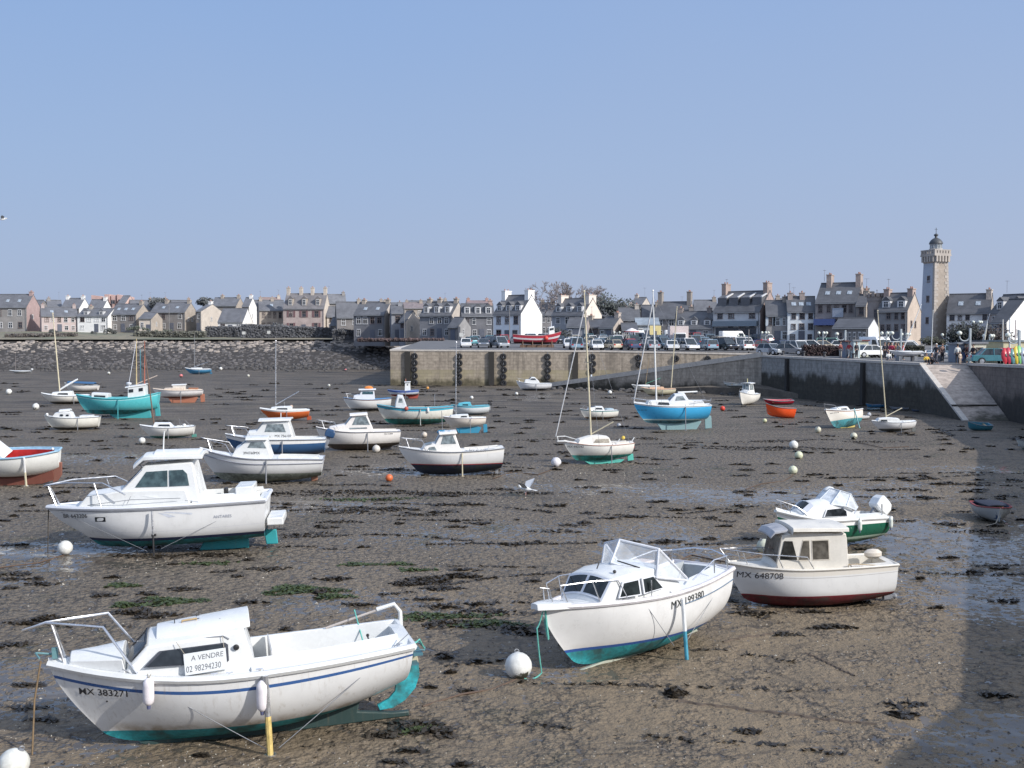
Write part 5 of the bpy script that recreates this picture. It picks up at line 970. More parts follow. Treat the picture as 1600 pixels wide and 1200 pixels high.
def shells():
    rr = random.Random(5)
    for nm, cnt, smin, smax, col, lb in (('broken_shells', 6500, .006, .017, (.42, .39, .33), 'tiny pale broken shells scattered on the mud'), ('pebbles', 11000, .008, .030, (.085, .07, .058), 'small dark pebbles and worm casts on the mud')):
        v, f = [], []
        for _ in range(cnt):
            y = 12.5 + 40 * rr.random() ** 1.7; x = rr.uniform(-.55, .55) * y
            if fbm(x, y, .3, 3, 7.7) < rr.uniform(-.6, .4): continue
            s_ = rr.uniform(smin, smax) * (1 + y / 60) * (1.8 if rr.random() < .06 else 1); z = gz(x, y); k = len(v); a = rr.random() * 6.28
            for i in range(4): v.append((x + s_ * math.cos(a + i * 1.571) * rr.uniform(.6, 1.3), y + s_ * math.sin(a + i * 1.571) * rr.uniform(.6, 1.3), z - .003))
            v.append((x + rr.uniform(-.3, .3) * s_, y, z + s_ * rr.uniform(.35, .9))); f += [(k, k + 1, k + 4), (k + 1, k + 2, k + 4), (k + 2, k + 3, k + 4), (k + 3, k, k + 4)]
        me = bpy.data.meshes.new(nm); me.from_pydata(v, [], f); me.materials.append(M(col, .6, .35, 9, name=nm)); tag(link(nm, me), lb, 'shells' if nm[0] == 'b' else 'pebbles', kind='stuff')
    # long furrows left in the sand by ropes and chains
    for i, (a, c) in enumerate((((1060, 1095), (1370, 1130)), ((1260, 1020), (1335, 1055)), ((1130, 1005), (1235, 985)))):
        p, q = G(*a), G(*c); d = (q - p); n = 40; nrm = Vector((-d.y, d.x, 0)).normalized(); vs, fs = [], []
        for j in range(n + 1):
            o_ = p + d * (j / n) + nrm * fbm(j * .3, i, 1, 3) * .06; w_ = .02 + .012 * math.sin(j * 1.7)
            for k_, hh in ((-1, -.004), (-.3, .022), (.4, .026), (1, -.004)): r_ = o_ + nrm * w_ * k_ * 2; vs.append((r_.x, r_.y, gz(r_.x, r_.y) + hh))
        for j in range(n): fs += [(j * 4 + k_, j * 4 + k_ + 1, j * 4 + k_ + 5, j * 4 + k_ + 4) for k_ in range(3)]
        me = bpy.data.meshes.new('mooring_chain'); me.from_pydata(vs, [], fs); me.materials.append(M((.10, .075, .055), .8, .4, 14, name='sandy_chain')); tag(link('mooring_chain', me), ('long half-buried chain across the sand at lower right', 'short half-buried chain above the long one on the sand', 'half-buried chain near the red-bottomed pilot-house boat')[i], 'chain')
shells()
# ================================================================== QUAYS, JETTY, RAMP, SLIP
def wall_mat(up, low, zt, zb, name, streak=.5, sc=1.0, bands=None):
    m, nt, b = mat_new(name); co = coords(nt); sx = nt.nodes.new('ShaderNodeSeparateXYZ'); nt.links.new(co, sx.inputs[0])
    n1, n2 = noise_(nt, co, .35 * sc, 5, .6), noise_(nt, co, 2.2 * sc, 5, .65)
    cs = nt.nodes.new('ShaderNodeMapping'); cs.inputs['Scale'].default_value = (1, 1, .06); nt.links.new(co, cs.inputs[0]); st = noise_(nt, cs.outputs[0], 1.3, 5, .7)
    br = nt.nodes.new('ShaderNodeTexBrick'); cb = nt.nodes.new('ShaderNodeCombineXYZ'); sb = nt.nodes.new('ShaderNodeSeparateXYZ'); nt.links.new(co, sb.inputs[0])
    nt.links.new(math_(nt, 'ADD', sb.outputs[0], math_(nt, 'MULTIPLY', sb.outputs[1], .6)), cb.inputs[0]); nt.links.new(sb.outputs[2], cb.inputs[1]); nt.links.new(cb.outputs[0], br.inputs['Vector'])
    br.inputs['Scale'].default_value = 1.0; br.inputs['Brick Width'].default_value = 1.1; br.inputs['Row Height'].default_value = .42; br.inputs['Mortar Size'].default_value = .02
    br.inputs['Color1'].default_value = (1, 1, 1, 1); br.inputs['Color2'].default_value = (.78, .78, .78, 1); br.inputs['Mortar'].default_value = (.5, .5, .5, 1)
    c = mixc(nt, ramp(nt, n2, .3, .7), tuple(x * .65 for x in up), up); c = mixc(nt, math_(nt, 'MULTIPLY', ramp(nt, st, .46, .66), streak), c, tuple(x * .32 for x in up))
    if bands: c = mixc(nt, math_(nt, 'MULTIPLY', math_(nt, 'LESS_THAN', sx.outputs[2], bands[1]), ramp(nt, n1, .35, .6, .2, .9)), c, bands[0])
    zz = math_(nt, 'ADD', sx.outputs[2], math_(nt, 'ADD', math_(nt, 'MULTIPLY', math_(nt, 'SUBTRACT', n1, .5), 3.0), math_(nt, 'MULTIPLY', math_(nt, 'SUBTRACT', st, .5), 1.6)))
    c = mixc(nt, ramp(nt, zz, zb, zt, 1, 0), c, mixc(nt, ramp(nt, n2, .3, .7), tuple(x * .6 for x in low), low))
    c = mixc(nt, .55, c, br.outputs['Color'], 'MULTIPLY'); nt.links.new(c, b.inputs['Base Color']); b.inputs['Roughness'].default_value = .85
    bump_(nt, b, math_(nt, 'ADD', n2, br.outputs['Fac']), .4, .05); return m
MJET = wall_mat((.44, .375, .30), (.14, .12, .075), 1.0, .2, 'jetty_masonry', .6, bands=((.34, .295, .19), 2.2))
MRW = wall_mat((.40, .385, .36), (.072, .064, .050), 3.0, 2.0, 'weedy_quay_masonry', .5)
MRAMPW = wall_mat((.48, .42, .35), (.06, .055, .04), 1.6, .4, 'ramp_masonry', .5)
MRIGHT = wall_mat((.22, .18, .155), (.05, .042, .036), 2.4, 1.2, 'dark_quay_masonry', .5)
MCOPE = M((.52, .48, .43), .8, .2, 3, name='coping_stone'); MASPH = M((.135, .135, .14), .9, .25, .6, bump=.2, name='asphalt'); MSLIP = wall_mat((.52, .44, .375), (.10, .09, .065), .9, .1, 'slipway_concrete', .35)
def wall(name, label, pts, mat, cope=.45, copeh=.22, batter=.0, back=1.2, cat='quay wall'):
    """pts: list of (x, y, ztop); face down to -0.4; stepped coping on top"""
    b = MB(); n = len(pts); P_ = [Vector(p) for p in pts]; nr = []
    for i in range(n):
        d = (P_[min(i + 1, n - 1)] - P_[max(i - 1, 0)]); nr.append(Vector((-d.y, d.x, 0)).normalized())
    for i in range(n - 1):
        k = max(1, int((P_[i + 1] - P_[i]).length / 6))
        for j in range(k):
            a, c = P_[i].lerp(P_[i + 1], j / k), P_[i].lerp(P_[i + 1], (j + 1) / k); na, nc = nr[i], nr[i + 1] if j == k - 1 else nr[i]
            b.add([(a.x, a.y, -.5), (c.x, c.y, -.5), (c.x, c.y, c.z), (a.x, a.y, a.z)], [(0, 1, 2, 3)], 0)
            oa, oc = a - nr[i] * .08, c - nr[i] * .08; ba, bc = a + nr[i] * back, c + nr[i] * back
            lo = [(oa.x, oa.y, a.z - copeh * .2), (oc.x, oc.y, c.z - copeh * .2), (bc.x, bc.y, c.z - copeh * .2), (ba.x, ba.y, a.z - copeh * .2)]; up = [(x, y, z + copeh) for x, y, z in lo]
            b.add(lo + up, [(0, 1, 5, 4), (4, 5, 6, 7), (1, 2, 6, 5), (3, 0, 4, 7), (2, 3, 7, 6)], 1)
    return tag(b.build(name, [mat, MCOPE], smooth=False), label, cat)
JA, JB, JC = Vector((-17, 152, 4.84)), Vector((12.2, 150, 4.72)), Vector((33.0, 146, 4.36)); C1, C2 = Vector((28.9, 126, 4.37)), Vector((35.3, 94, 4.06)); S2 = Vector((39.4, 94, 4.06))
_sh = 4.35 / math.tan(EL); RWs = [Vector((G(px, py).x + SX * _sh, G(px, py).y + SY * _sh, z)) for px, py, z in ((1532, 705, 4.2), (1531, 830, 4.25), (1530, 1098, 4.3), (1424, 1197, 4.3))]
RW = [S2, Vector((37.7, 80, 4.15))] + RWs + [Vector((RWs[-1].x - 1.6, RWs[-1].y - 3, 4.3)), Vector((RWs[-1].x - 1.6, -20, 4.3))]
wall('jetty_wall', 'weathered tan stone jetty wall hung with columns of tyres across the harbour', [(-19.5, 262, 6.3), (-18.2, 175, 5.1), tuple(JA)][::-1][::-1] + [tuple(JB), tuple(JC)], MJET)
wall('quay_wall', 'dark weedy harbour quay wall between the ramp and the slipway', [tuple(C1), tuple(C2)], MRW, back=.6)
wall('quay_wall', 'brown quay wall in shade to the right of the slipway', [tuple(p) for p in RW], MRIGHT, back=.6)
# ramp descending in front of the jetty
R0, R0b = Vector((5.0, 142.0, .25)), Vector((6.0, 150.2, .25)); R1, R1b = C1, JC
rb_ = MB(); n = 16
for i in range(n):
    a, c, a2, c2 = R0.lerp(R1, i / n), R0.lerp(R1, (i + 1) / n), R0b.lerp(R1b, i / n), R0b.lerp(R1b, (i + 1) / n)
    rb_.add([a, c, c2, a2], [(0, 1, 2, 3)], 1); rb_.add([(a.x, a.y, -.5), (c.x, c.y, -.5), (c.x, c.y, c.z), (a.x, a.y, a.z)], [(0, 1, 2, 3)], 0)
    d = (c - a).normalized(); nn = Vector((d.y, -d.x, 0)).normalized() * .08
    lo = [a + nn, c + nn, c - nn * 4, a - nn * 4]; rb_.add([(p.x, p.y, p.z - .05) for p in lo] + [(p.x, p.y, p.z + .5) for p in lo], [(0, 1, 5, 4), (4, 5, 6, 7), (2, 3, 7, 6)], 2)
tag(rb_.build('boat_ramp', [MRAMPW, M((.33, .29, .25), .85, .25, 1, name='ramp_paving'), MCOPE], smooth=False), 'long stone ramp sloping down along the jetty to the mud', 'ramp')
# low causeway at the ramp's foot
cw = MB(); pts = [(AT(1020, 607, 132), .3), (AT(1100, 608, 128), .75), (AT(1190, 610, 122), .85), (AT(1262, 612, 115.5), .4)]
for (a, h1), (c, h2) in zip(pts[:-1], pts[1:]):
    cw.add([(a.x, a.y, -.3), (c.x, c.y, -.3), (c.x, c.y, h2), (a.x, a.y, h1), (a.x + 2, a.y + 5, h1 + .3), (c.x + 2, c.y + 5, h2 + .3)], [(0, 1, 2, 3), (3, 2, 5, 4)], 0)
tag(cw.build('causeway', M((.15, .125, .10), .9, .4, .8, bump=.4, name='causeway_stone'), smooth=False), 'low stone causeway below the ramp', kind='structure')
# slipway
SL = [C2, S2, Vector((38.4, 83.0, -.05)), Vector((34.7, 83.4, -.05))]; sb_ = MB(); n = 14
for i in range(n):
    a, c, a2, c2 = C2.lerp(SL[3], i / n), C2.lerp(SL[3], (i + 1) / n), S2.lerp(SL[2], i / n), S2.lerp(SL[2], (i + 1) / n)
    sb_.add([a, c, c2, a2], [(0, 1, 2, 3)], 0); sb_.add([(a.x, a.y, -.5), (c.x, c.y, -.5), (c.x, c.y, c.z), (a.x, a.y, a.z)], [(0, 1, 2, 3)], 1)
    k_ = Vector((.45, 0, .05)); sb_.add([(a.x - .04, a.y, a.z - .12), (c.x - .04, c.y, c.z - .12), (c.x - .04, c.y, c.z + .06), (a.x - .04, a.y, a.z + .06), (a.x + .4, a.y, a.z + .06), (c.x + .4, c.y, c.z + .06)], [(0, 1, 2, 3), (3, 2, 5, 4)], 2)
q_ = SL[3].lerp(SL[2], .5); sb_.box((q_.x, 85.9, 1.06), (3.6, .25, .06), 0, 1)
tag(sb_.build('slipway', [MSLIP, MRW, MCOPE], smooth=False), 'steep concrete slipway between the quay walls', kind='structure')
# land sheets
def lz(x, y):
    if x < -19: return 6.7 + min(max(0, y - 258), 34) * .07 + max(0, y - 292) * .012
    z = lerp(4.06, 4.5, clamp((y - 94) / 46)) if y < 140 else 4.6 + (y - 140) * .024
    return z if y > 94 else lerp(4.25, 4.06, clamp((y - 16) / 78))
def sheet(name, label, rows, mat, kind='structure'):
    b = MB(); vs, fs = [], []; nx = len(rows[0])
    for r_ in rows: vs += r_
    for j in range(len(rows) - 1):
        for i in range(nx - 1): a = j * nx + i; fs.append((a, a + 1, a + nx + 1, a + nx))
    b.add(vs, fs); return tag(b.build(name, mat, smooth=True), label, kind=kind)
def edge_left(y):
    if y >= 152: return lerp(-16.6, -19.1, clamp((y - 152) / 110))
    if y >= 150: return lerp(12.2, -16.6, (y - 150) / 2)
    if y >= 146: return lerp(33.0, 12.2, (y - 146) / 4)
    if y >= 126: return lerp(28.9, 33.0, (y - 126) / 20)
    if y >= 94: return lerp(35.3, 28.9, (y - 94) / 32)
    P_ = [(p.y, p.x) for p in RW][::-1]
    for (ya, xa), (yb, xb) in zip(P_[:-1], P_[1:]):
        if ya <= y <= yb: return lerp(xa, xb, (y - ya) / (yb - ya))
    return 10.5
rows = []
for y in sorted([p.y for p in RW if p.y < 79] + [-10, 20, 48, 70]) + [80, 87, 93.98, 94, 100, 110, 118, 126, 130.5, 136, 142, 146, 147, 148, 149, 150, 151, 152, 160, 170, 180, 195, 210, 230, 262, 300, 360, 460]:
    xl = (39.4 if y == 93.98 else edge_left(y)) + .35; rows.append([(lerp(xl, max(160, xl + 60), (i / 14) ** 1.4), y, lz(lerp(xl, 160, i / 14), y) + .02) for i in range(15)])
sheet('quay_ground', 'grey asphalt quayside and town ground', rows, MASPH)
rows = [[(x, y, lz(-30, y) + .6 * fbm(x, y, .05, 3) * (1 if y > 262 else 0)) for x in range(-330, -18, 6)] + [(-18.6, y, lz(-30, y) if y < 300 else lz(-30, y))] for y in (258, 262, 268, 276, 286, 300, 315, 330, 360, 420, 520, 900)]
MGRASS, ntg, bg = mat_new('rough_grass'); cog = coords(ntg); g1, g2 = noise_(ntg, cog, .06, 5, .6), noise_(ntg, cog, .7, 4, .6)
cg = mixc(ntg, ramp(ntg, g1, .4, .62), hz((.20, .165, .10), .12), hz((.12, .13, .07), .12)); cg = mixc(ntg, math_(ntg, 'MULTIPLY', ramp(ntg, g2, .5, .7), .6), cg, hz((.035, .035, .03), .12)); ntg.links.new(cg, bg.inputs['Base Color']); bg.inputs['Roughness'].default_value = .95
sheet('grass_bank', 'brown-green grassy shore above the rocks', rows, MGRASS)
# rock armour
def rocks():
    rr = random.Random(11); v, f = [], []; mi = []
    def rock(x, y, z, s_, m_):
        k = len(v); pts = []
        for sz, rad in ((-.5, .8), (.1, 1.0), (.65, .6)):
            for j in range(6): a = j * 1.047 + rr.uniform(-.3, .3); q = rad * rr.uniform(.7, 1.2); v.append((x + s_ * q * math.cos(a), y + s_ * q * math.sin(a) * .8, z + s_ * (sz + rr.uniform(-.18, .18)) * .8))
        for i in range(2): f.extend([(k + i * 6 + j, k + i * 6 + (j + 1) % 6, k + (i + 1) * 6 + (j + 1) % 6, k + (i + 1) * 6 + j) for j in range(6)]); mi.extend([m_] * 6)
        f.append(tuple(range(k + 12, k + 18))); mi.append(m_)
    for _ in range(8500):
        h = rr.random(); x = rr.uniform(-150, -15); y = lerp(240, 259, h) + rr.uniform(-.8, .8); z = lerp(.1, 6.0, h ** 1.05)
        rock(x, y, z, rr.uniform(.28, .85) * (1.1 if h > .6 else .85), (0 if rr.random() < .62 else 3) if h > .66 + rr.uniform(-.12, .12) else 1 if h > .12 else 2)
    for _ in range(160): rock(rr.uniform(-150, 0), rr.uniform(222, 240), .05, rr.uniform(.25, .5), 2)
    for _ in range(45):
        t = rr.random(); p = R0.lerp(C1, t); rock(p.x + rr.uniform(-1, 1), p.y - rr.uniform(.5, 5), .05, rr.uniform(.2, .5), 2)
    me = bpy.data.meshes.new('rock_armour'); me.from_pydata(v, [], f)
    for c in ((.31, .265, .225), (.088, .079, .074), (.055, .05, .045), (.20, .175, .155)): me.materials.append(M(hz(c, .1), .9, .3, .6, name='armour_rock'))
    me.polygons.foreach_set('material_index', mi); bm = bmesh.new(); bm.from_mesh(me); bmesh.ops.recalc_face_normals(bm, faces=bm.faces); bm.to_mesh(me); bm.free()
    tag(link('rock_armour', me), 'bank of dark and tan boulders protecting the left shore', 'rocks', kind='stuff')
    b = MB(); b.add([(-160, 238, -.4), (-17, 238, -.4), (-17, 260, 6.75), (-160, 260, 6.75)], [(0, 1, 2, 3)]); tag(b.build('shore_slope', M((.045, .04, .037), .95, .3, .5)), 'dark slope under the boulders', kind='structure')
rocks()
# tyre columns and dark posts on the jetty
def jpt(px):
    k = (px - 800) / F
    for a, c in ((JA, JB), (JB, JC)):
        den = (c.x - a.x) - k * (c.y - a.y); s_ = (k * a.y - a.x) / den
        if -.02 <= s_ <= 1.02: p = a.lerp(c, s_); d = (c - a).normalized(); return p, Vector((d.y, -d.x, 0)).normalized()
MTYRE = M((.018, .018, .02), .75, .3, 5, name='tyre_rubber')
tyre_me = MB().lathe([(.30 + .16 * math.cos(a) , .13 * math.sin(a)) for a in [i * math.pi / 4 for i in range(9)]], 16, axis='y').mesh('tyre', MTYRE)
for i, (px, cnt, zlow) in enumerate(((648, 5, .6), (718, 5, .6), (787, 5, .6), (856, 5, .6), (926, 3, 2.0), (998, 2, 2.9), (1056, 1, 3.7), (1106, 1, 3.9))):
    p, nr_ = jpt(px); e = empty('tyre_fender', (p.x + nr_.x * .22, p.y + nr_.y * .22, 0), (0, 0, math.atan2(nr_.y, nr_.x) + math.pi / 2), ('first', 'second', 'third', 'fourth', 'fifth', 'sixth', 'seventh', 'last')[i] + ' column of black tyres from the left hanging on the jetty wall' if cnt > 1 else ('single black tyre hanging on the jetty wall above the ramp' if i == 6 else 'single black tyre at the right end of the jetty wall above the ramp'), 'tyre fender', 'tyre columns on the jetty')
    for j in range(cnt): link('tyre', tyre_me, e, (rnd.uniform(-.06, .06), 0, p.z - .75 - j * .92), (0, rnd.uniform(-.1, .1), 0))
    MB().tube([(.0, -.02, p.z - .1), (0, .02, p.z - .75 - (cnt - 1) * .92)], .05, 5).build('chain', MGREY, e)
for px, lb in ((637, 'dark vertical timber pile at the left end of the jetty wall'), (768, 'dark vertical timber pile in the middle of the jetty wall'), (899, 'dark vertical timber pile near the foot of the ramp')):
    p, nr_ = jpt(px); o = MB().box((0, 0, p.z / 2 - .2), (.75, .35, p.z + .2)).build('timber_pile', M((.035, .033, .03), .9, .3, 2), loc=(p.x + nr_.x * .16, p.y + nr_.y * .16, 0), rot=(0, 0, math.atan2(nr_.y, nr_.x) + math.pi / 2)); tag(o, lb, 'pile', 'dark piles on the jetty wall')
for px_, lb_ in ((1350, 'dark timber pile against the middle of the dark quay wall'), (1238, 'dark timber pile against the left part of the dark quay wall')):
    t_ = (px_ - 1190) / 252; q_ = C1.lerp(C2, clamp(t_ * 1.12)); tag(MB().box((0, 0, q_.z / 2 - .25), (.5, .3, q_.z + .3)).build('timber_pile', M((.04, .038, .036), .9, .3, 2), loc=(q_.x - .16, q_.y, 0), rot=(0, 0, R(-79))), lb_, 'pile')
p = G(924, 594); p = AT(924, 592, 144.5); tag(MB().tube([(0, 0, 0), (0, 0, 1.1)], .12, 8).ball((0, 0, 1.1), .14, 8).build('bollard', M((.6, .65, .7), .5), loc=(p.x, p.y, .5)), 'pale marker post near the foot of the ramp', 'post')
# ================================================================== TOWN
SLATE = (.055, .056, .061)
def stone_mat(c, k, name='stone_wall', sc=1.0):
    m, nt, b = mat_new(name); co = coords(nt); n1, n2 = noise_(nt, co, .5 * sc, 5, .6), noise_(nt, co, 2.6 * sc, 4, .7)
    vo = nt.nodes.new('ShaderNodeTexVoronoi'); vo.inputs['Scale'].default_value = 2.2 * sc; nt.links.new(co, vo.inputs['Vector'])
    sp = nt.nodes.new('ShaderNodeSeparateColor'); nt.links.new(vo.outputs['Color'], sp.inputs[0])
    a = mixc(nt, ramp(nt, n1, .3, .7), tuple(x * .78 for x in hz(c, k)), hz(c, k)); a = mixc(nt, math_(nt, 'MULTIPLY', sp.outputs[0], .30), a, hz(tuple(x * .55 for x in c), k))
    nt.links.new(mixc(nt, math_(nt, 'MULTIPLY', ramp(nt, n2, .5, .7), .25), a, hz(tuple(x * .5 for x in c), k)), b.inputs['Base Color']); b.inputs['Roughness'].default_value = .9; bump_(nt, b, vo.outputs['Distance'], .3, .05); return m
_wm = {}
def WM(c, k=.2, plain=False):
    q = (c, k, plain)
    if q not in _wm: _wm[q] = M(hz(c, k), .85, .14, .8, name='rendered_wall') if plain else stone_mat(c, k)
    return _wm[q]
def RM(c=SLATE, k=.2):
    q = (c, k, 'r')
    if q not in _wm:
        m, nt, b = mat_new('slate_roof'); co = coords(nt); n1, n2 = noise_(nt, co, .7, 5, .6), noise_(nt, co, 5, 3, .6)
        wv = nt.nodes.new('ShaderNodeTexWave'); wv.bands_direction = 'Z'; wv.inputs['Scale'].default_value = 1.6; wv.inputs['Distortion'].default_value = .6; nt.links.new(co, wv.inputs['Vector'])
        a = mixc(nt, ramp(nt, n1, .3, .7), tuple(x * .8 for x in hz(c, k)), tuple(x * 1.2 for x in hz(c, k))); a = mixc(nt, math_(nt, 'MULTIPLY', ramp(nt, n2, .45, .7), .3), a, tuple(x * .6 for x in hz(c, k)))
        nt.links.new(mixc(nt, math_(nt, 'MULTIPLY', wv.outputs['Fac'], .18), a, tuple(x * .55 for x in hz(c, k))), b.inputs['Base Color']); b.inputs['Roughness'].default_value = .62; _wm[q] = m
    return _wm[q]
MFRAME = M(hz((.62, .62, .62), .1), .5, .1, name='window_paint'); MFRAMED = M(hz((.16, .12, .11), .1), .6, .1, name='dark_window_paint')
MPANE = glass_mat((.035, .045, .06), .12); MSHUT = M(hz((.16, .07, .07), .1), .6, .2, name='shutter_paint'); MSHUTW = M(hz((.50, .56, .60), .1), .6, .1, name='pale_shutter_paint')
def unit_frame():
    b = MB()
    for x, z, w, h in ((0, .45, 1, .1), (0, -.46, 1.16, .08), (-.45, 0, .1, .9), (.45, 0, .1, .9), (0, 0, .05, .9), (0, .1, .9, .05)): b.box((x, -.04 if h < .09 and w > 1 else 0, z), (w, .12, h))
    return b
FR_W, FR_D = unit_frame().mesh('window', MFRAME, False), unit_frame().mesh('window', MFRAMED, False)
PANE = MB().box((0, .03, 0), (.88, .04, .88)).mesh('pane', MPANE, False)
SH_R, SH_W = MB().box((0, 0, 0), (1, .06, 1)).mesh('shutter', MSHUT, False), MB().box((0, 0, 0), (1, .06, 1)).mesh('shutter', MSHUTW, False)
DOOR = MB().box((0, 0, 0), (1, .1, 1)).box((0, -.05, .1), (.7, .04, .55), 0, 0).mesh('door', M(hz((.08, .09, .12), .1), .6), False)
SKYL = MB().box((0, 0, 0), (1, 1, .08)).mesh('skylight', glass_mat((.30, .34, .38), .1, 'skylight_glass'), False)
HN = 0; win_r = random.Random(99)
AERIAL = MB().tube([(0, 0, -.4), (0, 0, 1.7)], .03, 4).tube([(-.5, 0, 1.6), (.5, 0, 1.6)], .02, 4).tube([(-.3, -.25, 1.6), (-.3, .25, 1.6)], .015, 4).tube([(.3, -.25, 1.6), (.3, .25, 1.6)], .015, 4).mesh('aerial', M((.2, .2, .22), .5))
GUT = M(hz((.16, .17, .18), .15), .6, name='gutter_paint')
def house(label, px0, px1, px2, ye, yr, D, fw, gw=None, roof=None, floors=2, cols=3, dep=7.5, chim=('L', 'R'), chc=None, dorm=0, sky=0, shut=None, fr='w', win=None, k=None, dormc=None, door=True, cat='house', name='house', arch=False, zmax=None, hip=0.0, cw=1.1, group=None, gwin=1, dh=1.5, base=None, wfrac=.92, chh=.8, gfront=False, side=.18):
    global HN; HN += 1
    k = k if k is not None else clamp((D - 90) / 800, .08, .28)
    Cx, kk0 = (px1 - 800) / F * D, (px0 - 800) / F
    if px2:
        k2 = (px2 - 800) / F; c = (k2 * D - Cx) / dep
        if c > .9: dep = (k2 * D - Cx) / .9; c = .9
        a = math.asin(c / math.sqrt(1 + k2 * k2)) + math.atan(k2); a = max(a, R(3))
    else: a = math.atan(kk0) - R(3)
    W = (Cx - kk0 * D) / (math.cos(a) + kk0 * math.sin(a)); t, nb = Vector((math.cos(a), -math.sin(a), 0)), Vector((math.sin(a), math.cos(a), 0))
    cen = Vector((Cx, D, 0)) - t * W / 2 + nb * dep / 2; zb = lz(cen.x, cen.y - dep / 2) if base is None else base
    e = empty(name, (cen.x, cen.y, zb), (0, 0, -a), label, cat, group)
    Df = D + W / 2 * math.sin(a); he = HC + (YH - ye) / F * Df - zb; hr = HC + (YH - yr) / F * (Df + dep / 2) - zb; hr = max(hr, he + 1.2); he = max(he, 2.2)
    X, Y = W / 2, dep / 2; g = hip
    b = MB(); z0 = -1.5; fm, gm = fw, gw or fw  # many fronts get a darker, gables a paler colour, imitating shade and sun
    if not gfront:
        yh_ = Y * (1 - g); zt = he + (hr - he) * (1 - (1 - g) * 1) if g else hr
        b.add([(-X, -Y, z0), (X, -Y, z0), (X, -Y, he), (-X, -Y, he)], [(0, 1, 2, 3)], 0); b.add([(-X, Y, z0), (X, Y, z0), (X, Y, he), (-X, Y, he)], [(0, 1, 2, 3)], 0)
        for sx in (-1, 1): b.add([(sx * X, -Y, z0), (sx * X, Y, z0), (sx * X, Y, he), (sx * X, 0, hr), (sx * X, -Y, he)], [(0, 1, 2, 3, 4)], 1 if sx > 0 else 0)
        wl = b.build('wall', [fm, gm], e, smooth=False)
        r_ = MB(); ov, th = .25, .16; sl = (hr - he) / Y; xo = X + (.04 if gw else .12)
        for sy in (-1, 1):
            r_.add([(-xo, sy * (Y + ov), he - sl * ov + .02), (xo, sy * (Y + ov), he - sl * ov + .02), (xo, 0, hr + .02), (-xo, 0, hr + .02), (-xo, sy * (Y + ov), he - sl * ov + .02 + th), (xo, sy * (Y + ov), he - sl * ov + .02 + th), (xo, 0, hr + th), (-xo, 0, hr + th)], [(0, 1, 2, 3), (4, 5, 6, 7), (0, 1, 5, 4), (1, 2, 6, 5), (3, 0, 4, 7)])
        r_.tube([(-xo, 0, hr + th), (xo, 0, hr + th)], .12, 5)
        rf = r_.build('roof', roof or RM(k=k), e, smooth=False)
        for ch in chim:
            xx = {'L': -X + .5, 'R': X - .5, 'M': 0}.get(ch, None); xx = (ch - .5) * W if xx is None else xx
            cb = MB(); cb.box((xx, 0, hr + chh / 2 - .6), (.85, cw, chh + 1.2)); cb.box((xx, 0, hr + chh - .02), (1.0, cw + .15, .16))
            co_ = cb.build('chimney', chc or gm, e, smooth=False)
            for j in (-.25, .25): MB().lathe([(.13, 0), (.10, .35)], 7, (xx, j * cw, hr + chh + .05)).build('chimney_pot', M(hz((.35, .16, .1), k), .8), co_)
        r2 = MB().tube([(-X, -Y - ov - .05, he - sl * ov), (X, -Y - ov - .05, he - sl * ov)], .09, 5).build('gutter', GUT, e)
        MB().tube([(X - .25, -Y - .1, he - .1), (X - .25, -Y - .1, -1)], .06, 5).build('drainpipe', GUT, e)
        if win_r.random() < .4: link('aerial', AERIAL, e, (win_r.choice((-1, 1)) * (X - .5), .2, hr + .9), (0, 0, win_r.uniform(0, 3)))
        for i in range(dorm):
            xx = (i + .5) / dorm * W - X; zc = he + (hr - he) * .18; wd_ = 1.25; yb = -Y + (zc - he) / sl - .15
            db = MB(); db.box((xx, yb + 1.0, zc + dh / 2), (wd_, 2.0, dh), 0, 0); db.prism([(xx - wd_ / 2 - .12, zc + dh), (xx + wd_ / 2 + .12, zc + dh), (xx, zc + dh + .7)], yb - .08, yb + 2.4, 1)
            do = db.build('dormer', [dormc or MFRAME, roof or RM(k=k)], e, smooth=False)
            wo = link('window', FR_W, do, (xx, yb - .03, zc + dh / 2), scale=(.85, 1, dh * .85)); link('pane', PANE, wo)
        for i in range(sky):
            xx = (i + .5) / sky * W * .8 - X * .8; f_ = .45; yy = -Y * (1 - f_); zz = he + (hr - he) * f_ + th + .06; link('skylight', SKYL, rf, (xx, yy, zz), (math.atan(sl), 0, 0), (.8, 1.1, 1))
    else:   # gable end towards the viewer
        b.add([(-X, -Y, z0), (X, -Y, z0), (X, -Y, he), (0, -Y, hr), (-X, -Y, he)], [(0, 1, 2, 3, 4)], 1); b.add([(-X, Y, z0), (X, Y, z0), (X, Y, he), (0, Y, hr), (-X, Y, he)], [(0, 1, 2, 3, 4)], 0)
        for sx in (-1, 1): b.add([(sx * X, -Y, z0), (sx * X, Y, z0), (sx * X, Y, he), (sx * X, -Y, he)], [(0, 1, 2, 3)], 0)
        b.build('wall', [fm, gm], e, smooth=False); r_ = MB(); sl = (hr - he) / X; yo = Y + .15
        for sx in (-1, 1): r_.add([(sx * (X + .25), -yo, he - sl * .25), (sx * (X + .25), yo, he - sl * .25), (0, yo, hr), (0, -yo, hr), (sx * (X + .25), -yo, he - sl * .25 + .2), (sx * (X + .25), yo, he - sl * .25 + .2), (0, yo, hr + .2), (0, -yo, hr + .2)], [(0, 1, 2, 3), (4, 5, 6, 7), (0, 1, 5, 4), (0, 3, 7, 4)])
        r_.build('roof', roof or RM(k=k), e, smooth=False)
        for ch in chim: cb = MB(); cb.box((0, {'L': -Y + .5, 'R': Y - .5}.get(ch, 0), hr + .5), (cw, .8, 2.2)); cb.build('chimney', chc or gm, e, smooth=False)
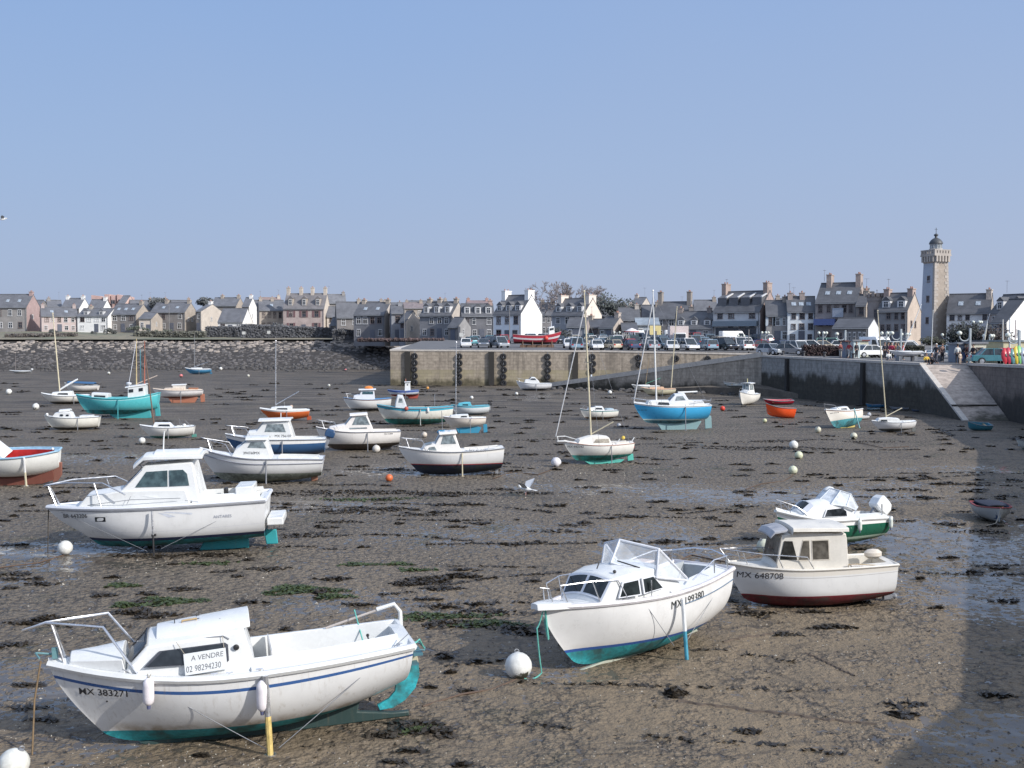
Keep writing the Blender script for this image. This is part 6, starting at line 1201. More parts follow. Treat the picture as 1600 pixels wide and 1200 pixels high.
    fh = he / max(floors, 1); fm_ = FR_W if fr == 'w' else FR_D
    for f_ in range(floors):
        for c_ in range(cols):
            xx = ((c_ + .5) / cols - .5) * W * wfrac; zc = fh * (f_ + .5) + .12; ww, hh = min(1.15, W * wfrac / cols * .6), min(1.7, fh * .62)
            if f_ == 0 and door and c_ == cols // 2: link('door', DOOR, e, (xx, -Y - .03, 1.05), scale=(1.1, 1, 2.2)); continue
            if win_r.random() < .08 and cols > 2: continue
            jw = win_r.uniform(.86, 1.1); fq = FR_D if win_r.random() < .2 else fm_
            wo = link('window', fq, e, (xx + win_r.uniform(-.12, .12), -Y - .01, zc), scale=(ww * jw, 1, hh * win_r.uniform(.9, 1.06))); link('pane', PANE, wo)
            if arch: link('arch', MB().lathe([(.5, -.05), (.5, .05)], 16, axis='y').mesh('arch', MPANE) if 'archm' not in _tc else _tc['archm'], wo, (0, .0, .5), scale=(1, 1, .5 * ww / hh))
            if shut:
                for sx in (-1, 1): link('shutter', SH_R if shut == 'r' else SH_W, e, (xx + sx * (ww * .5 + .28), -Y - .03, zc), scale=(.5, 1, hh))
    if gw and not gfront:
        for j in range(gwin): wo = link('window', fm_, e, (X + .01, (j - (gwin - 1) / 2) * 2.2 - .6, he * .62), (0, 0, R(90)), (.8, 1, 1.2)); link('pane', PANE, wo)
    if gfront: wo = link('window', fm_, e, (0, -Y - .01, he), scale=(.9, 1, 1.1)); link('pane', PANE, wo)
    return e
GREY, TAN, PINK, CREAM_, DKST, WHT = (.30, .275, .25), (.44, .37, .29), (.50, .40, .365), (.62, .54, .45), (.205, .182, .162), (.82, .81, .78)
L_ = 288
house('grey stone house with slate roof at the far left edge', -25, 43, 54, 480, 461, L_, WM(GREY), WM((.45, .3, .27)), cols=4, sky=3, chim=('R',), door=False)
house('small grey annexe with dark roof beside the far left house', 48, 60, 72, 487, 470, L_ + 6, WM(GREY), WM(DKST), cols=1, chim=())
house('long low pinkish terrace left of the white house', 66, 122, None, 494, 481, L_, WM(PINK, .2, True), cols=5, chim=('L', 'R'), chc=WM(PINK), sky=2)
house('white two-dormer house on the left shore', 122, 170, 172, 494, 483, L_ - 1, WM(WHT, .1, True), WM(WHT, .1, True), cols=4, dorm=2, chim=(.25, ), chc=WM(TAN), dh=1.0, gwin=0)
house('dark-roofed house with white gable behind the pinkish terrace', 96, 125, 138, 482, 467, L_ + 25, WM(DKST), WM(WHT, .1, True), cols=2, chim=('L', 'R'), door=False)
house('slate-roofed house rising behind the terrace at left', 76, 98, None, 482, 470, L_ + 30, WM(GREY), cols=1, chim=('L',), door=False)
house('bright white gabled house behind the two-dormer white house', 136, 160, 176, 486, 469, L_ + 14, WM(DKST), WM(WHT, .05, True), cols=2, chim=('R',), door=False)
def blocks(label, parts, D, col):
    e = empty('apartment_building', AT(parts[0][0], 530, D), (0, 0, 0), label, 'building'); e.location.z = lz(e.location.x, D)
    for x0, x1, y0, sl in parts:
        a, c = AT(x0, y0, D), AT(x1, y0 + sl, D); b = MB(); zb = lz(a.x, D) - 1; o = e.location
        b.prism([(a.x - o.x, zb - o.z), (c.x - o.x, zb - o.z), (c.x - o.x, c.z - o.z), (a.x - o.x, a.z - o.z)], rnd.uniform(-1, 0), 8); b.build('wall', col, e, smooth=False)
        wo = link('window', FR_D, e, ((a.x + c.x) / 2 - o.x, -1.05, a.z - o.z - 2.2), scale=(1.4, 1, 1.2)); link('pane', PANE, wo)
blocks('pink modern apartment block with stepped walls behind the left houses', ((143, 158, 461, 2), (164, 172, 460, 0), (174, 182, 461, 0), (184, 196, 460, 3)), L_ + 48, WM((.56, .36, .31), .16, True))
house('house with pink gable behind the dark-fronted house at left', 186, 197, 208, 474, 463, L_ + 40, WM(DKST), WM((.60, .42, .36), .12, True), cols=1, chim=(), door=False)
house('dark-fronted house with slate roof and tan gable on the left', 172, 214, 236, 491, 476, L_, WM(DKST), WM(TAN), cols=3, chim=('R',), sky=3)
house('low beige cottage in front of the dark roofed terrace', 218, 238, 252, 498, 489, L_ - 4, WM(CREAM_, .1, True), WM(TAN), cols=2, floors=1, chim=())
house('dark slate terrace with tan gable behind the low beige cottage', 236, 290, 309, 488, 474, L_ + 6, WM(DKST), WM(TAN), cols=4, chim=('R', .3), sky=2, gwin=2)
house('beige house with white chimney left of the black-roofed white cottage', 307, 315, 350, 487, 476, L_ + 4, WM(DKST), WM(CREAM_), cols=1, chim=('R',), chc=WM(WHT, .1, True), dep=12)
house('low white cottage with big dark roof sweeping down', 341, 380, 392, 503, 483, L_ - 6, WM(WHT, .1, True), WM(WHT, .1, True), cols=3, floors=1, chim=(), dep=9, gwin=0)
house('long slate-roofed house behind the white cottage', 330, 370, 383, 478, 466, L_ + 36, WM(DKST), WM(TAN), cols=4, chim=(.3, 'R'), door=False)
house('dark house with bright white gable behind the white cottage', 379, 390, 399, 479, 466, L_ + 20, WM(DKST), WM(WHT, .05, True), cols=1, chim=('R',), door=False)
house('pale stone house just left of the grand villa', 406, 445, None, 485, 470, L_ + 4, WM(TAN), cols=4, fr='d', chim=('L', .55), sky=1)
house('pale low house behind the pale stone house left of the villa', 410, 440, None, 478, 466, L_ + 40, WM(CREAM_), roof=RM((.25, .16, .13)), cols=3, chim=('R',), door=False)
house('grand pinkish stone villa with four tall chimneys and three dormers', 443, 507, 514, 482, 460, L_ - 4, WM(PINK, .12), WM(CREAM_, .12), cols=3, floors=2, fr='d', shut='r', dorm=3, chim=('L', .36, .64, 'R'), dormc=WM(TAN), dh=1.9, roof=RM((.13, .115, .11)), chh=1.7, cw=.9)
house('small cream annexe against the right end of the villa', 511, 525, None, 495, 480, L_ - 2, WM(CREAM_), cols=1, fr='d', chim=())
house('grey house with bare roof behind the villa', 513, 541, None, 474, 461, L_ + 30, WM(GREY), roof=RM((.13, .13, .135)), cols=2, chim=('R', ), door=False)
house('dark slate-roofed house right of the villa', 527, 566, None, 496, 473, L_ - 26, WM(DKST), cols=2, chim=('R',), chc=WM(TAN))
house('little brown lean-to shed with tilted roof below the villa', 516, 530, 539, 508, 497, L_ - 22, WM(TAN), WM(CREAM_), cols=1, floors=1, chim=(), dep=4)
C_ = 246
house('dark two-storey house with cream gable and white-framed dormer windows', 553, 601, 619, 492, 474, C_, WM((.14, .14, .15)), WM((.56, .49, .42)), cols=4, chim=(.15, 'R'), chc=WM(TAN), sky=2, gwin=0)
house('narrow grey house between the cream gable and the little gabled house', 612, 630, None, 490, 478, C_ - 4, WM((.30, .31, .33)), cols=1, fr='d', chim=('R',))
house('little cream house with pointed gable facing the harbour', 624, 634, 658, 503, 487, C_ - 8, WM((.24, .25, .28)), WM((.62, .55, .47)), cols=1, floors=2, chim=(), gwin=1, dep=5.5)
house('slate house with three dormers and cream gable left of centre', 656, 706, 727, 493, 473, C_ - 14, WM((.22, .22, .23)), WM((.55, .48, .40)), cols=4, dorm=3, chim=(.1, .42, 'R'), chc=WM(TAN), gwin=0)
house('small stone annexe with pitched roof below the three-dormer house', 700, 716, 736, 511, 497, C_ - 28, WM(DKST), WM((.30, .29, .28)), cols=1, floors=1, chim=(), dep=5)
house('dark terrace with three white dormers left of the white-gabled house', 722, 772, None, 494, 476, C_ - 20, WM((.13, .13, .14)), cols=4, dorm=3, chim=('R',), chc=WM((.45, .3, .25)), dormc=MFRAME)
house('house with reddish chimneys far behind the dark terrace', 730, 765, None, 477, 471, C_ + 60, WM(PINK), cols=3, chim=('L', 'R'), chc=WM((.5, .28, .22)), roof=RM((.2, .13, .12)), door=False)
house('reddish roofed house behind the three-dormer house', 632, 662, None, 482, 474, C_ + 50, WM(TAN), cols=3, chim=('R',), roof=RM((.19, .14, .13)), door=False)
house('tall white house with shade-tinted blue-grey front, big bright white gable and end chimney', 771, 814, 847, 491, 463, 205, WM((.72, .76, .80), .1, True), WM((.82, .82, .80), .0, True), cols=3, fr='d', dorm=3, chim=('L', 'R'), chc=WM((.82, .82, .80), .0, True), dh=1.1, cw=2.2, gwin=0, chh=1.0)  # front bluer and darker than the gable, shade mixed into its colour
house('cream-gabled house with wide chimney and three round-topped dormers', 862, 912, 940, 492, 468, 222, WM((.34, .36, .39)), WM((.70, .62, .54), .08, True), cols=3, dorm=3, chim=('L', 'R'), chc=WM((.70, .62, .54), .08, True), dh=1.2, cw=3.0, dormc=MFRAME, gwin=1)
house('low grey cottage in front of the cream-gabled house', 885, 915, 922, 511, 498, 200, WM((.30, .31, .34)), WM((.42, .34, .3)), cols=3, floors=1, chim=())
house('tan and dark shop building with black roof right of the low grey cottage', 908, 935, 958, 512, 500, 206, WM(DKST), WM(TAN), cols=2, floors=1, chim=('L',), gwin=0)
house('small dark house with pointed tan gable and chimney', 936, 958, 979, 512, 496, 200, WM((.14, .14, .15)), WM((.48, .40, .33)), cols=2, floors=1, chim=('R',), gwin=0, dep=6)
house('low rendered shop with grey front right of the pointed gable', 972, 996, None, 516, 507, 198, WM((.38, .37, .35), .1, True), cols=2, floors=1, chim=())
house('flat pale blue-grey seafront shop with cornice', 994, 1030, None, 508, 504, 203, WM((.40, .44, .47), .1, True), cols=3, floors=1, chim=(), roof=RM((.25, .3, .34)))
house('steep roofed dark house behind the blue-grey shop', 968, 1000, None, 500, 482, 228, WM(DKST), cols=3, chim=('R',), chc=WM((.62, .55, .46)))
house('pink-roofed house up the hill behind the shops', 972, 990, None, 490, 479, 262, WM(TAN), roof=RM((.25, .17, .17)), cols=2, chim=('L', 'R'), chc=WM(CREAM_), door=False)
house('grey gabled house high behind the shops', 985, 1003, 1016, 476, 466, 270, WM(GREY), WM(CREAM_), cols=2, chim=('L',), door=False)
house('old brown stone house with two tall chimneys behind the car park', 1022, 1075, 1086, 497, 473, 226, WM((.22, .20, .19)), WM((.36, .31, .25)), cols=3, chim=('L', 'R'), chc=WM((.28, .24, .2)), chh=2.2, cw=1.8)
house('reddish brown turreted cottage left of the old stone house', 1004, 1032, None, 500, 478, 232, WM((.34, .25, .23)), cols=2, chim=('R',), chc=WM(TAN))
house('dark mansard-roofed inn with rows of dormers', 1052, 1114, 1126, 513, 488, 205, WM((.36, .37, .39)), WM((.40, .34, .29)), cols=3, floors=1, dorm=3, chim=('L', .8), chc=WM((.30, .24, .2)), dh=1.0, dep=10)
house('small dark house behind the mansard-roofed inn', 1058, 1085, None, 503, 486, 214, WM(DKST), cols=2, chim=('R',), door=False)
e_ = house('large pale grey seafront building with shop front and brown gable', 1114, 1187, 1217, 487, 457, 200, WM((.60, .60, .60), .08, True), WM((.42, .30, .25)), cols=4, floors=3, fr='d', dorm=0, chim=('L', 'R'), chc=WM((.40, .29, .23)), cw=2.2, dep=9, gwin=0, chh=1.6)
def hp(e): return [c for c in e.children if c.name.startswith('wall')][0].data
def add_shopfront(e, x0, x1, z0, z1, mat, name='shop_front', d=.35):
    v = [Vector(p.co) for p in hp(e).vertices]; X = max(p.x for p in v); Y = max(p.y for p in v)
    b = MB(); b.box(((x0 + x1) * X, -Y - d / 2, (z0 + z1) / 2), (2 * X * (x1 - x0), d, z1 - z0)); return b.build(name, mat, e, smooth=False)
add_shopfront(e_, -.48, .46, 2.9, 3.9, M(hz((.20, .25, .29), .1), .6, name='shop_fascia'), 'shop_fascia', .8); add_shopfront(e_, -.44, .05, .2, 2.7, MPANE, 'shop_window', .1); add_shopfront(e_, .1, .42, .2, 2.7, MPANE, 'shop_window', .1)
v_ = [Vector(p.co) for p in hp(e_).vertices]; X_, Y_ = max(p.x for p in v_), max(p.y for p in v_); he_ = sorted(set(round(p.z, 2) for p in v_))[-2]; hr_ = max(p.z for p in v_)
for i in range(4):   # long raking dormer cheeks
    xx = (i + .5) / 4 * 2 * X_ - X_ ; b = MB(); b.prism([(-Y_ * .72, he_ + (hr_ - he_) * .28 + .1), (-Y_ * .72, he_ + (hr_ - he_) * .28 + 1.6), (-Y_ * .15, hr_ - .4)], xx - .9, xx + .9, 0, 'x'); b.prism([(-Y_ * .75, he_ + (hr_ - he_) * .28 + 1.55), (-Y_ * .75, he_ + (hr_ - he_) * .28 + 1.75), (-Y_ * .1, hr_ - .15), (-Y_ * .1, hr_ - .35)], xx + .75, xx + 1.05, 1, 'x')
    b.build('dormer', [RM(), MFRAME], e_, smooth=False)
house('stone house with pale shutters right of the large grey building', 1197, 1232, None, 493, 471, 196, WM((.32, .30, .28)), cols=3, floors=2, shut='w', chim=('R',), chc=WM(TAN))
house('house with white upper storey and two broad chimneys', 1230, 1274, None, 487, 465, 194, WM((.72, .76, .78), .08, True), cols=3, floors=3, fr='d', chim=(.12, .55), chc=WM((.44, .35, .30)), sky=3, cw=1.8)
e_ = house('tall brown stone hotel with two big chimney stacks and blue awning', 1273, 1338, 1353, 473, 444, 190, WM((.33, .28, .245)), WM((.48, .38, .31)), cols=5, floors=3, fr='d', chim=(.22, 'R'), chc=WM((.42, .32, .26)), sky=3, dep=10, cw=2.6, chh=1.6, gwin=0)
add_shopfront(e_, -.5, .0, 3.2, 4.3, M(hz((.05, .09, .26), .1), .7, name='blue_awning'), 'awning', 1.4); add_shopfront(e_, -.08, .18, 4.6, 6.2, M(hz((.38, .42, .48), .1), .7, name='pale_panel'), 'wall_panel', .2)
house('little stone extension with pale chimney right of the tall hotel', 1336, 1352, 1362, 478, 462, 188, WM((.30, .26, .22)), WM(TAN), cols=1, floors=3, fr='d', chim=('R',), gwin=0)
# crenellated round tower
def round_tower():
    D = 182; c = AT(1374, 540, D); r = 14 / F * D; zb = lz(c.x, D); top = HC + (YH - 458) / F * D - zb
    e = empty('round_tower', (c.x, c.y + r, zb), label='squat round crenellated stone tower between the hotel and the lighthouse', cat='tower'); b = MB()
    b.lathe([(r, -1), (r, top * .82), (r * 1.08, top * .86), (r * 1.08, top * .93)], 22); b.build('wall', WM((.36, .29, .24)), e, smooth=False)
    for i in range(14): a = i * 2 * math.pi / 14; MB().box((r * 1.0 * math.cos(a), r * 1.0 * math.sin(a), top * .965), (.5, .7, top * .07), a + math.pi / 2).build('merlon', WM((.36, .29, .24)), e, smooth=False)
    for a, z in ((-1.9, .6), (-1.2, .6), (-1.6, .3), (-2.2, .3)): wo = link('window', FR_D, e, (r * math.cos(a) * 1.0, r * math.sin(a) * 1.0, top * z), (0, 0, a + math.pi / 2), (.9, 1, 1.5)); link('pane', PANE, wo)
    b = MB(); b.tube([(0, 0, top * .9), (0, 0, top * 1.06)], .05, 5); b.ball((0, 0, top * 1.06), .12, 6); b.build('finial', MGREY, e)
round_tower()
house('grey wing of the castle-like house beside the round tower', 1350, 1366, None, 478, 458, 189, WM((.22, .20, .19)), cols=1, floors=3, fr='d', chim=('L',), chc=WM(TAN))
house('low dark-roofed cafe with white-framed windows near the quay', 1300, 1356, 1373, 513, 499, 160, WM((.20, .19, .18)), WM((.62, .64, .66), .05, True), cols=7, floors=1, chim=(), dep=9, gwin=0, door=False)
house('dark-fronted house with broad tan gable left of the lighthouse', 1370, 1417, 1438, 486, 460, 176, WM((.24, .235, .235)), WM((.56, .45, .35)), cols=4, floors=3, fr='d', dorm=2, chim=('L', 'R'), chc=WM((.44, .32, .26)), dh=1.2, gwin=2, cw=1.8)
house('long white-fronted house with plain slate roof right of the lighthouse', 1478, 1546, 1552, 489, 461, 188, WM((.76, .76, .75), .08, True), WM(TAN), cols=5, floors=3, fr='d', chim=('R',), chc=WM((.62, .53, .44)), sky=2, cw=2.6)
house('house with blue dormer and white gable at the far right', 1545, 1598, 1640, 489, 462, 180, WM((.40, .34, .31)), WM((.6, .6, .6), .05, True), cols=4, floors=2, dorm=2, chim=('R',), dormc=MFRAME)
house('near house with sweeping dark roof and bright white gable, right edge', 1548, 1572, 1625, 504, 470, 150, WM((.16, .18, .22)), WM((.80, .80, .78), .0, True), cols=2, floors=2, chim=(), dep=9, gwin=2)
# fill of roofs further up the town
for i, (px0, px1, ye, yr, D, lb) in enumerate(((558, 600, 486, 472, 330, 'distant slate roof behind the cream-gabled dark house'), (600, 640, 484, 474, 320, 'distant tan house above the narrow grey house'), (640, 700, 484, 471, 330, 'distant slate terrace behind the three-dormer house'), (846, 868, 492, 474, 260, 'dark house in the gap right of the white gable'), (1085, 1120, 490, 470, 260, 'dark slate house behind the mansard inn'), (1034, 1070, 490, 479, 280, 'distant house behind the old stone house'), (940, 975, 494, 480, 262, 'dark hillside house below the cypress'), (1212, 1245, 482, 468, 230, 'dark roof behind the shuttered stone house'), (395, 412, 484, 470, 330, 'blue-grey hillside house left of the pale stone house'), (20, 80, 486, 472, 340, 'dark roof behind the far left houses'), (205, 240, 484, 470, 330, 'dark roof below the dark pine tree'), (258, 300, 482, 470, 340, 'slate roof between the two dark pines'), (1590, 1640, 500, 486, 190, 'dark roof cut by the right edge of the photo'))):
    house(lb, px0, px1, None, ye, yr, D, WM((.26, .24, .23), .2), cols=3, chim=('L', 'R') if i % 2 else ('R',), chc=WM(TAN), door=False, k=.25)
# ---------------- lighthouse
def lighthouse():
    D = 196; foot = AT(1460, 545, D); zb = lz(foot.x, D); k = D / F; b0, t0 = 40 * k / 1.28 / 2, 32 * k / 1.28 / 2; H = HC + (YH - 412) * k - zb; H0 = H
    e = empty('lighthouse', (foot.x, D, zb), (0, 0, R(20)), 'tall square lighthouse with stone front, white side, corbelled gallery and dark dome', 'lighthouse')
    ms, mw, mq = WM((.39, .33, .27), .06), M(hz((.40, .45, .52), .05), .7, .1, .4, name='white_painted_stone'), WM((.47, .42, .37), .06)
    b = MB(); z0 = -1; V = [(-b0, -b0, z0), (b0, -b0, z0), (b0, b0, z0), (-b0, b0, z0), (-t0, -t0, H), (t0, -t0, H), (t0, t0, H), (-t0, t0, H)]
    b.add(V, [(0, 1, 5, 4), (1, 2, 6, 5), (2, 3, 7, 6)], 0); b.add(V, [(3, 0, 4, 7)], 1); tw = b.build('tower_shaft', [ms, mw], e, smooth=False)
    for sx in (-1, 1):
        qb = MB(); n = 26
        for i in range(n):
            z = H * (i + .5) / n; w = lerp(b0, t0, (i + .5) / n); d = .85 if i % 2 else .5; qb.box((sx * (w - d / 2 + .05), -w + .2, z), (d, .5, H / n * .96))
        qb.build('quoins', mq, e, smooth=False)
    for z in (.28, .55, .8):
        w = lerp(b0, t0, z); wo = link('window', FR_D, e, (-w - .01, 0, H * z), (0, 0, R(-90)), (.7, 1, 1.2)); link('pane', PANE, wo)
    g = t0 * 1.26
    cb = MB(); cb.box((0, 0, H + .1), (t0 * 2.05, t0 * 2.05, .3)); cb.build('string_course', mq, e, smooth=False)
    for sx, sy, rz in ((0, -1, 0), (0, 1, 0), (-1, 0, 1), (1, 0, 1)):
        for j in (-.9, -.45, 0, .45, .9):
            x, y = (j * t0, sy * (t0 + .22)) if rz == 0 else (sx * (t0 + .22), j * t0)
            MB().box((x, y, H + .95), (.38, .5, 1.4) if rz == 0 else (.5, .38, 1.4), 0, 0, (1, 1)).build('corbel', mq, e, smooth=False)
    MB().box((0, 0, H + .95), (t0 * 1.98, t0 * 1.98, 1.6)).build('gallery_core', WM((.20, .17, .15), .06), e, smooth=False)
    MB().box((0, 0, H + 1.8), (g * 2 + .1, g * 2 + .1, .3)).build('gallery_floor', mq, e, smooth=False)
    for sx, sy in ((0, -1), (0, 1), (-1, 0), (1, 0)):
        pb = MB(); L2 = g * 2
        for zz, hh in ((H + 2.1, .3), (H + 3.05, .28)): pb.box((sx * (g - .13), sy * (g - .13), zz), (L2, .26, hh) if sy else (.26, L2 - .54, hh))
        for j in range(6): t = (j / 5 - .5) * (L2 - .5); pb.box((t if sy else sx * (g - .13), t if sx else sy * (g - .13), H + 2.58), (.42, .24, .70) if sy else (.24, .42, .70))
        pb.build('parapet', mq, e, smooth=False)
    MB().lathe([(1.15, H + 1.9), (1.15, H + 3.4), (1.2, H + 3.5), (1.05, H + 3.55)], 12).build('lantern_base', M(hz((.60, .58, .55), .05), .7), e, smooth=False)
    lr = MB().lathe([(1.0, H + 3.5), (1.0, H + 4.7)], 12).build('lantern_room', glass_mat((.25, .27, .28), .1), e, smooth=False)
    for i in range(12): a = i * math.pi / 6; MB().tube([(1.02 * math.cos(a), 1.02 * math.sin(a), H + 3.5), (1.02 * math.cos(a), 1.02 * math.sin(a), H + 4.7)], .05, 4).build('glazing_bar', MFRAME, lr)
    MB().lathe([(1.2, H + 4.65), (1.2, H + 4.85), (1.1, H + 5.2), (.85, H + 5.65), (.5, H + 6.0), (.25, H + 6.15), (.2, H + 6.5), (.38, H + 6.7), (.38, H + 6.95), (.1, H + 7.2)], 14).build('dome', M(hz((.05, .055, .06), .05), .5), e)
    MB().tube([(0, 0, H + 7.1), (0, 0, H + 8.6)], .05, 5).tube([(-.35, 0, H + 8.2), (.35, 0, H + 8.2)], .03, 4).build('weather_vane', MBLK, e)
    for o in e.children_recursive:      # everything above the shaft is a little squatter than drawn
        if o.type == 'MESH' and not o.name.startswith(('tower_shaft', 'quoins', 'window', 'pane')):
            if max(v.co.z for v in o.data.vertices) > H:
                for v in o.data.vertices: v.co.z = H + (v.co.z - H) * .74
lighthouse()
# ---------------- trees, bushes and hedges
def leaf_quads(b, c, r, n, s_, rr, sq=(1, 1, 1), shell=.35):
    for _ in range(n):
        d = Vector((rr.gauss(0, 1), rr.gauss(0, 1), rr.gauss(0, 1))).normalized() * r * (shell + (1 - shell) * rr.random() ** .6)
        p = Vector((c[0] + d.x * sq[0], c[1] + d.y * sq[1], c[2] + d.z * sq[2])); u = Vector((rr.gauss(0, 1), rr.gauss(0, 1), rr.gauss(0, 1))).normalized() * s_ * rr.uniform(.6, 1.4); w = u.orthogonal().normalized() * s_ * rr.uniform(.4, .9)
        b.quad(p - u, p + w, p + u, p - w, rr.choice((0, 0, 1)))
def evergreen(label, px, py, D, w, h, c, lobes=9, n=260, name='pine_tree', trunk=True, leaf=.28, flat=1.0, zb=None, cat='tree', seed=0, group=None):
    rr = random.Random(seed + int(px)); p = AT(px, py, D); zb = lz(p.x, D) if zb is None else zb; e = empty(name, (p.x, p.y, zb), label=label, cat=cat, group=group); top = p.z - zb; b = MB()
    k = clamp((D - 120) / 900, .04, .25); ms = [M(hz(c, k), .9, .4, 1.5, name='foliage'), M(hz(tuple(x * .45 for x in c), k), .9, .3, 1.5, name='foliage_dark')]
    for i in range(lobes):
        a = rr.uniform(0, 6.28); q = rr.random() ** .5; r = h * rr.uniform(.22, .38); cz = top - h * .5 + rr.uniform(-.3, .28) * h * (1 - q * .5)
        leaf_quads(b, (w * .42 * q * math.cos(a), w * .35 * q * math.sin(a), cz), r, n // 2, leaf, rr, (1.25, 1, .8 * flat))
    b.build('crown', ms, e, smooth=False)
    if trunk:
        t = MB(); t.tube([(0, 0, -.5), (.1, 0, top * .4), (.0, .1, top - h * .5)], [h * .06, h * .045, h * .03], 7)
        for i in range(4): a = i * 1.7; t.tube([(0, 0, top - h * .7), (w * .3 * math.cos(a), w * .3 * math.sin(a), top - h * .35)], [h * .03, h * .012], 5)
        t.build('trunk', M(hz((.07, .055, .045), k), .9), e)
def bare_tree(label, px, py, D, w, h, seed):
    rr = random.Random(seed); p = AT(px, py, D); zb = lz(p.x, D); top = p.z - zb; e = empty('bare_tree', (p.x, p.y, zb), label=label, cat='tree', group='bare trees on the skyline'); t, cr = MB(), MB(); m_ = M(hz((.22, .175, .155), .24), .9, name='bare_bark')
    def grow(a, d, l, r, lev):
        b_ = a + d * l; (t if lev == 0 else cr).tube([a, b_], [r, r * .6], 5 if lev < 2 else 3, caps=False)
        if lev >= 6: return
        for _ in range(3 if lev < 4 else 4): nd_ = (d + Vector((rr.gauss(0, .5), rr.gauss(0, .5), rr.gauss(.12, .3)))).normalized(); grow(b_, nd_, l * rr.uniform(.55, .8), max(r * .55, .035), lev + 1)
    grow(Vector((0, 0, -.5)), Vector((0, 0, 1)), top * .36, h * .035, 0); t.build('trunk', m_, e); cr.build('crown', m_, e)
for i, (px, py, w, lb) in enumerate(((853, 452, 6, 'leafless brown tree, leftmost of the skyline trees behind the white gable'), (872, 448, 7, 'leafless brown tree, second from the left behind the cream-gabled house'), (893, 446, 7, 'leafless brown tree, third from the left directly behind the cream gable'), (914, 447, 7, 'leafless brown tree, fourth from the left behind the wide chimney'), (932, 451, 6, 'leafless brown tree, rightmost beside the dark cypress'))): bare_tree(lb, px, py, 262 + (i % 2) * 8, w, 10, 40 + i)
evergreen('dark spreading cypress right of the bare trees on the skyline', 958, 454, 256, 9, 7, (.035, .05, .038), 16, 220)
evergreen('dark rounded bush trees below the cypress among the roofs', 985, 474, 254, 6, 4, (.05, .055, .045), 10, 160, 'evergreen_tree')
evergreen('dark flat-topped pine above the left houses', 252, 460, 330, 9, 5, (.032, .042, .036), 12, 240); evergreen('smaller dark pine right of the flat-topped one', 318, 462, 335, 7, 4, (.035, .045, .038), 10, 220)
evergreen('dark green bushy tree in front of the long white-fronted house', 1513, 498, 128, 4.2, 4.4, (.028, .034, .028), 18, 300, 'bushy_tree', leaf=.16); evergreen('brownish leafless bush right of the dark bushy tree', 1556, 506, 126, 3.8, 3.2, (.07, .055, .048), 14, 240, 'bush', leaf=.14)
evergreen('green shrub at the left foot of the lighthouse', 1452, 522, 178, 2.6, 2.6, (.05, .06, .035), 8, 160, 'shrub', leaf=.15); evergreen('brown-green shrub at the right foot of the lighthouse', 1468, 526, 177, 2.2, 2.0, (.07, .07, .04), 8, 140, 'shrub', leaf=.15)
evergreen('dark ivy bush beside the red fishing boat on the quay', 872, 508, 196, 3.5, 3.4, (.03, .038, .035), 9, 160, 'bush', leaf=.18); evergreen('dark grey-green garden trees left of the villa', 428, 502, 280, 8, 4, (.05, .055, .055), 14, 160, 'evergreen_tree')
for i, (px, py, w, h, c, lb) in enumerate(((215, 509, 6, 1.6, (.06, .08, .035), 'green garden shrub below the beige cottage'), (255, 512, 5, 1.5, (.06, .08, .035), 'green garden shrub right of the beige cottage'), (80, 513, 4, 1.6, (.045, .05, .04), 'dark garden shrub below the pinkish terrace'), (145, 517, 3, 1.2, (.045, .05, .04), 'dark shrub under the white two-dormer house'), (172, 511, 3, 2, (.05, .055, .04), 'dark shrub at the right corner of the white house'), (540, 508, 4, 2.4, (.05, .05, .05), 'dark garden bush right of the villa'), (575, 516, 5, 2, (.05, .05, .05), 'dark garden bush under the cream-gabled dark house'), (640, 522, 5, 2, (.045, .045, .048), 'dark bush below the little gabled house'), (700, 524, 5, 1.8, (.05, .055, .05), 'bush in front of the three-dormer house'))):
    evergreen(lb, px, py, 250 if px > 500 else 276, w, h, c, 7, 110, 'shrub', False, .2)
def hedge(label, px0, px1, py0, py1, D, c, th=1.2, n=900, leaf=.16, seed=1, base=None, name='hedge'):
    rr = random.Random(seed); a, q = AT(px0, py0, D), AT(px1, py1, D); zb = lz((a.x + q.x) / 2, D) if base is None else base; e = empty(name, ((a.x + q.x) / 2, D, zb), label=label, cat=name); b = MB(); o = e.location
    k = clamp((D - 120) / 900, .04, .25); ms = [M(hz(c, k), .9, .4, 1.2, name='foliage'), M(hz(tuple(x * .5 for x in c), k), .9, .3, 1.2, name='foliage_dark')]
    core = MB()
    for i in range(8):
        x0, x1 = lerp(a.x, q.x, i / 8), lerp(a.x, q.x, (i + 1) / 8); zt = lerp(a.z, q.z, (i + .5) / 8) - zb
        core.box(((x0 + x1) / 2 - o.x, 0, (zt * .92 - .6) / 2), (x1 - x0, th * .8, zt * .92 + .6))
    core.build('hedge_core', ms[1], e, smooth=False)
    for _ in range(n):
        t = rr.random(); x = lerp(a.x, q.x, t); zt = lerp(a.z, q.z, t) - zb; f_ = rr.random(); z = zt * rr.uniform(.0, 1.05) if f_ < .6 else zt + rr.uniform(-.1, .18); y = -th / 2 * rr.uniform(.7, 1.1) if f_ < .6 else rr.uniform(-th / 2, th / 2)
        u = Vector((rr.gauss(0, 1), rr.gauss(0, 1), rr.gauss(0, 1))).normalized() * leaf * rr.uniform(.6, 1.5); w = u.orthogonal().normalized() * leaf; p = Vector((x - o.x, y, z)); b.quad(p - u, p + w, p + u, p - w, rr.choice((0, 1)))
    b.build('foliage', ms, e, smooth=False)
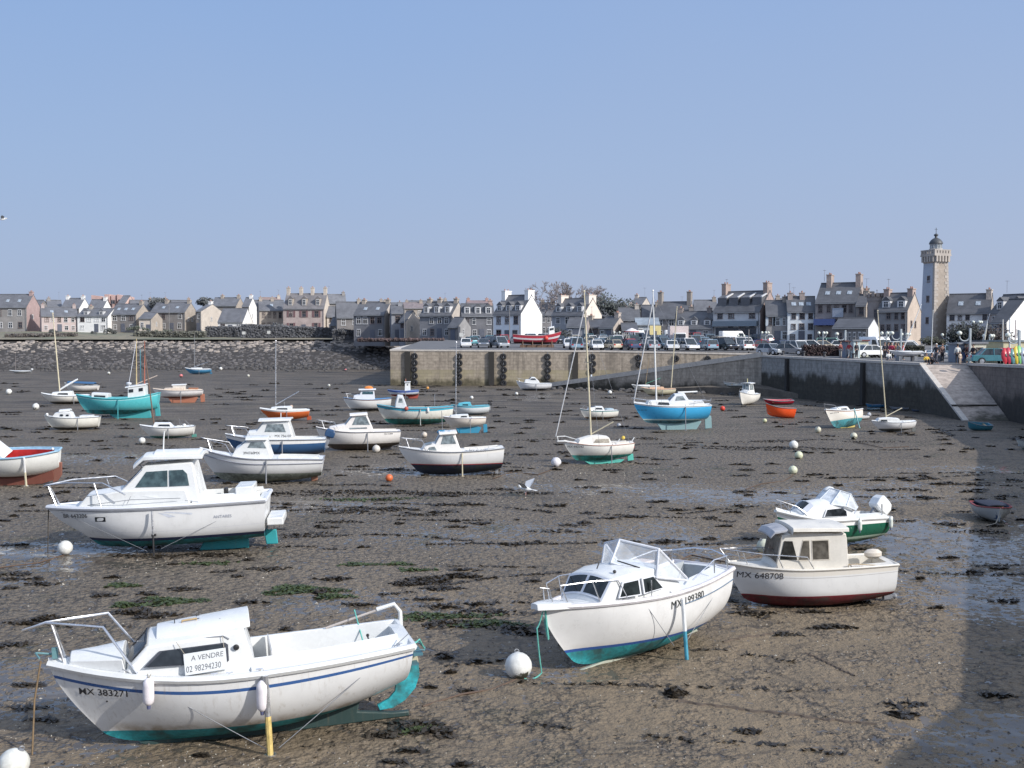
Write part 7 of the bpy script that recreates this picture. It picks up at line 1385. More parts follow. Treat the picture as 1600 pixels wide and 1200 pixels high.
hedge('dark blue-grey hedge below the white cottage', 322, 378, 512, 512, 270, (.085, .09, .10), n=700, leaf=.3); hedge('long dark hedge in front of the grand villa', 378, 520, 508, 514, 266, (.09, .095, .105), n=1800, leaf=.3, seed=2); hedge('dark hedge below the cream-gabled dark house', 520, 622, 516, 521, 250, (.085, .088, .095), n=1200, leaf=.28, seed=3)
hedge('reddish brown scrub along the top of the rocks by the jetty', 560, 694, 532, 531, 212, (.10, .055, .05), 3, 1500, .25, 4); hedge('dark red-brown clipped hedge on the quay', 1254, 1321, 541, 543, 128, (.045, .022, .022), 1.2, 900, .14, 5); hedge('low green hedge right of the white van on the quay', 1384, 1442, 541, 543, 124, (.05, .05, .03), 1.2, 800, .13, 6); hedge('green scrub on the shore bank left of the hedges', 210, 322, 519, 519, 268, (.075, .075, .04), 2, 800, .3, 7); hedge('rough brown scrub on the shore at far left', 10, 120, 523, 522, 266, (.09, .07, .05), 2, 800, .3, 8)
# ================================================================== CARS
def car_proto(kind):
    L, Hh, hw = dict(hatchback=(3.8, 1.42, .80), saloon=(4.4, 1.40, .84), estate=(4.4, 1.5, .84), minivan=(4.5, 1.72, .88), van=(5.0, 2.25, .95))[kind]; x = L / 2; bz = .86 if kind != 'van' else 1.15
    pf = [(-x, .32), (-x - .02, .55), (-x + .05, bz - .05), (-x + .15, bz), (x * .45, bz), (x - .18, bz - .2), (x, .6), (x - .02, .32)]
    if kind == 'saloon': pf[3] = (-x + .1, bz - .02)
    if kind == 'van': pf = [(-x, .35), (-x, 2.2), (-x + .1, Hh), (x * .35, Hh), (x * .45, 1.95), (x * .62, bz), (x - .1, bz - .15), (x, .7), (x, .35)]
    b = MB(); ny = (-1, -.9, .9, 1); n = len(pf); vs = []
    for j in ny:
        for (a, z) in pf: s_ = 1 if abs(j) == .9 else .94; vs.append((a * s_, j * hw, z if abs(j) == .9 else lerp(z, .6, .10)))
    fs = [tuple(range(n)), tuple(range(3 * n, 4 * n))[::-1]] + [(q * n + i, q * n + (i + 1) % n, (q + 1) * n + (i + 1) % n, (q + 1) * n + i) for q in range(3) for i in range(n)]
    b.add(vs, fs, 0)
    if kind != 'van':
        r0 = {'hatchback': (-.93, -.72, .12, .48), 'saloon': (-.66, -.44, .10, .44), 'estate': (-.95, -.85, .10, .46), 'minivan': (-.96, -.88, .22, .62)}[kind]; g = [(r0[0] * x, bz - .02), (r0[1] * x, Hh - .03), (r0[2] * x, Hh - .03), (r0[3] * x, bz - .02)]
        rp = [(r0[1] * x - .05, Hh - .06), (r0[1] * x + .03, Hh), (r0[2] * x - .03, Hh), (r0[2] * x + .05, Hh - .06)]; b.prism(rp, -hw * .80, hw * .80, 0)
        gl = MB(); tw = (.93, .78, .78, .93); gl.add([(a, s_ * hw * w_, z) for s_ in (-1, 1) for (a, z), w_ in zip(g, tw)], [(0, 1, 2, 3), (4, 5, 6, 7), (0, 1, 5, 4), (1, 2, 6, 5), (2, 3, 7, 6)])
        for s_ in (-1, 1):
            for (a, z), (c, z2) in ((g[0], g[1]), (g[2], g[3]), (((r0[1] + r0[2]) / 2 * x, Hh - .03), ((r0[1] + r0[2]) / 2 * x, bz))): ua, ub = (.785 if z > 1 else .94), (.785 if z2 > 1 else .94); b.tube([(a, s_ * hw * ua, z), (c, s_ * hw * ub, z2)], .045, 4)
    else:
        gl = MB(); gl.add([(x * .455, -hw * .85, 1.9), (x * .455, hw * .85, 1.9), (x * .625, hw * .88, bz + .05), (x * .625, -hw * .88, bz + .05)], [(0, 1, 2, 3)])
        for s_ in (-1, 1): gl.add([(x * .1, s_ * (hw + .01), 1.9), (x * .40, s_ * (hw + .01), 1.9), (x * .55, s_ * (hw + .01), bz + .1), (x * .1, s_ * (hw + .01), bz + .1)], [(0, 1, 2, 3)])
        gl.v = [(a + .015, y, z) for a, y, z in gl.v]
    whl = MB().lathe([(.20, -.10), (.30, -.10), (.32, 0), (.30, .10), (.20, .10)], 14, axis='y')
    return L, hw, b.mesh('body', bpy.data.materials.get('car_paint_slot') or M((.5, .5, .5), .3, .05, name='car_paint_slot'), True, 30), gl.mesh('window_glass', glass_mat((.03, .04, .05), .05), False), whl.mesh('wheel', [MTYRE])
CARP = {k: car_proto(k) for k in ('hatchback', 'saloon', 'estate', 'minivan', 'van')}
RIM = MB().lathe([(.05, -.115), (.19, -.11), (.19, .11), (.05, .115)], 10, axis='y').mesh('rim', MALU)
LAMP = MB().box((0, 0, 0), (.06, .30, .13)).mesh('headlight', M((.7, .72, .74), .1, name='lamp_glass'), False); TLAMP = MB().box((0, 0, 0), (.05, .26, .18)).mesh('tail_light', M((.40, .02, .02), .2, name='red_lens'), False)
CCOL = {'white': (.84, .84, .83), 'silver': (.44, .47, .50), 'pale blue': (.26, .36, .44), 'black': (.02, .02, .025), 'dark blue': (.03, .05, .12), 'dark green': (.03, .09, .07), 'red': (.50, .03, .04), 'grey': (.16, .17, .19), 'teal': (.08, .24, .28), 'beige': (.50, .44, .34), 'mint green': (.30, .52, .44), 'maroon': (.16, .03, .04)}
def carpaint(c):
    m = M(CCOL[c], .22, .06, 2.0, metal=.25 if c in ('silver', 'pale blue', 'grey', 'teal') else 0, name='car_paint'); m.node_tree.nodes['Principled BSDF'].inputs['Coat Weight'].default_value = .6; return m
CARS = []
_first = {}
def car(px, D, kind, colr, yaw, row, label=None, z=None):
    x = (px - CX) / F * D; L, hw, bm_, gm_, wm_ = CARP[kind]; zz = lz(x, D) + .03 if z is None else z
    if kind not in _first:
        e = empty('parked_car' if kind != 'van' else 'parked_van'); b_ = link('body', bm_, e); link('window_glass', gm_, e)
        for sx in (-.31, .30):
            for sy in (-1, 1): w = link('wheel', wm_, e, (sx * L, sy * (hw - .06), .32)); link('rim', RIM, w)
        for sy in (-1, 1): link('headlight', LAMP, e, (L / 2 - .05, sy * hw * .68, .66)); link('tail_light', TLAMP, e, (-L / 2 + .01, sy * hw * .72, .72))
        _first[kind] = e
    else: e = copy_tree(_first[kind])
    e.location = (x, D, zz); e.rotation_euler = (0, 0, R(yaw))
    for c in e.children:
        if c.name.startswith('body'): c.material_slots[0].link = 'OBJECT'; c.material_slots[0].material = carpaint(colr)
    e['category'] = 'car' if kind != 'van' else 'van'; e['group'] = 'vehicles parked on the quays'; CARS.append((row, kind, colr, px, e, label)); return e
rr = random.Random(77); pal = ['white'] * 13 + ['silver'] * 7 + ['pale blue'] * 5 + ['black'] * 4 + ['dark blue'] * 4 + ['dark green'] * 2 + ['red'] * 2 + ['grey'] * 4 + ['beige'] * 2 + ['teal', 'maroon']
kinds = ['hatchback'] * 6 + ['saloon'] * 4 + ['estate'] * 2 + ['minivan'] * 3
def row(name, px0, px1, D0, D1, step, skip=(), special={}):
    px = px0; i = 0
    while px < px1:
        t = (px - px0) / (px1 - px0); D = lerp(D0, D1, t) + rr.uniform(-.7, .7)
        if not any(a < px < c for a, c in skip):
            kd, cl = rr.choice(kinds), rr.choice(pal)
            if i in special: kd, cl = special[i]
            car(px, D, kd, cl, rr.choice((-90, 90)) + rr.uniform(-14, 14) + 12, name)
        px += step * rr.uniform(.85, 1.25); i += 1
row('front row behind the jetty', 728, 1165, 164, 158, 22.5, ((792, 884), (1090, 1100)), {11: ('saloon', 'red'), 4: ('saloon', 'white')})
row('nearest strip along the jetty edge', 900, 1170, 154, 151, 27); row('second row of the car park', 735, 1180, 177, 172, 21.5, ((800, 880),)); row('third row of the car park', 742, 1190, 191, 186, 21); row('back row along the shop fronts', 880, 1195, 201, 196, 22)
for a in ((1205, 133, 'hatchback', 'silver', -60), (1231, 132, 'saloon', 'grey', -20), (1222, 150, 'hatchback', 'dark blue', -70), (1268, 148, 'estate', 'white', -10), (1247, 138, 'minivan', 'white', -75), (1285, 150, 'saloon', 'beige', 10), (1300, 152, 'minivan', 'mint green', -20), (1318, 150, 'hatchback', 'white', -10), (1190, 152, 'saloon', 'maroon', 10)): car(*a, 'stretch beside the red hedge')
for a in ((1348, 121, 'hatchback', 'white', -30), (1362, 119, 'saloon', 'white', 10), (1350, 130, 'hatchback', 'silver', -60), (1415, 126, 'minivan', 'white', 10), (1482, 116, 'saloon', 'pale blue', -20), (1420, 150, 'hatchback', 'white', -60)): car(*a, 'stretch before the dark cafe')
for a in ((1556, 93, 'saloon', 'teal', -8), (1578, 95, 'hatchback', 'red', 60)): car(*a, 'quay right of the slipway')
car(1371, 127, 'van', 'white', -75, 'stretch before the dark cafe'); car(1148, 182, 'van', 'white', 10, 'second row of the car park'); car(1060, 196, 'van', 'white', 0, 'third row of the car park'); car(996, 190, 'van', 'white', -80, 'third row of the car park')
ORD = ['first', 'second', 'third', 'fourth', 'fifth', 'sixth', 'seventh', 'eighth', 'ninth', 'tenth']
cnt = {}
for row_, kd, cl, px, e, lb in CARS: cnt.setdefault((row_, kd, cl), []).append((px, e))
for (row_, kd, cl), lst in cnt.items():
    lst.sort(key=lambda q: q[0])
    for i, (px, e) in enumerate(lst): e['label'] = '%s %s in the %s' % (cl, kd, row_) if len(lst) == 1 else '%s %s in the %s, %s such from left' % (cl, kd, row_, ORD[i])
# truck body and billboard
e = empty('box_truck', (0, 0, 0), (0, 0, R(-4)), 'pinkish white box truck standing among the parked cars', 'truck'); p = AT(1059, 540, 174); e.location = (p.x, 174, lz(p.x, 174))
MB().box((0, 0, 2.0), (2.9, 5.0, 2.3)).build('cargo_box', M((.66, .56, .53), .5, name='truck_box'), e, bevel=.04); MB().box((0, -3.3, 1.25), (2.1, 1.5, 1.7), top=(.92, .8)).build('cab', MW, e, bevel=.1); MB().box((0, -4.02, 1.55), (1.8, .05, .7)).build('windscreen', MPANE, e); MB().box((0, 0, .75), (2.0, 7.2, .2)).build('chassis', MBLK, e)
for sx in (-.9, .9):
    for y in (-3.1, 1.4): link('wheel', CARP['hatchback'][4], e, (sx, y, .42), (0, 0, R(90)), (1.3, 1.3, 1.3))
e = empty('advertising_hoarding', label='square yellow hoarding panel on posts in front of the shops', cat='sign'); p = AT(1024, 516, 192); e.location = (p.x, 192, lz(p.x, 192)); zc = p.z - e.location.z
MB().box((0, 0, zc), (2.0, .12, 1.6)).build('panel', M((.66, .55, .26), .6, name='yellow_panel'), e); MB().box((0, -.08, zc - .45), (.5, .04, .6)).build('panel_mark', M((.10, .10, .12), .6), e)
for s_ in (-.7, .7): MB().tube([(s_, .05, 0), (s_, .05, zc - .8)], .06, 6).build('post', MGREY, e)
# parasols / market umbrella, flag
e = empty('parasol', label='red-edged white parasol standing among the cars', cat='parasol'); p = AT(987, 531, 186); e.location = (p.x, 186, lz(p.x, 186)); MB().lathe([(1.25, 2.1), (.7, 2.5), (.05, 2.75)], 10).build('canopy', M((.78, .74, .72), .6, name='canvas'), e, smooth=False); MB().tube([(0, 0, 0), (0, 0, 2.2)], .04, 6).build('pole', MGREY, e); MB().lathe([(1.27, 2.05), (1.27, 2.2)], 10).build('valance', M((.45, .04, .05), .6), e, smooth=False)
# ================================================================== STREET LAMPS, POSTS
MGLOBE = M((.66, .68, .60), .35, .08, name='lamp_glass_globe'); MPOLE = M((.36, .40, .42), .5, .15, name='painted_pole')
def cluster_lamp(px, yt, D, label, n=3):
    p = AT(px, yt, D); zb = lz(p.x, D); h = p.z - zb; e = empty('street_lamp', (p.x, D, zb), label=label, cat='street lamp', group='globe street lamps'); MB().tube([(0, 0, 0), (0, 0, h * .3), (0, 0, h - .2)], [.11, .08, .06], 8).build('pole', MPOLE, e)
    for i in range(n):
        a = i * 2 * math.pi / n + .4; q = Vector((.52 * math.cos(a), .52 * math.sin(a), h - .25)); MB().tube([(0, 0, h - .75), (q.x * .7, q.y * .7, h - .75), (q.x, q.y, h - .45)], .035, 6).build('arm', MPOLE, e); MB().ball(q, .19, 12).build('globe', MGLOBE, e)
def hook_lamp(px, yt, D, label, sd=-1):
    p = AT(px, yt, D); zb = lz(p.x, D); h = p.z - zb; e = empty('street_lamp', (p.x, D, zb), label=label, cat='street lamp', group='hook-armed street lamps'); MB().box((0, 0, h / 2), (.18, .18, h)).build('pole', MPOLE, e, bevel=.02)
    MB().tube([(sd * (.05 + .45 - .45 * math.cos(t)), 0, h * .88 - .3 - .45 * math.sin(t)) for t in [i * math.pi / 10 for i in range(11)]], .06, 6).build('arm', MPOLE, e); MB().ball((sd * .95, 0, h * .88 - .05), .23, 12, sq=(1, 1, .85)).build('globe', MGLOBE, e)
for px, yt, D, lb in ((1196, 517, 158, 'triple globe lamp in front of the large pale grey building'), (1286, 517, 132, 'triple globe lamp above the red-brown hedge'), (1385, 517, 126, 'triple globe lamp left of the tan gable house'), (1416, 519, 130, 'triple globe lamp in front of the tan gable'), (1479, 520, 140, 'triple globe lamp right of the lighthouse foot'), (1528, 500, 128, 'tall triple globe lamp beside the dark bushy tree'), (1546, 521, 112, 'triple globe lamp in front of the brown bush'), (964, 517, 190, 'double globe lamp behind the car park, left of the boat mast')): cluster_lamp(px, yt, D, lb, 2 if px < 1000 else 3)
for px, yt, D, lb in ((1321, 516, 121, 'hook-armed lamp beside the grey kiosk'), (1408, 514, 113, 'hook-armed lamp behind the group of people'), (1516, 513, 97, 'hook-armed lamp right of the slipway top')): hook_lamp(px, yt, D, lb)
hook_lamp(1593, 516, 90, 'hook-armed lamp at the right edge behind the kayaks'); cluster_lamp(1158, 522, 165, 'double globe lamp in front of the shop front', 2)
for px, y0, D, lb, nm in ((264, 478, 276, 'wooden utility pole on the left shore', 'utility_pole'), (632, 482, 236, 'slim lamp post in front of the little gabled house', 'lamp_post'), (796, 478, 200, 'slim pole in front of the tall white-gabled house', 'lamp_post'), (1170, 516, 150, 'dark signal post in front of the shop front', 'sign_post'), (376, 492, 268, 'thin pole beside the white cottage', 'utility_pole')):
    p = AT(px, y0, D); zb = lz(p.x, D); tag(MB().tube([(0, 0, -.3), (0, 0, p.z - zb)], [.10, .06], 6).ball((0, 0, p.z - zb), .1, 6).build(nm, M(hz((.2, .19, .18), .15), .8), loc=(p.x, D, zb)), lb, 'pole')
for px, y0, D, lb in ((420, 517, 262, 'small pale signpost on the grass bank above the rocks'), (556, 519, 258, 'small pale signpost near the right end of the rocks'), (721, 520, 206, 'small white signpost left of the car park'), (381, 518, 262, 'round white road sign below the hedge')):
    p = AT(px, y0, D); zb = lz(p.x, D); e = empty('sign_post', (p.x, D, zb), label=lb, cat='sign'); h = p.z - zb; MB().tube([(0, 0, -.3), (0, 0, h)], .05, 6).build('post', MGREY, e); MB().box((0, -.06, h - .35), (.8, .06, .7)).build('sign_panel', M(hz((.6, .6, .56), .15), .6), e)
# kiosks and sheds on the right quay
def kiosk(label, px0, px1, yt, D, col, dep=2.2, roofc=None, name='kiosk', win=True, door=False):
    a, c = AT(px0, yt, D), AT(px1, yt, D); zb = lz(a.x, D); w, h = c.x - a.x, a.z - zb; e = empty(name, ((a.x + c.x) / 2, D + dep / 2, zb), (0, 0, 0), label, name.replace('_', ' ')); MB().box((0, 0, h / 2 - .2), (w, dep, h + .4)).build('wall', col, e, smooth=False); MB().box((0, 0, h + .08), (w + .3, dep + .3, .16)).build('roof', roofc or MGREY, e, smooth=False)
    if win: wo = link('window', FR_D, e, (w * .1, -dep / 2 - .01, h * .62), scale=(min(1.0, w * .4), 1, .7)); link('pane', PANE, wo)
    if door: link('door', DOOR, e, (w * .28, -dep / 2 - .03, 1.0), scale=(.8, 1, 2))
    return e
kiosk('grey-blue ticket kiosk beside the hook-armed lamp', 1322, 1332, 534, 119, M((.20, .23, .28), .7), door=True, roofc=M((.10, .04, .04), .7)); kiosk('white notice cabin right of the grey-blue kiosk', 1334, 1344, 533, 117, M((.56, .66, .66), .6), 1.0, win=False)
kiosk('cream and green snack stall behind the white cars', 1344, 1357, 533, 124, M((.60, .60, .46), .7), roofc=M((.16, .05, .05), .7)); kiosk('grey-blue cabin right of the slipway top', 1497, 1515, 538, 100, M((.24, .27, .32), .7), win=False); kiosk('cream hut with small black window right of the slipway', 1516, 1541, 537, 99, M((.62, .60, .48), .7), 3)
kiosk('long low flat-roofed boat shed behind the kayaks', 1542, 1572, 534, 112, M((.40, .36, .33), .8), 6, win=False, name='boat_shed', roofc=M((.10, .11, .12), .8)); kiosk('yellowish flat-roofed shed at the right edge', 1568, 1604, 534, 98, M((.60, .55, .36), .8), 4, win=False, name='boat_shed', roofc=M((.22, .26, .27), .8))
# kayaks stacked upright
for i, (px, yt, c, lb) in enumerate(((1570, 542, (.50, .03, .05), 'red kayak leaning upright, leftmost of the row'), (1576, 541, (.42, .03, .06), 'dark red kayak leaning second in the row'), (1582, 543, (.10, .25, .26), 'teal kayak leaning between the red and yellow ones'), (1588, 539, (.66, .48, .06), 'yellow kayak leaning upright in the row'), (1593, 538, (.20, .50, .18), 'green kayak leaning upright near the right edge'), (1598, 541, (.30, .36, .44), 'grey-blue kayak leaning at the right edge'))):
    D = 86; p = AT(px, yt, D); zb = lz(p.x, D) + .2; h = (p.z - zb) * .95; b = MB(); n = 12; vs = []; ring = 10
    for j in range(n + 1):
        t = j / n; w = .34 * math.sin(math.pi * clamp(t, .02, .98)) ** .6
        for q in range(ring): a = 2 * math.pi * q / ring; vs.append((w * math.cos(a), w * .6 * math.sin(a) - .1, h * t))
    b.add(vs, [(j * ring + q, j * ring + (q + 1) % ring, (j + 1) * ring + (q + 1) % ring, (j + 1) * ring + q) for j in range(n) for q in range(ring)])
    e = empty('kayak', (p.x, D, zb), (R(-12), R(6), R(20)), lb, 'kayak', 'kayaks on the right quay'); b.build('kayak_hull', M(c, .35, name='kayak_plastic'), e); MB().lathe([(.14, -.02), (.17, 0), (.14, .02)], 10, axis='y', c=(0, -.29, h * .5)).build('cockpit_rim', MBLK, e)
# sailing dinghies on trailers on the right quay, only masts and pale hulls show
for (x0, x1, yg, D, px, ty, yaw, lb) in ((1388, 1442, 558, 106, 1440, 478, 184, 'white sailing dinghy ashore on the quay left of the slipway, tall mast'), (1438, 1480, 560, 104, 1458, 488, 186, 'pale pink-white sailing dinghy ashore by the lighthouse, bare mast'), (1518, 1548, 557, 103, 1547, 490, 186, 'covered grey dinghy ashore right of the slipway, upright mast')):
    b = sailer(lb, x0, x1, yg, yaw, (.70, .70, .72), (.4, .4, .42), .02, (px, ty), .6, MW if px < 1500 else MALU, None, keel=.0, ch=.02, win=False, legs=0, B=.34, zs=(.14, .13, .17), stays=False, name='sailing_dinghy', mr=.014, L=(x1 - x0) / F * D, pos=AT((x0 + x1) / 2, yg, D)); b.root.location.z = lz(b.root.location.x, D) + .45
    ck = MB()
    for t in (.25, .7): ck.box((b.X(t), 0, -.2), (.3, .9, .5))
    ck.build('launching_trolley', MGREY, b.root)
    if px > 1500: b.roof([(.05, .02), (.5, .16), (.92, .02)], [.95, 1.0, .4], M((.30, .33, .38), .7, name='grey_tarpaulin'), .02, .02, name='tarpaulin')
for px0, py0, px1, py1, D, c, lb in ((1534, 540, 1543, 500, 104, (.62, .60, .52), 'cream spar leaning behind the cream hut'), (1567, 537, 1567, 499, 100, (.62, .6, .55), 'thin pale mast behind the boat shed'), (1578, 535, 1578, 497, 98, (.60, .64, .68), 'stout blue-grey mast behind the yellowish shed'), (1586, 534, 1587, 500, 101, (.6, .5, .45), 'slim tan mast at the right edge')):
    a, c_ = AT(px0, py0, D), AT(px1, py1, D); a.z = lz(a.x, D); tag(MB().tube([a, c_], [.075, .05], 6).build('mast', M(c, .5)), lb, 'mast')
# ================================================================== PEOPLE
def skin_mesh(name, chains, mat, lv=1):
    """chains: [[(x,y,z,r),...],...]; a shared start point joins chains into one figure"""
    vs, es, rs, idx = [], [], [], {}
    for ch in chains:
        prev = None
        for x, y, z, r in ch:
            k = (round(x, 4), round(y, 4), round(z, 4))
            if k not in idx: idx[k] = len(vs); vs.append((x, y, z)); rs.append(r)
            if prev is not None and (prev, idx[k]) not in es: es.append((prev, idx[k]))
            prev = idx[k]
    me = bpy.data.meshes.new('t'); me.from_pydata(vs, es, []); ob = bpy.data.objects.new('t', me); COL.objects.link(ob); ob.modifiers.new('s', 'SKIN'); sd = ob.modifiers.new('d', 'SUBSURF'); sd.levels = lv; sd.render_levels = lv
    for i, r in enumerate(rs): me.skin_vertices[0].data[i].radius = (r, r)
    me.skin_vertices[0].data[0].use_root = True; bpy.context.view_layer.update(); out = bpy.data.meshes.new_from_object(ob.evaluated_get(bpy.context.evaluated_depsgraph_get())); bpy.data.objects.remove(ob); bpy.data.meshes.remove(me); out.name = name; out.materials.clear(); out.materials.append(mat); out.polygons.foreach_set('use_smooth', [True] * len(out.polygons)); return out
MSKIN = M((.46, .29, .21), .6, .08, name='skin')
def figure(pose):
    pz, legs, arms, lean = {'stand': (.93, (((.10, 0, .5), (.11, .02, .09), (.12, -.13, .04)), ((-.10, -.02, .5), (-.11, 0, .09), (-.12, -.15, .04))), (((.24, .02, 1.16), (.25, -.06, .92)), ((-.24, .02, 1.16), (-.24, -.08, .93))), 0),
        'walk': (.92, (((.09, -.14, .52), (.10, -.26, .12), (.11, -.40, .08)), ((-.09, .04, .50), (-.10, .30, .15), (-.11, .20, .05))), (((.24, .14, 1.16), (.25, .10, .93)), ((-.24, -.08, 1.16), (-.23, -.24, .98))), -.04),
        'sit': (.14, (((.12, -.34, .42), (.13, -.58, .10), (.14, -.70, .05)), ((-.12, -.36, .40), (-.13, -.60, .10), (-.14, -.72, .05))), (((.25, -.10, .36), (.18, -.30, .40)), ((-.25, -.10, .36), (-.16, -.30, .40))), -.05)}[pose]
    d = pz - .93; P_ = (0, 0, pz); W_ = (0, lean * .4, pz + .20); C_ = (0, lean, pz + .42); N_ = (0, lean, pz + .56); Hd = [(0, lean - .02, pz + .62, .06), (0, lean - .03, pz + .70, .093), (0, lean - .02, pz + .78, .085), (0, lean - .01, pz + .82, .05)]
    def mk(r): return lambda p, q: (p[0], p[1], p[2], q + r)
    def legc(j, s_, r, end): 
        x = .09 * s_; k, a, t = j; c = [(*P_, .12 + r), (x, 0, pz - .06, .085 + r), (*k, .058 + r), (*a, .042 + r)]
        return c + [(*t, .035)] if end else c
    def armc(j, s_, r, hand):
        el, wr = j; dz = pz - .93; el = (el[0], el[1], el[2] + (0 if pose == 'sit' else dz)); c = [(*C_, .12 + r), (.17 * s_, lean, pz + .44, .062 + r), (*el, .042 + r), (*wr, .030 + r)]
        if hand:
            c.append((wr[0], wr[1] - .03, wr[2] - .06, .034)); ch = [c]
            for f_, (dx, dy, dz_) in enumerate(((.02, -.05, -.15), (.007, -.06, -.165), (-.007, -.06, -.16), (-.02, -.05, -.14), (.035 * -s_, -.07, -.10))): ch.append([c[-1], (wr[0] + dx * 1.0, wr[1] + dy * .8, wr[2] + dz_ * .8, .010), (wr[0] + dx, wr[1] + dy, wr[2] + dz_, .008)])
            return ch
        return [c]
    tors = lambda r: [(*P_, .12 + r), (*W_, .105 + r), (*C_, .12 + r)]
    body = [tors(0) + [(*N_, .055)] + Hd] + [legc(legs[i], (1, -1)[i], 0, True) for i in (0, 1)] + armc(arms[0], 1, 0, True) + armc(arms[1], -1, 0, True)
    jack = [tors(.03) + [(0, lean, pz + .51, .07)]] + armc(arms[0], 1, .018, False) + armc(arms[1], -1, .018, False); trou = [legc(legs[i], (1, -1)[i], .022, False) for i in (0, 1)]
    hb = MB().ball((0, lean + .005, pz + .745), .112, 12, sq=(.92, 1.02, 1.05)); hb.v = [(x, y, max(z, pz + .72 - (y - lean) * .8)) for x, y, z in hb.v]
    fb = MB(); hy_ = lean - .115
    for s_ in (-1, 1): fb.ball((s_ * .033, hy_, pz + .715), .012, 6)
    fb.box((0, hy_ - .012, pz + .69), (.022, .03, .04)); fb.box((0, hy_ + .002, pz + .655), (.045, .01, .01))
    return skin_mesh('body', body, MSKIN), skin_mesh('jacket', jack, M((.1, .1, .1), .8)), skin_mesh('trousers', trou, M((.05, .05, .06), .8)), hb.mesh('hair', M((.03, .02, .015), .7, name='dark_hair')), fb.mesh('face', M((.12, .06, .05), .6, name='facial_features'))
FIG = {p: figure(p) for p in ('stand', 'walk', 'sit')}
def person(px, py, D, pose, jc, tc_, yaw, label, hair=(.03, .02, .015), h=1.0):
    x = (px - CX) / F * D; e = empty('person', (x, D, lz(x, D) + .02), (0, 0, R(yaw)), label, 'person'); e.scale = (h, h, h)
    for me, c in zip(FIG[pose], (None, jc, tc_, hair, None)):
        o = link(me.name.split('.')[0], me, e)
        if c: o.material_slots[0].link = 'OBJECT'; o.material_slots[0].material = M(c, .85, .2, 6, name='cloth' if c != hair else 'hair')
DK, RD, YL, WH, BL = (.03, .03, .04), (.42, .04, .05), (.62, .42, .06), (.70, .70, .66), (.06, .09, .2)
for a in ((1313, 0, 119, 'stand', (.30, .10, .09), (.4, .38, .35), 30, 'person in reddish jacket and pale trousers before the clipped hedge'), (1327, 0, 117.5, 'walk', RD, (.45, .44, .42), -60, 'person in red jacket and pale trousers walking before the hedge'), (1338, 0, 116, 'stand', DK, DK, 20, 'person in black standing left of the white cars'), (1382, 0, 112, 'stand', DK, DK, 10, 'person in black, leftmost of the crowd by the mast'), (1387, 0, 113, 'walk', (.10, .05, .07), BL, 70, 'person in dark plum coat and blue trousers in the crowd'), (1393, 0, 111, 'stand', (.40, .04, .09), DK, -20, 'person in crimson top and black trousers in the crowd'), (1399, 0, 112, 'stand', (.16, .10, .06), BL, 40, 'person in brown jacket and blue trousers in the crowd'), (1404, 0, 110.5, 'walk', (.30, .30, .28), DK, -80, 'person in pale grey coat and black trousers in the crowd'), (1411, 0, 109, 'stand', RD, DK, 60, 'person in bright red jacket right of the hook-armed lamp'), (1388, 0, 108, 'sit', WH, (.3, .3, .32), 0, 'person in white sitting on the quay below the crowd'), (1447, 0, 95.6, 'sit', YL, DK, 0, 'person in yellow top sitting at the top of the slipway'), (1455, 0, 96, 'sit', DK, DK, 30, 'person in black sitting beside the yellow-topped one'), (1463, 0, 100, 'walk', DK, (.10, .10, .12), -40, 'person in black with white cap left of the pink-white dinghy'), (1472, 0, 101, 'stand', (.20, .12, .10), DK, 10, 'person in brown top behind the slipway'), (1496, 0, 96.5, 'stand', WH, DK, 170, 'person in white shirt and black trousers at the slipway top'), (1500, 0, 95.2, 'stand', (.62, .52, .42), (.55, .45, .36), 20, 'small child in beige beside the white-shirted person'), (1507, 0, 99.5, 'walk', DK, BL, 80, 'person in dark jacket and blue trousers right of the white shirt'), (1513, 0, 99, 'stand', (.12, .05, .04), DK, -30, 'person in maroon top before the grey-blue cabin'), (1521, 0, 96, 'walk', (.02, .02, .03), (.03, .03, .04), -70, 'person all in black walking past the cream hut')):
    person(*a[:8], hair=WH if 'cap' in a[7] else (.03, .02, .015), h=.62 if 'child' in a[7] else 1.0)
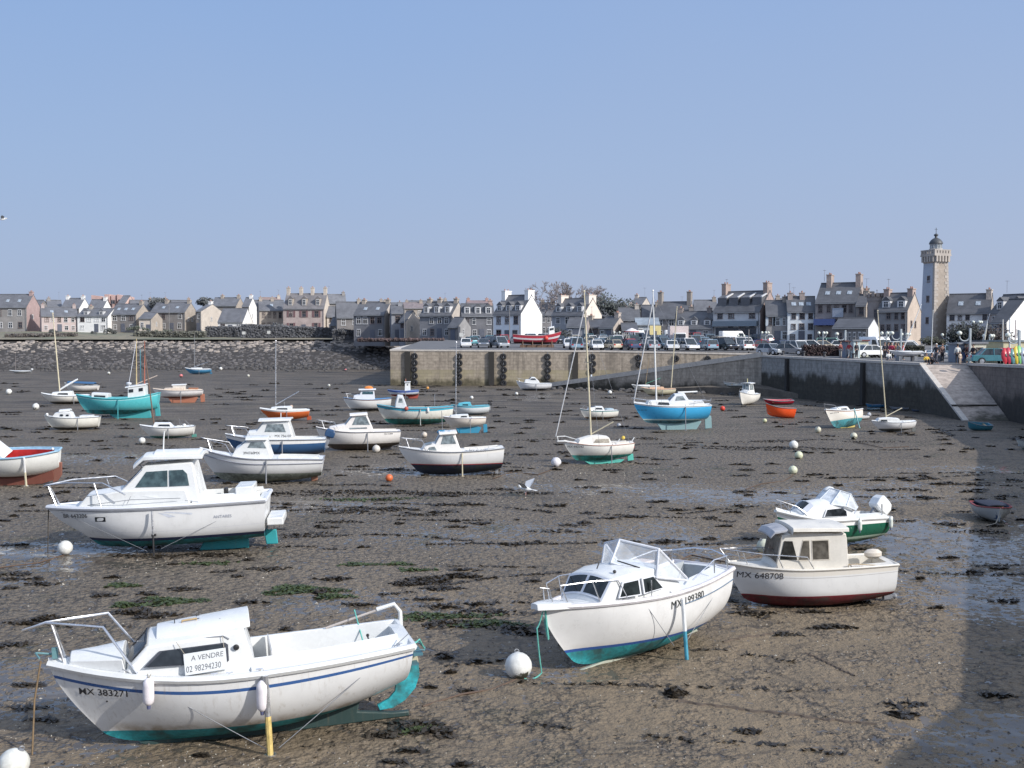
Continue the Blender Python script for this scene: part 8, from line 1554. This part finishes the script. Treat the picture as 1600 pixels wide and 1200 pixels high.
# bollards along the quay edge, gulls
for i, px in enumerate((1225, 1264, 1300, 1345, 1425)):
    D = lerp(126, 94, (px - 1190) / 250) + .9; x = lerp(28.9, 35.3, (126 - D + .9) / 32) + .7; tag(MB().lathe([(.16, 0), (.12, .1), (.12, .4), (.2, .45), (.2, .52), (.1, .56)], 10).build('bollard', M((.05, .05, .055), .6), loc=(x, D, lz(x, D) + .22)), ('first', 'second', 'third', 'fourth', 'fifth')[i] + ' small black mooring bollard from the left on the dark quay edge', 'bollard', 'quay bollards')
def gull(label, loc, s_, wing, rz):
    e = empty('seagull', loc, (0, 0, rz), label, 'bird'); m = M((.76, .76, .74), .7, .06, name='white_feathers'); b = MB(); n = 10; vs = []
    for j in range(n + 1):
        t = j / n; r = .085 * math.sin(math.pi * clamp(t, .03, .97)) ** .75 * (1.0 if t > .3 else .8)
        for q in range(8): a = q * math.pi / 4; vs.append((-.24 + .48 * t, r * math.cos(a), r * .95 * math.sin(a) + .05 * t))
    b.add(vs, [(j * 8 + q, j * 8 + (q + 1) % 8, (j + 1) * 8 + (q + 1) % 8, (j + 1) * 8 + q) for j in range(n) for q in range(8)]); b.ball((.24, 0, .10), .055, 8); b.tube([(.28, 0, .10), (.35, 0, .09)], [.018, .005], 5, 1); b.build('body', [m, M((.6, .4, .05), .5, name='yellow_beak')], e)
    for sd in (1, -1):
        w = MB(); z = .06; w.add([(.10, sd * .06, z), (.16, sd * .28, z + wing), (.02, sd * .62, z + wing * 1.4), (-.10, sd * .30, z + wing * .9), (-.10, sd * .06, z)], [(0, 1, 2, 3, 4)]); w.build('wing', M((.42, .44, .47), .7, .08, name='grey_feathers'), e)
    MB().add([(-.2, .03, .02), (-.2, -.03, .02), (-.40, -.07, .0), (-.40, .07, .0)], [(0, 1, 2, 3)]).build('tail', m, e)
    if loc[2] < 1:
        for sd in (1, -1): MB().tube([(0, sd * .03, -.05), (.0, sd * .035, -.2)], .008, 5).build('leg', M((.6, .35, .3), .6), e)
    e.scale = (s_, s_, s_)
p = G(822, 775); gull('white gull with raised wings standing on the mud in mid-harbour', (p.x, p.y, .25), 1.2, .18, R(150)); p = AT(4, 343, 60); gull('white gull flying at the left edge of the sky', tuple(p), .7, .15, R(20))
# ================================================================== CAMERA, SKY, SUN
cam = bpy.data.cameras.new('camera'); cam.sensor_fit = 'HORIZONTAL'; cam.sensor_width = 36; cam.lens = 36 * F / 1600; cam.clip_end = 6000; cam.clip_start = .1
co_ = bpy.data.objects.new('camera', cam); COL.objects.link(co_); co_.location = (0, 0, HC); co_.rotation_euler = (R(90) - PITCH, 0, 0); S.camera = co_
sun = bpy.data.lights.new('sun', 'SUN'); sun.energy = 4.4; sun.angle = R(.6); sun.color = (1.0, .955, .90)
so = bpy.data.objects.new('sun', sun); COL.objects.link(so); so.rotation_euler = Vector((-SX * math.cos(EL), -SY * math.cos(EL), -math.sin(EL))).to_track_quat('-Z', 'Y').to_euler()
wd = bpy.data.worlds.new('World'); S.world = wd; wd.use_nodes = True; nt = wd.node_tree; bgn = nt.nodes['Background']
sky = nt.nodes.new('ShaderNodeTexSky'); sky.sky_type = 'NISHITA'; sky.sun_disc = False; sky.sun_elevation = EL; sky.sun_rotation = math.atan2(SX, SY); sky.air_density = 1.0; sky.dust_density = 2.0; sky.ozone_density = 2.0
tc = nt.nodes.new('ShaderNodeTexCoord'); sp = nt.nodes.new('ShaderNodeSeparateXYZ'); nt.links.new(tc.outputs['Generated'], sp.inputs[0])
# spring haze: a soft lavender-blue veil that thickens towards the horizon and towards the sun
SKS = .10
cr = nt.nodes.new('ShaderNodeValToRGB'); nt.links.new(math_(nt, 'MULTIPLY', sp.outputs[2], 1.0, cl=True), cr.inputs[0])
stops = [(0, (.40, .475, .655)), (.05, (.390, .485, .695)), (.16, (.345, .480, .740)), (.31, (.275, .440, .765)), (.55, (.38, .52, .82)), (1, (.42, .57, .86))]  # upper stops, above the frame, brightened to lift the ambient fill
els = cr.color_ramp.elements
while len(els) < len(stops): els.new(.5)
for i, (pos, c) in enumerate(stops): els[i].position = pos
for i, (pos, c) in enumerate(stops): els[i].color = tuple(x / SKS for x in c) + (1,)
dt = nt.nodes.new('ShaderNodeVectorMath'); dt.operation = 'DOT_PRODUCT'; nt.links.new(tc.outputs['Generated'], dt.inputs[0]); dt.inputs[1].default_value = (SX * math.cos(EL), SY * math.cos(EL), math.sin(EL))
aur = math_(nt, 'POWER', math_(nt, 'MAXIMUM', dt.outputs['Value'], 0.0), 3.0)   # hazy glow round the sun, added out of frame to lift ambient fill
skn = noise_(nt, tc.outputs['Generated'], 1.6, 4, .5)
sn = ramp(nt, sp.outputs[0], -.6, .6); veil = mixc(nt, sn, tuple(x / SKS for x in (.0, .0, .0)), tuple(x / SKS for x in (.045, .030, .010)))
cc = mixc(nt, 1.0, cr.outputs[0], veil, 'ADD'); cc = mixc(nt, math_(nt, 'MULTIPLY', ramp(nt, skn, .4, .7), .12), cc, tuple(x / SKS for x in (.46, .52, .68))); cc = mixc(nt, aur, cc, tuple(x / SKS for x in (1.0, .95, .85)), 'ADD'); nt.links.new(mixc(nt, .88, sky.outputs[0], cc), bgn.inputs[0]); bgn.inputs[1].default_value = SKS
S.view_settings.view_transform = 'Standard'; S.view_settings.look = 'None'; S.view_settings.exposure = 0; S.view_settings.gamma = 1
S.cycles.max_bounces = 6; S.cycles.use_denoising = True
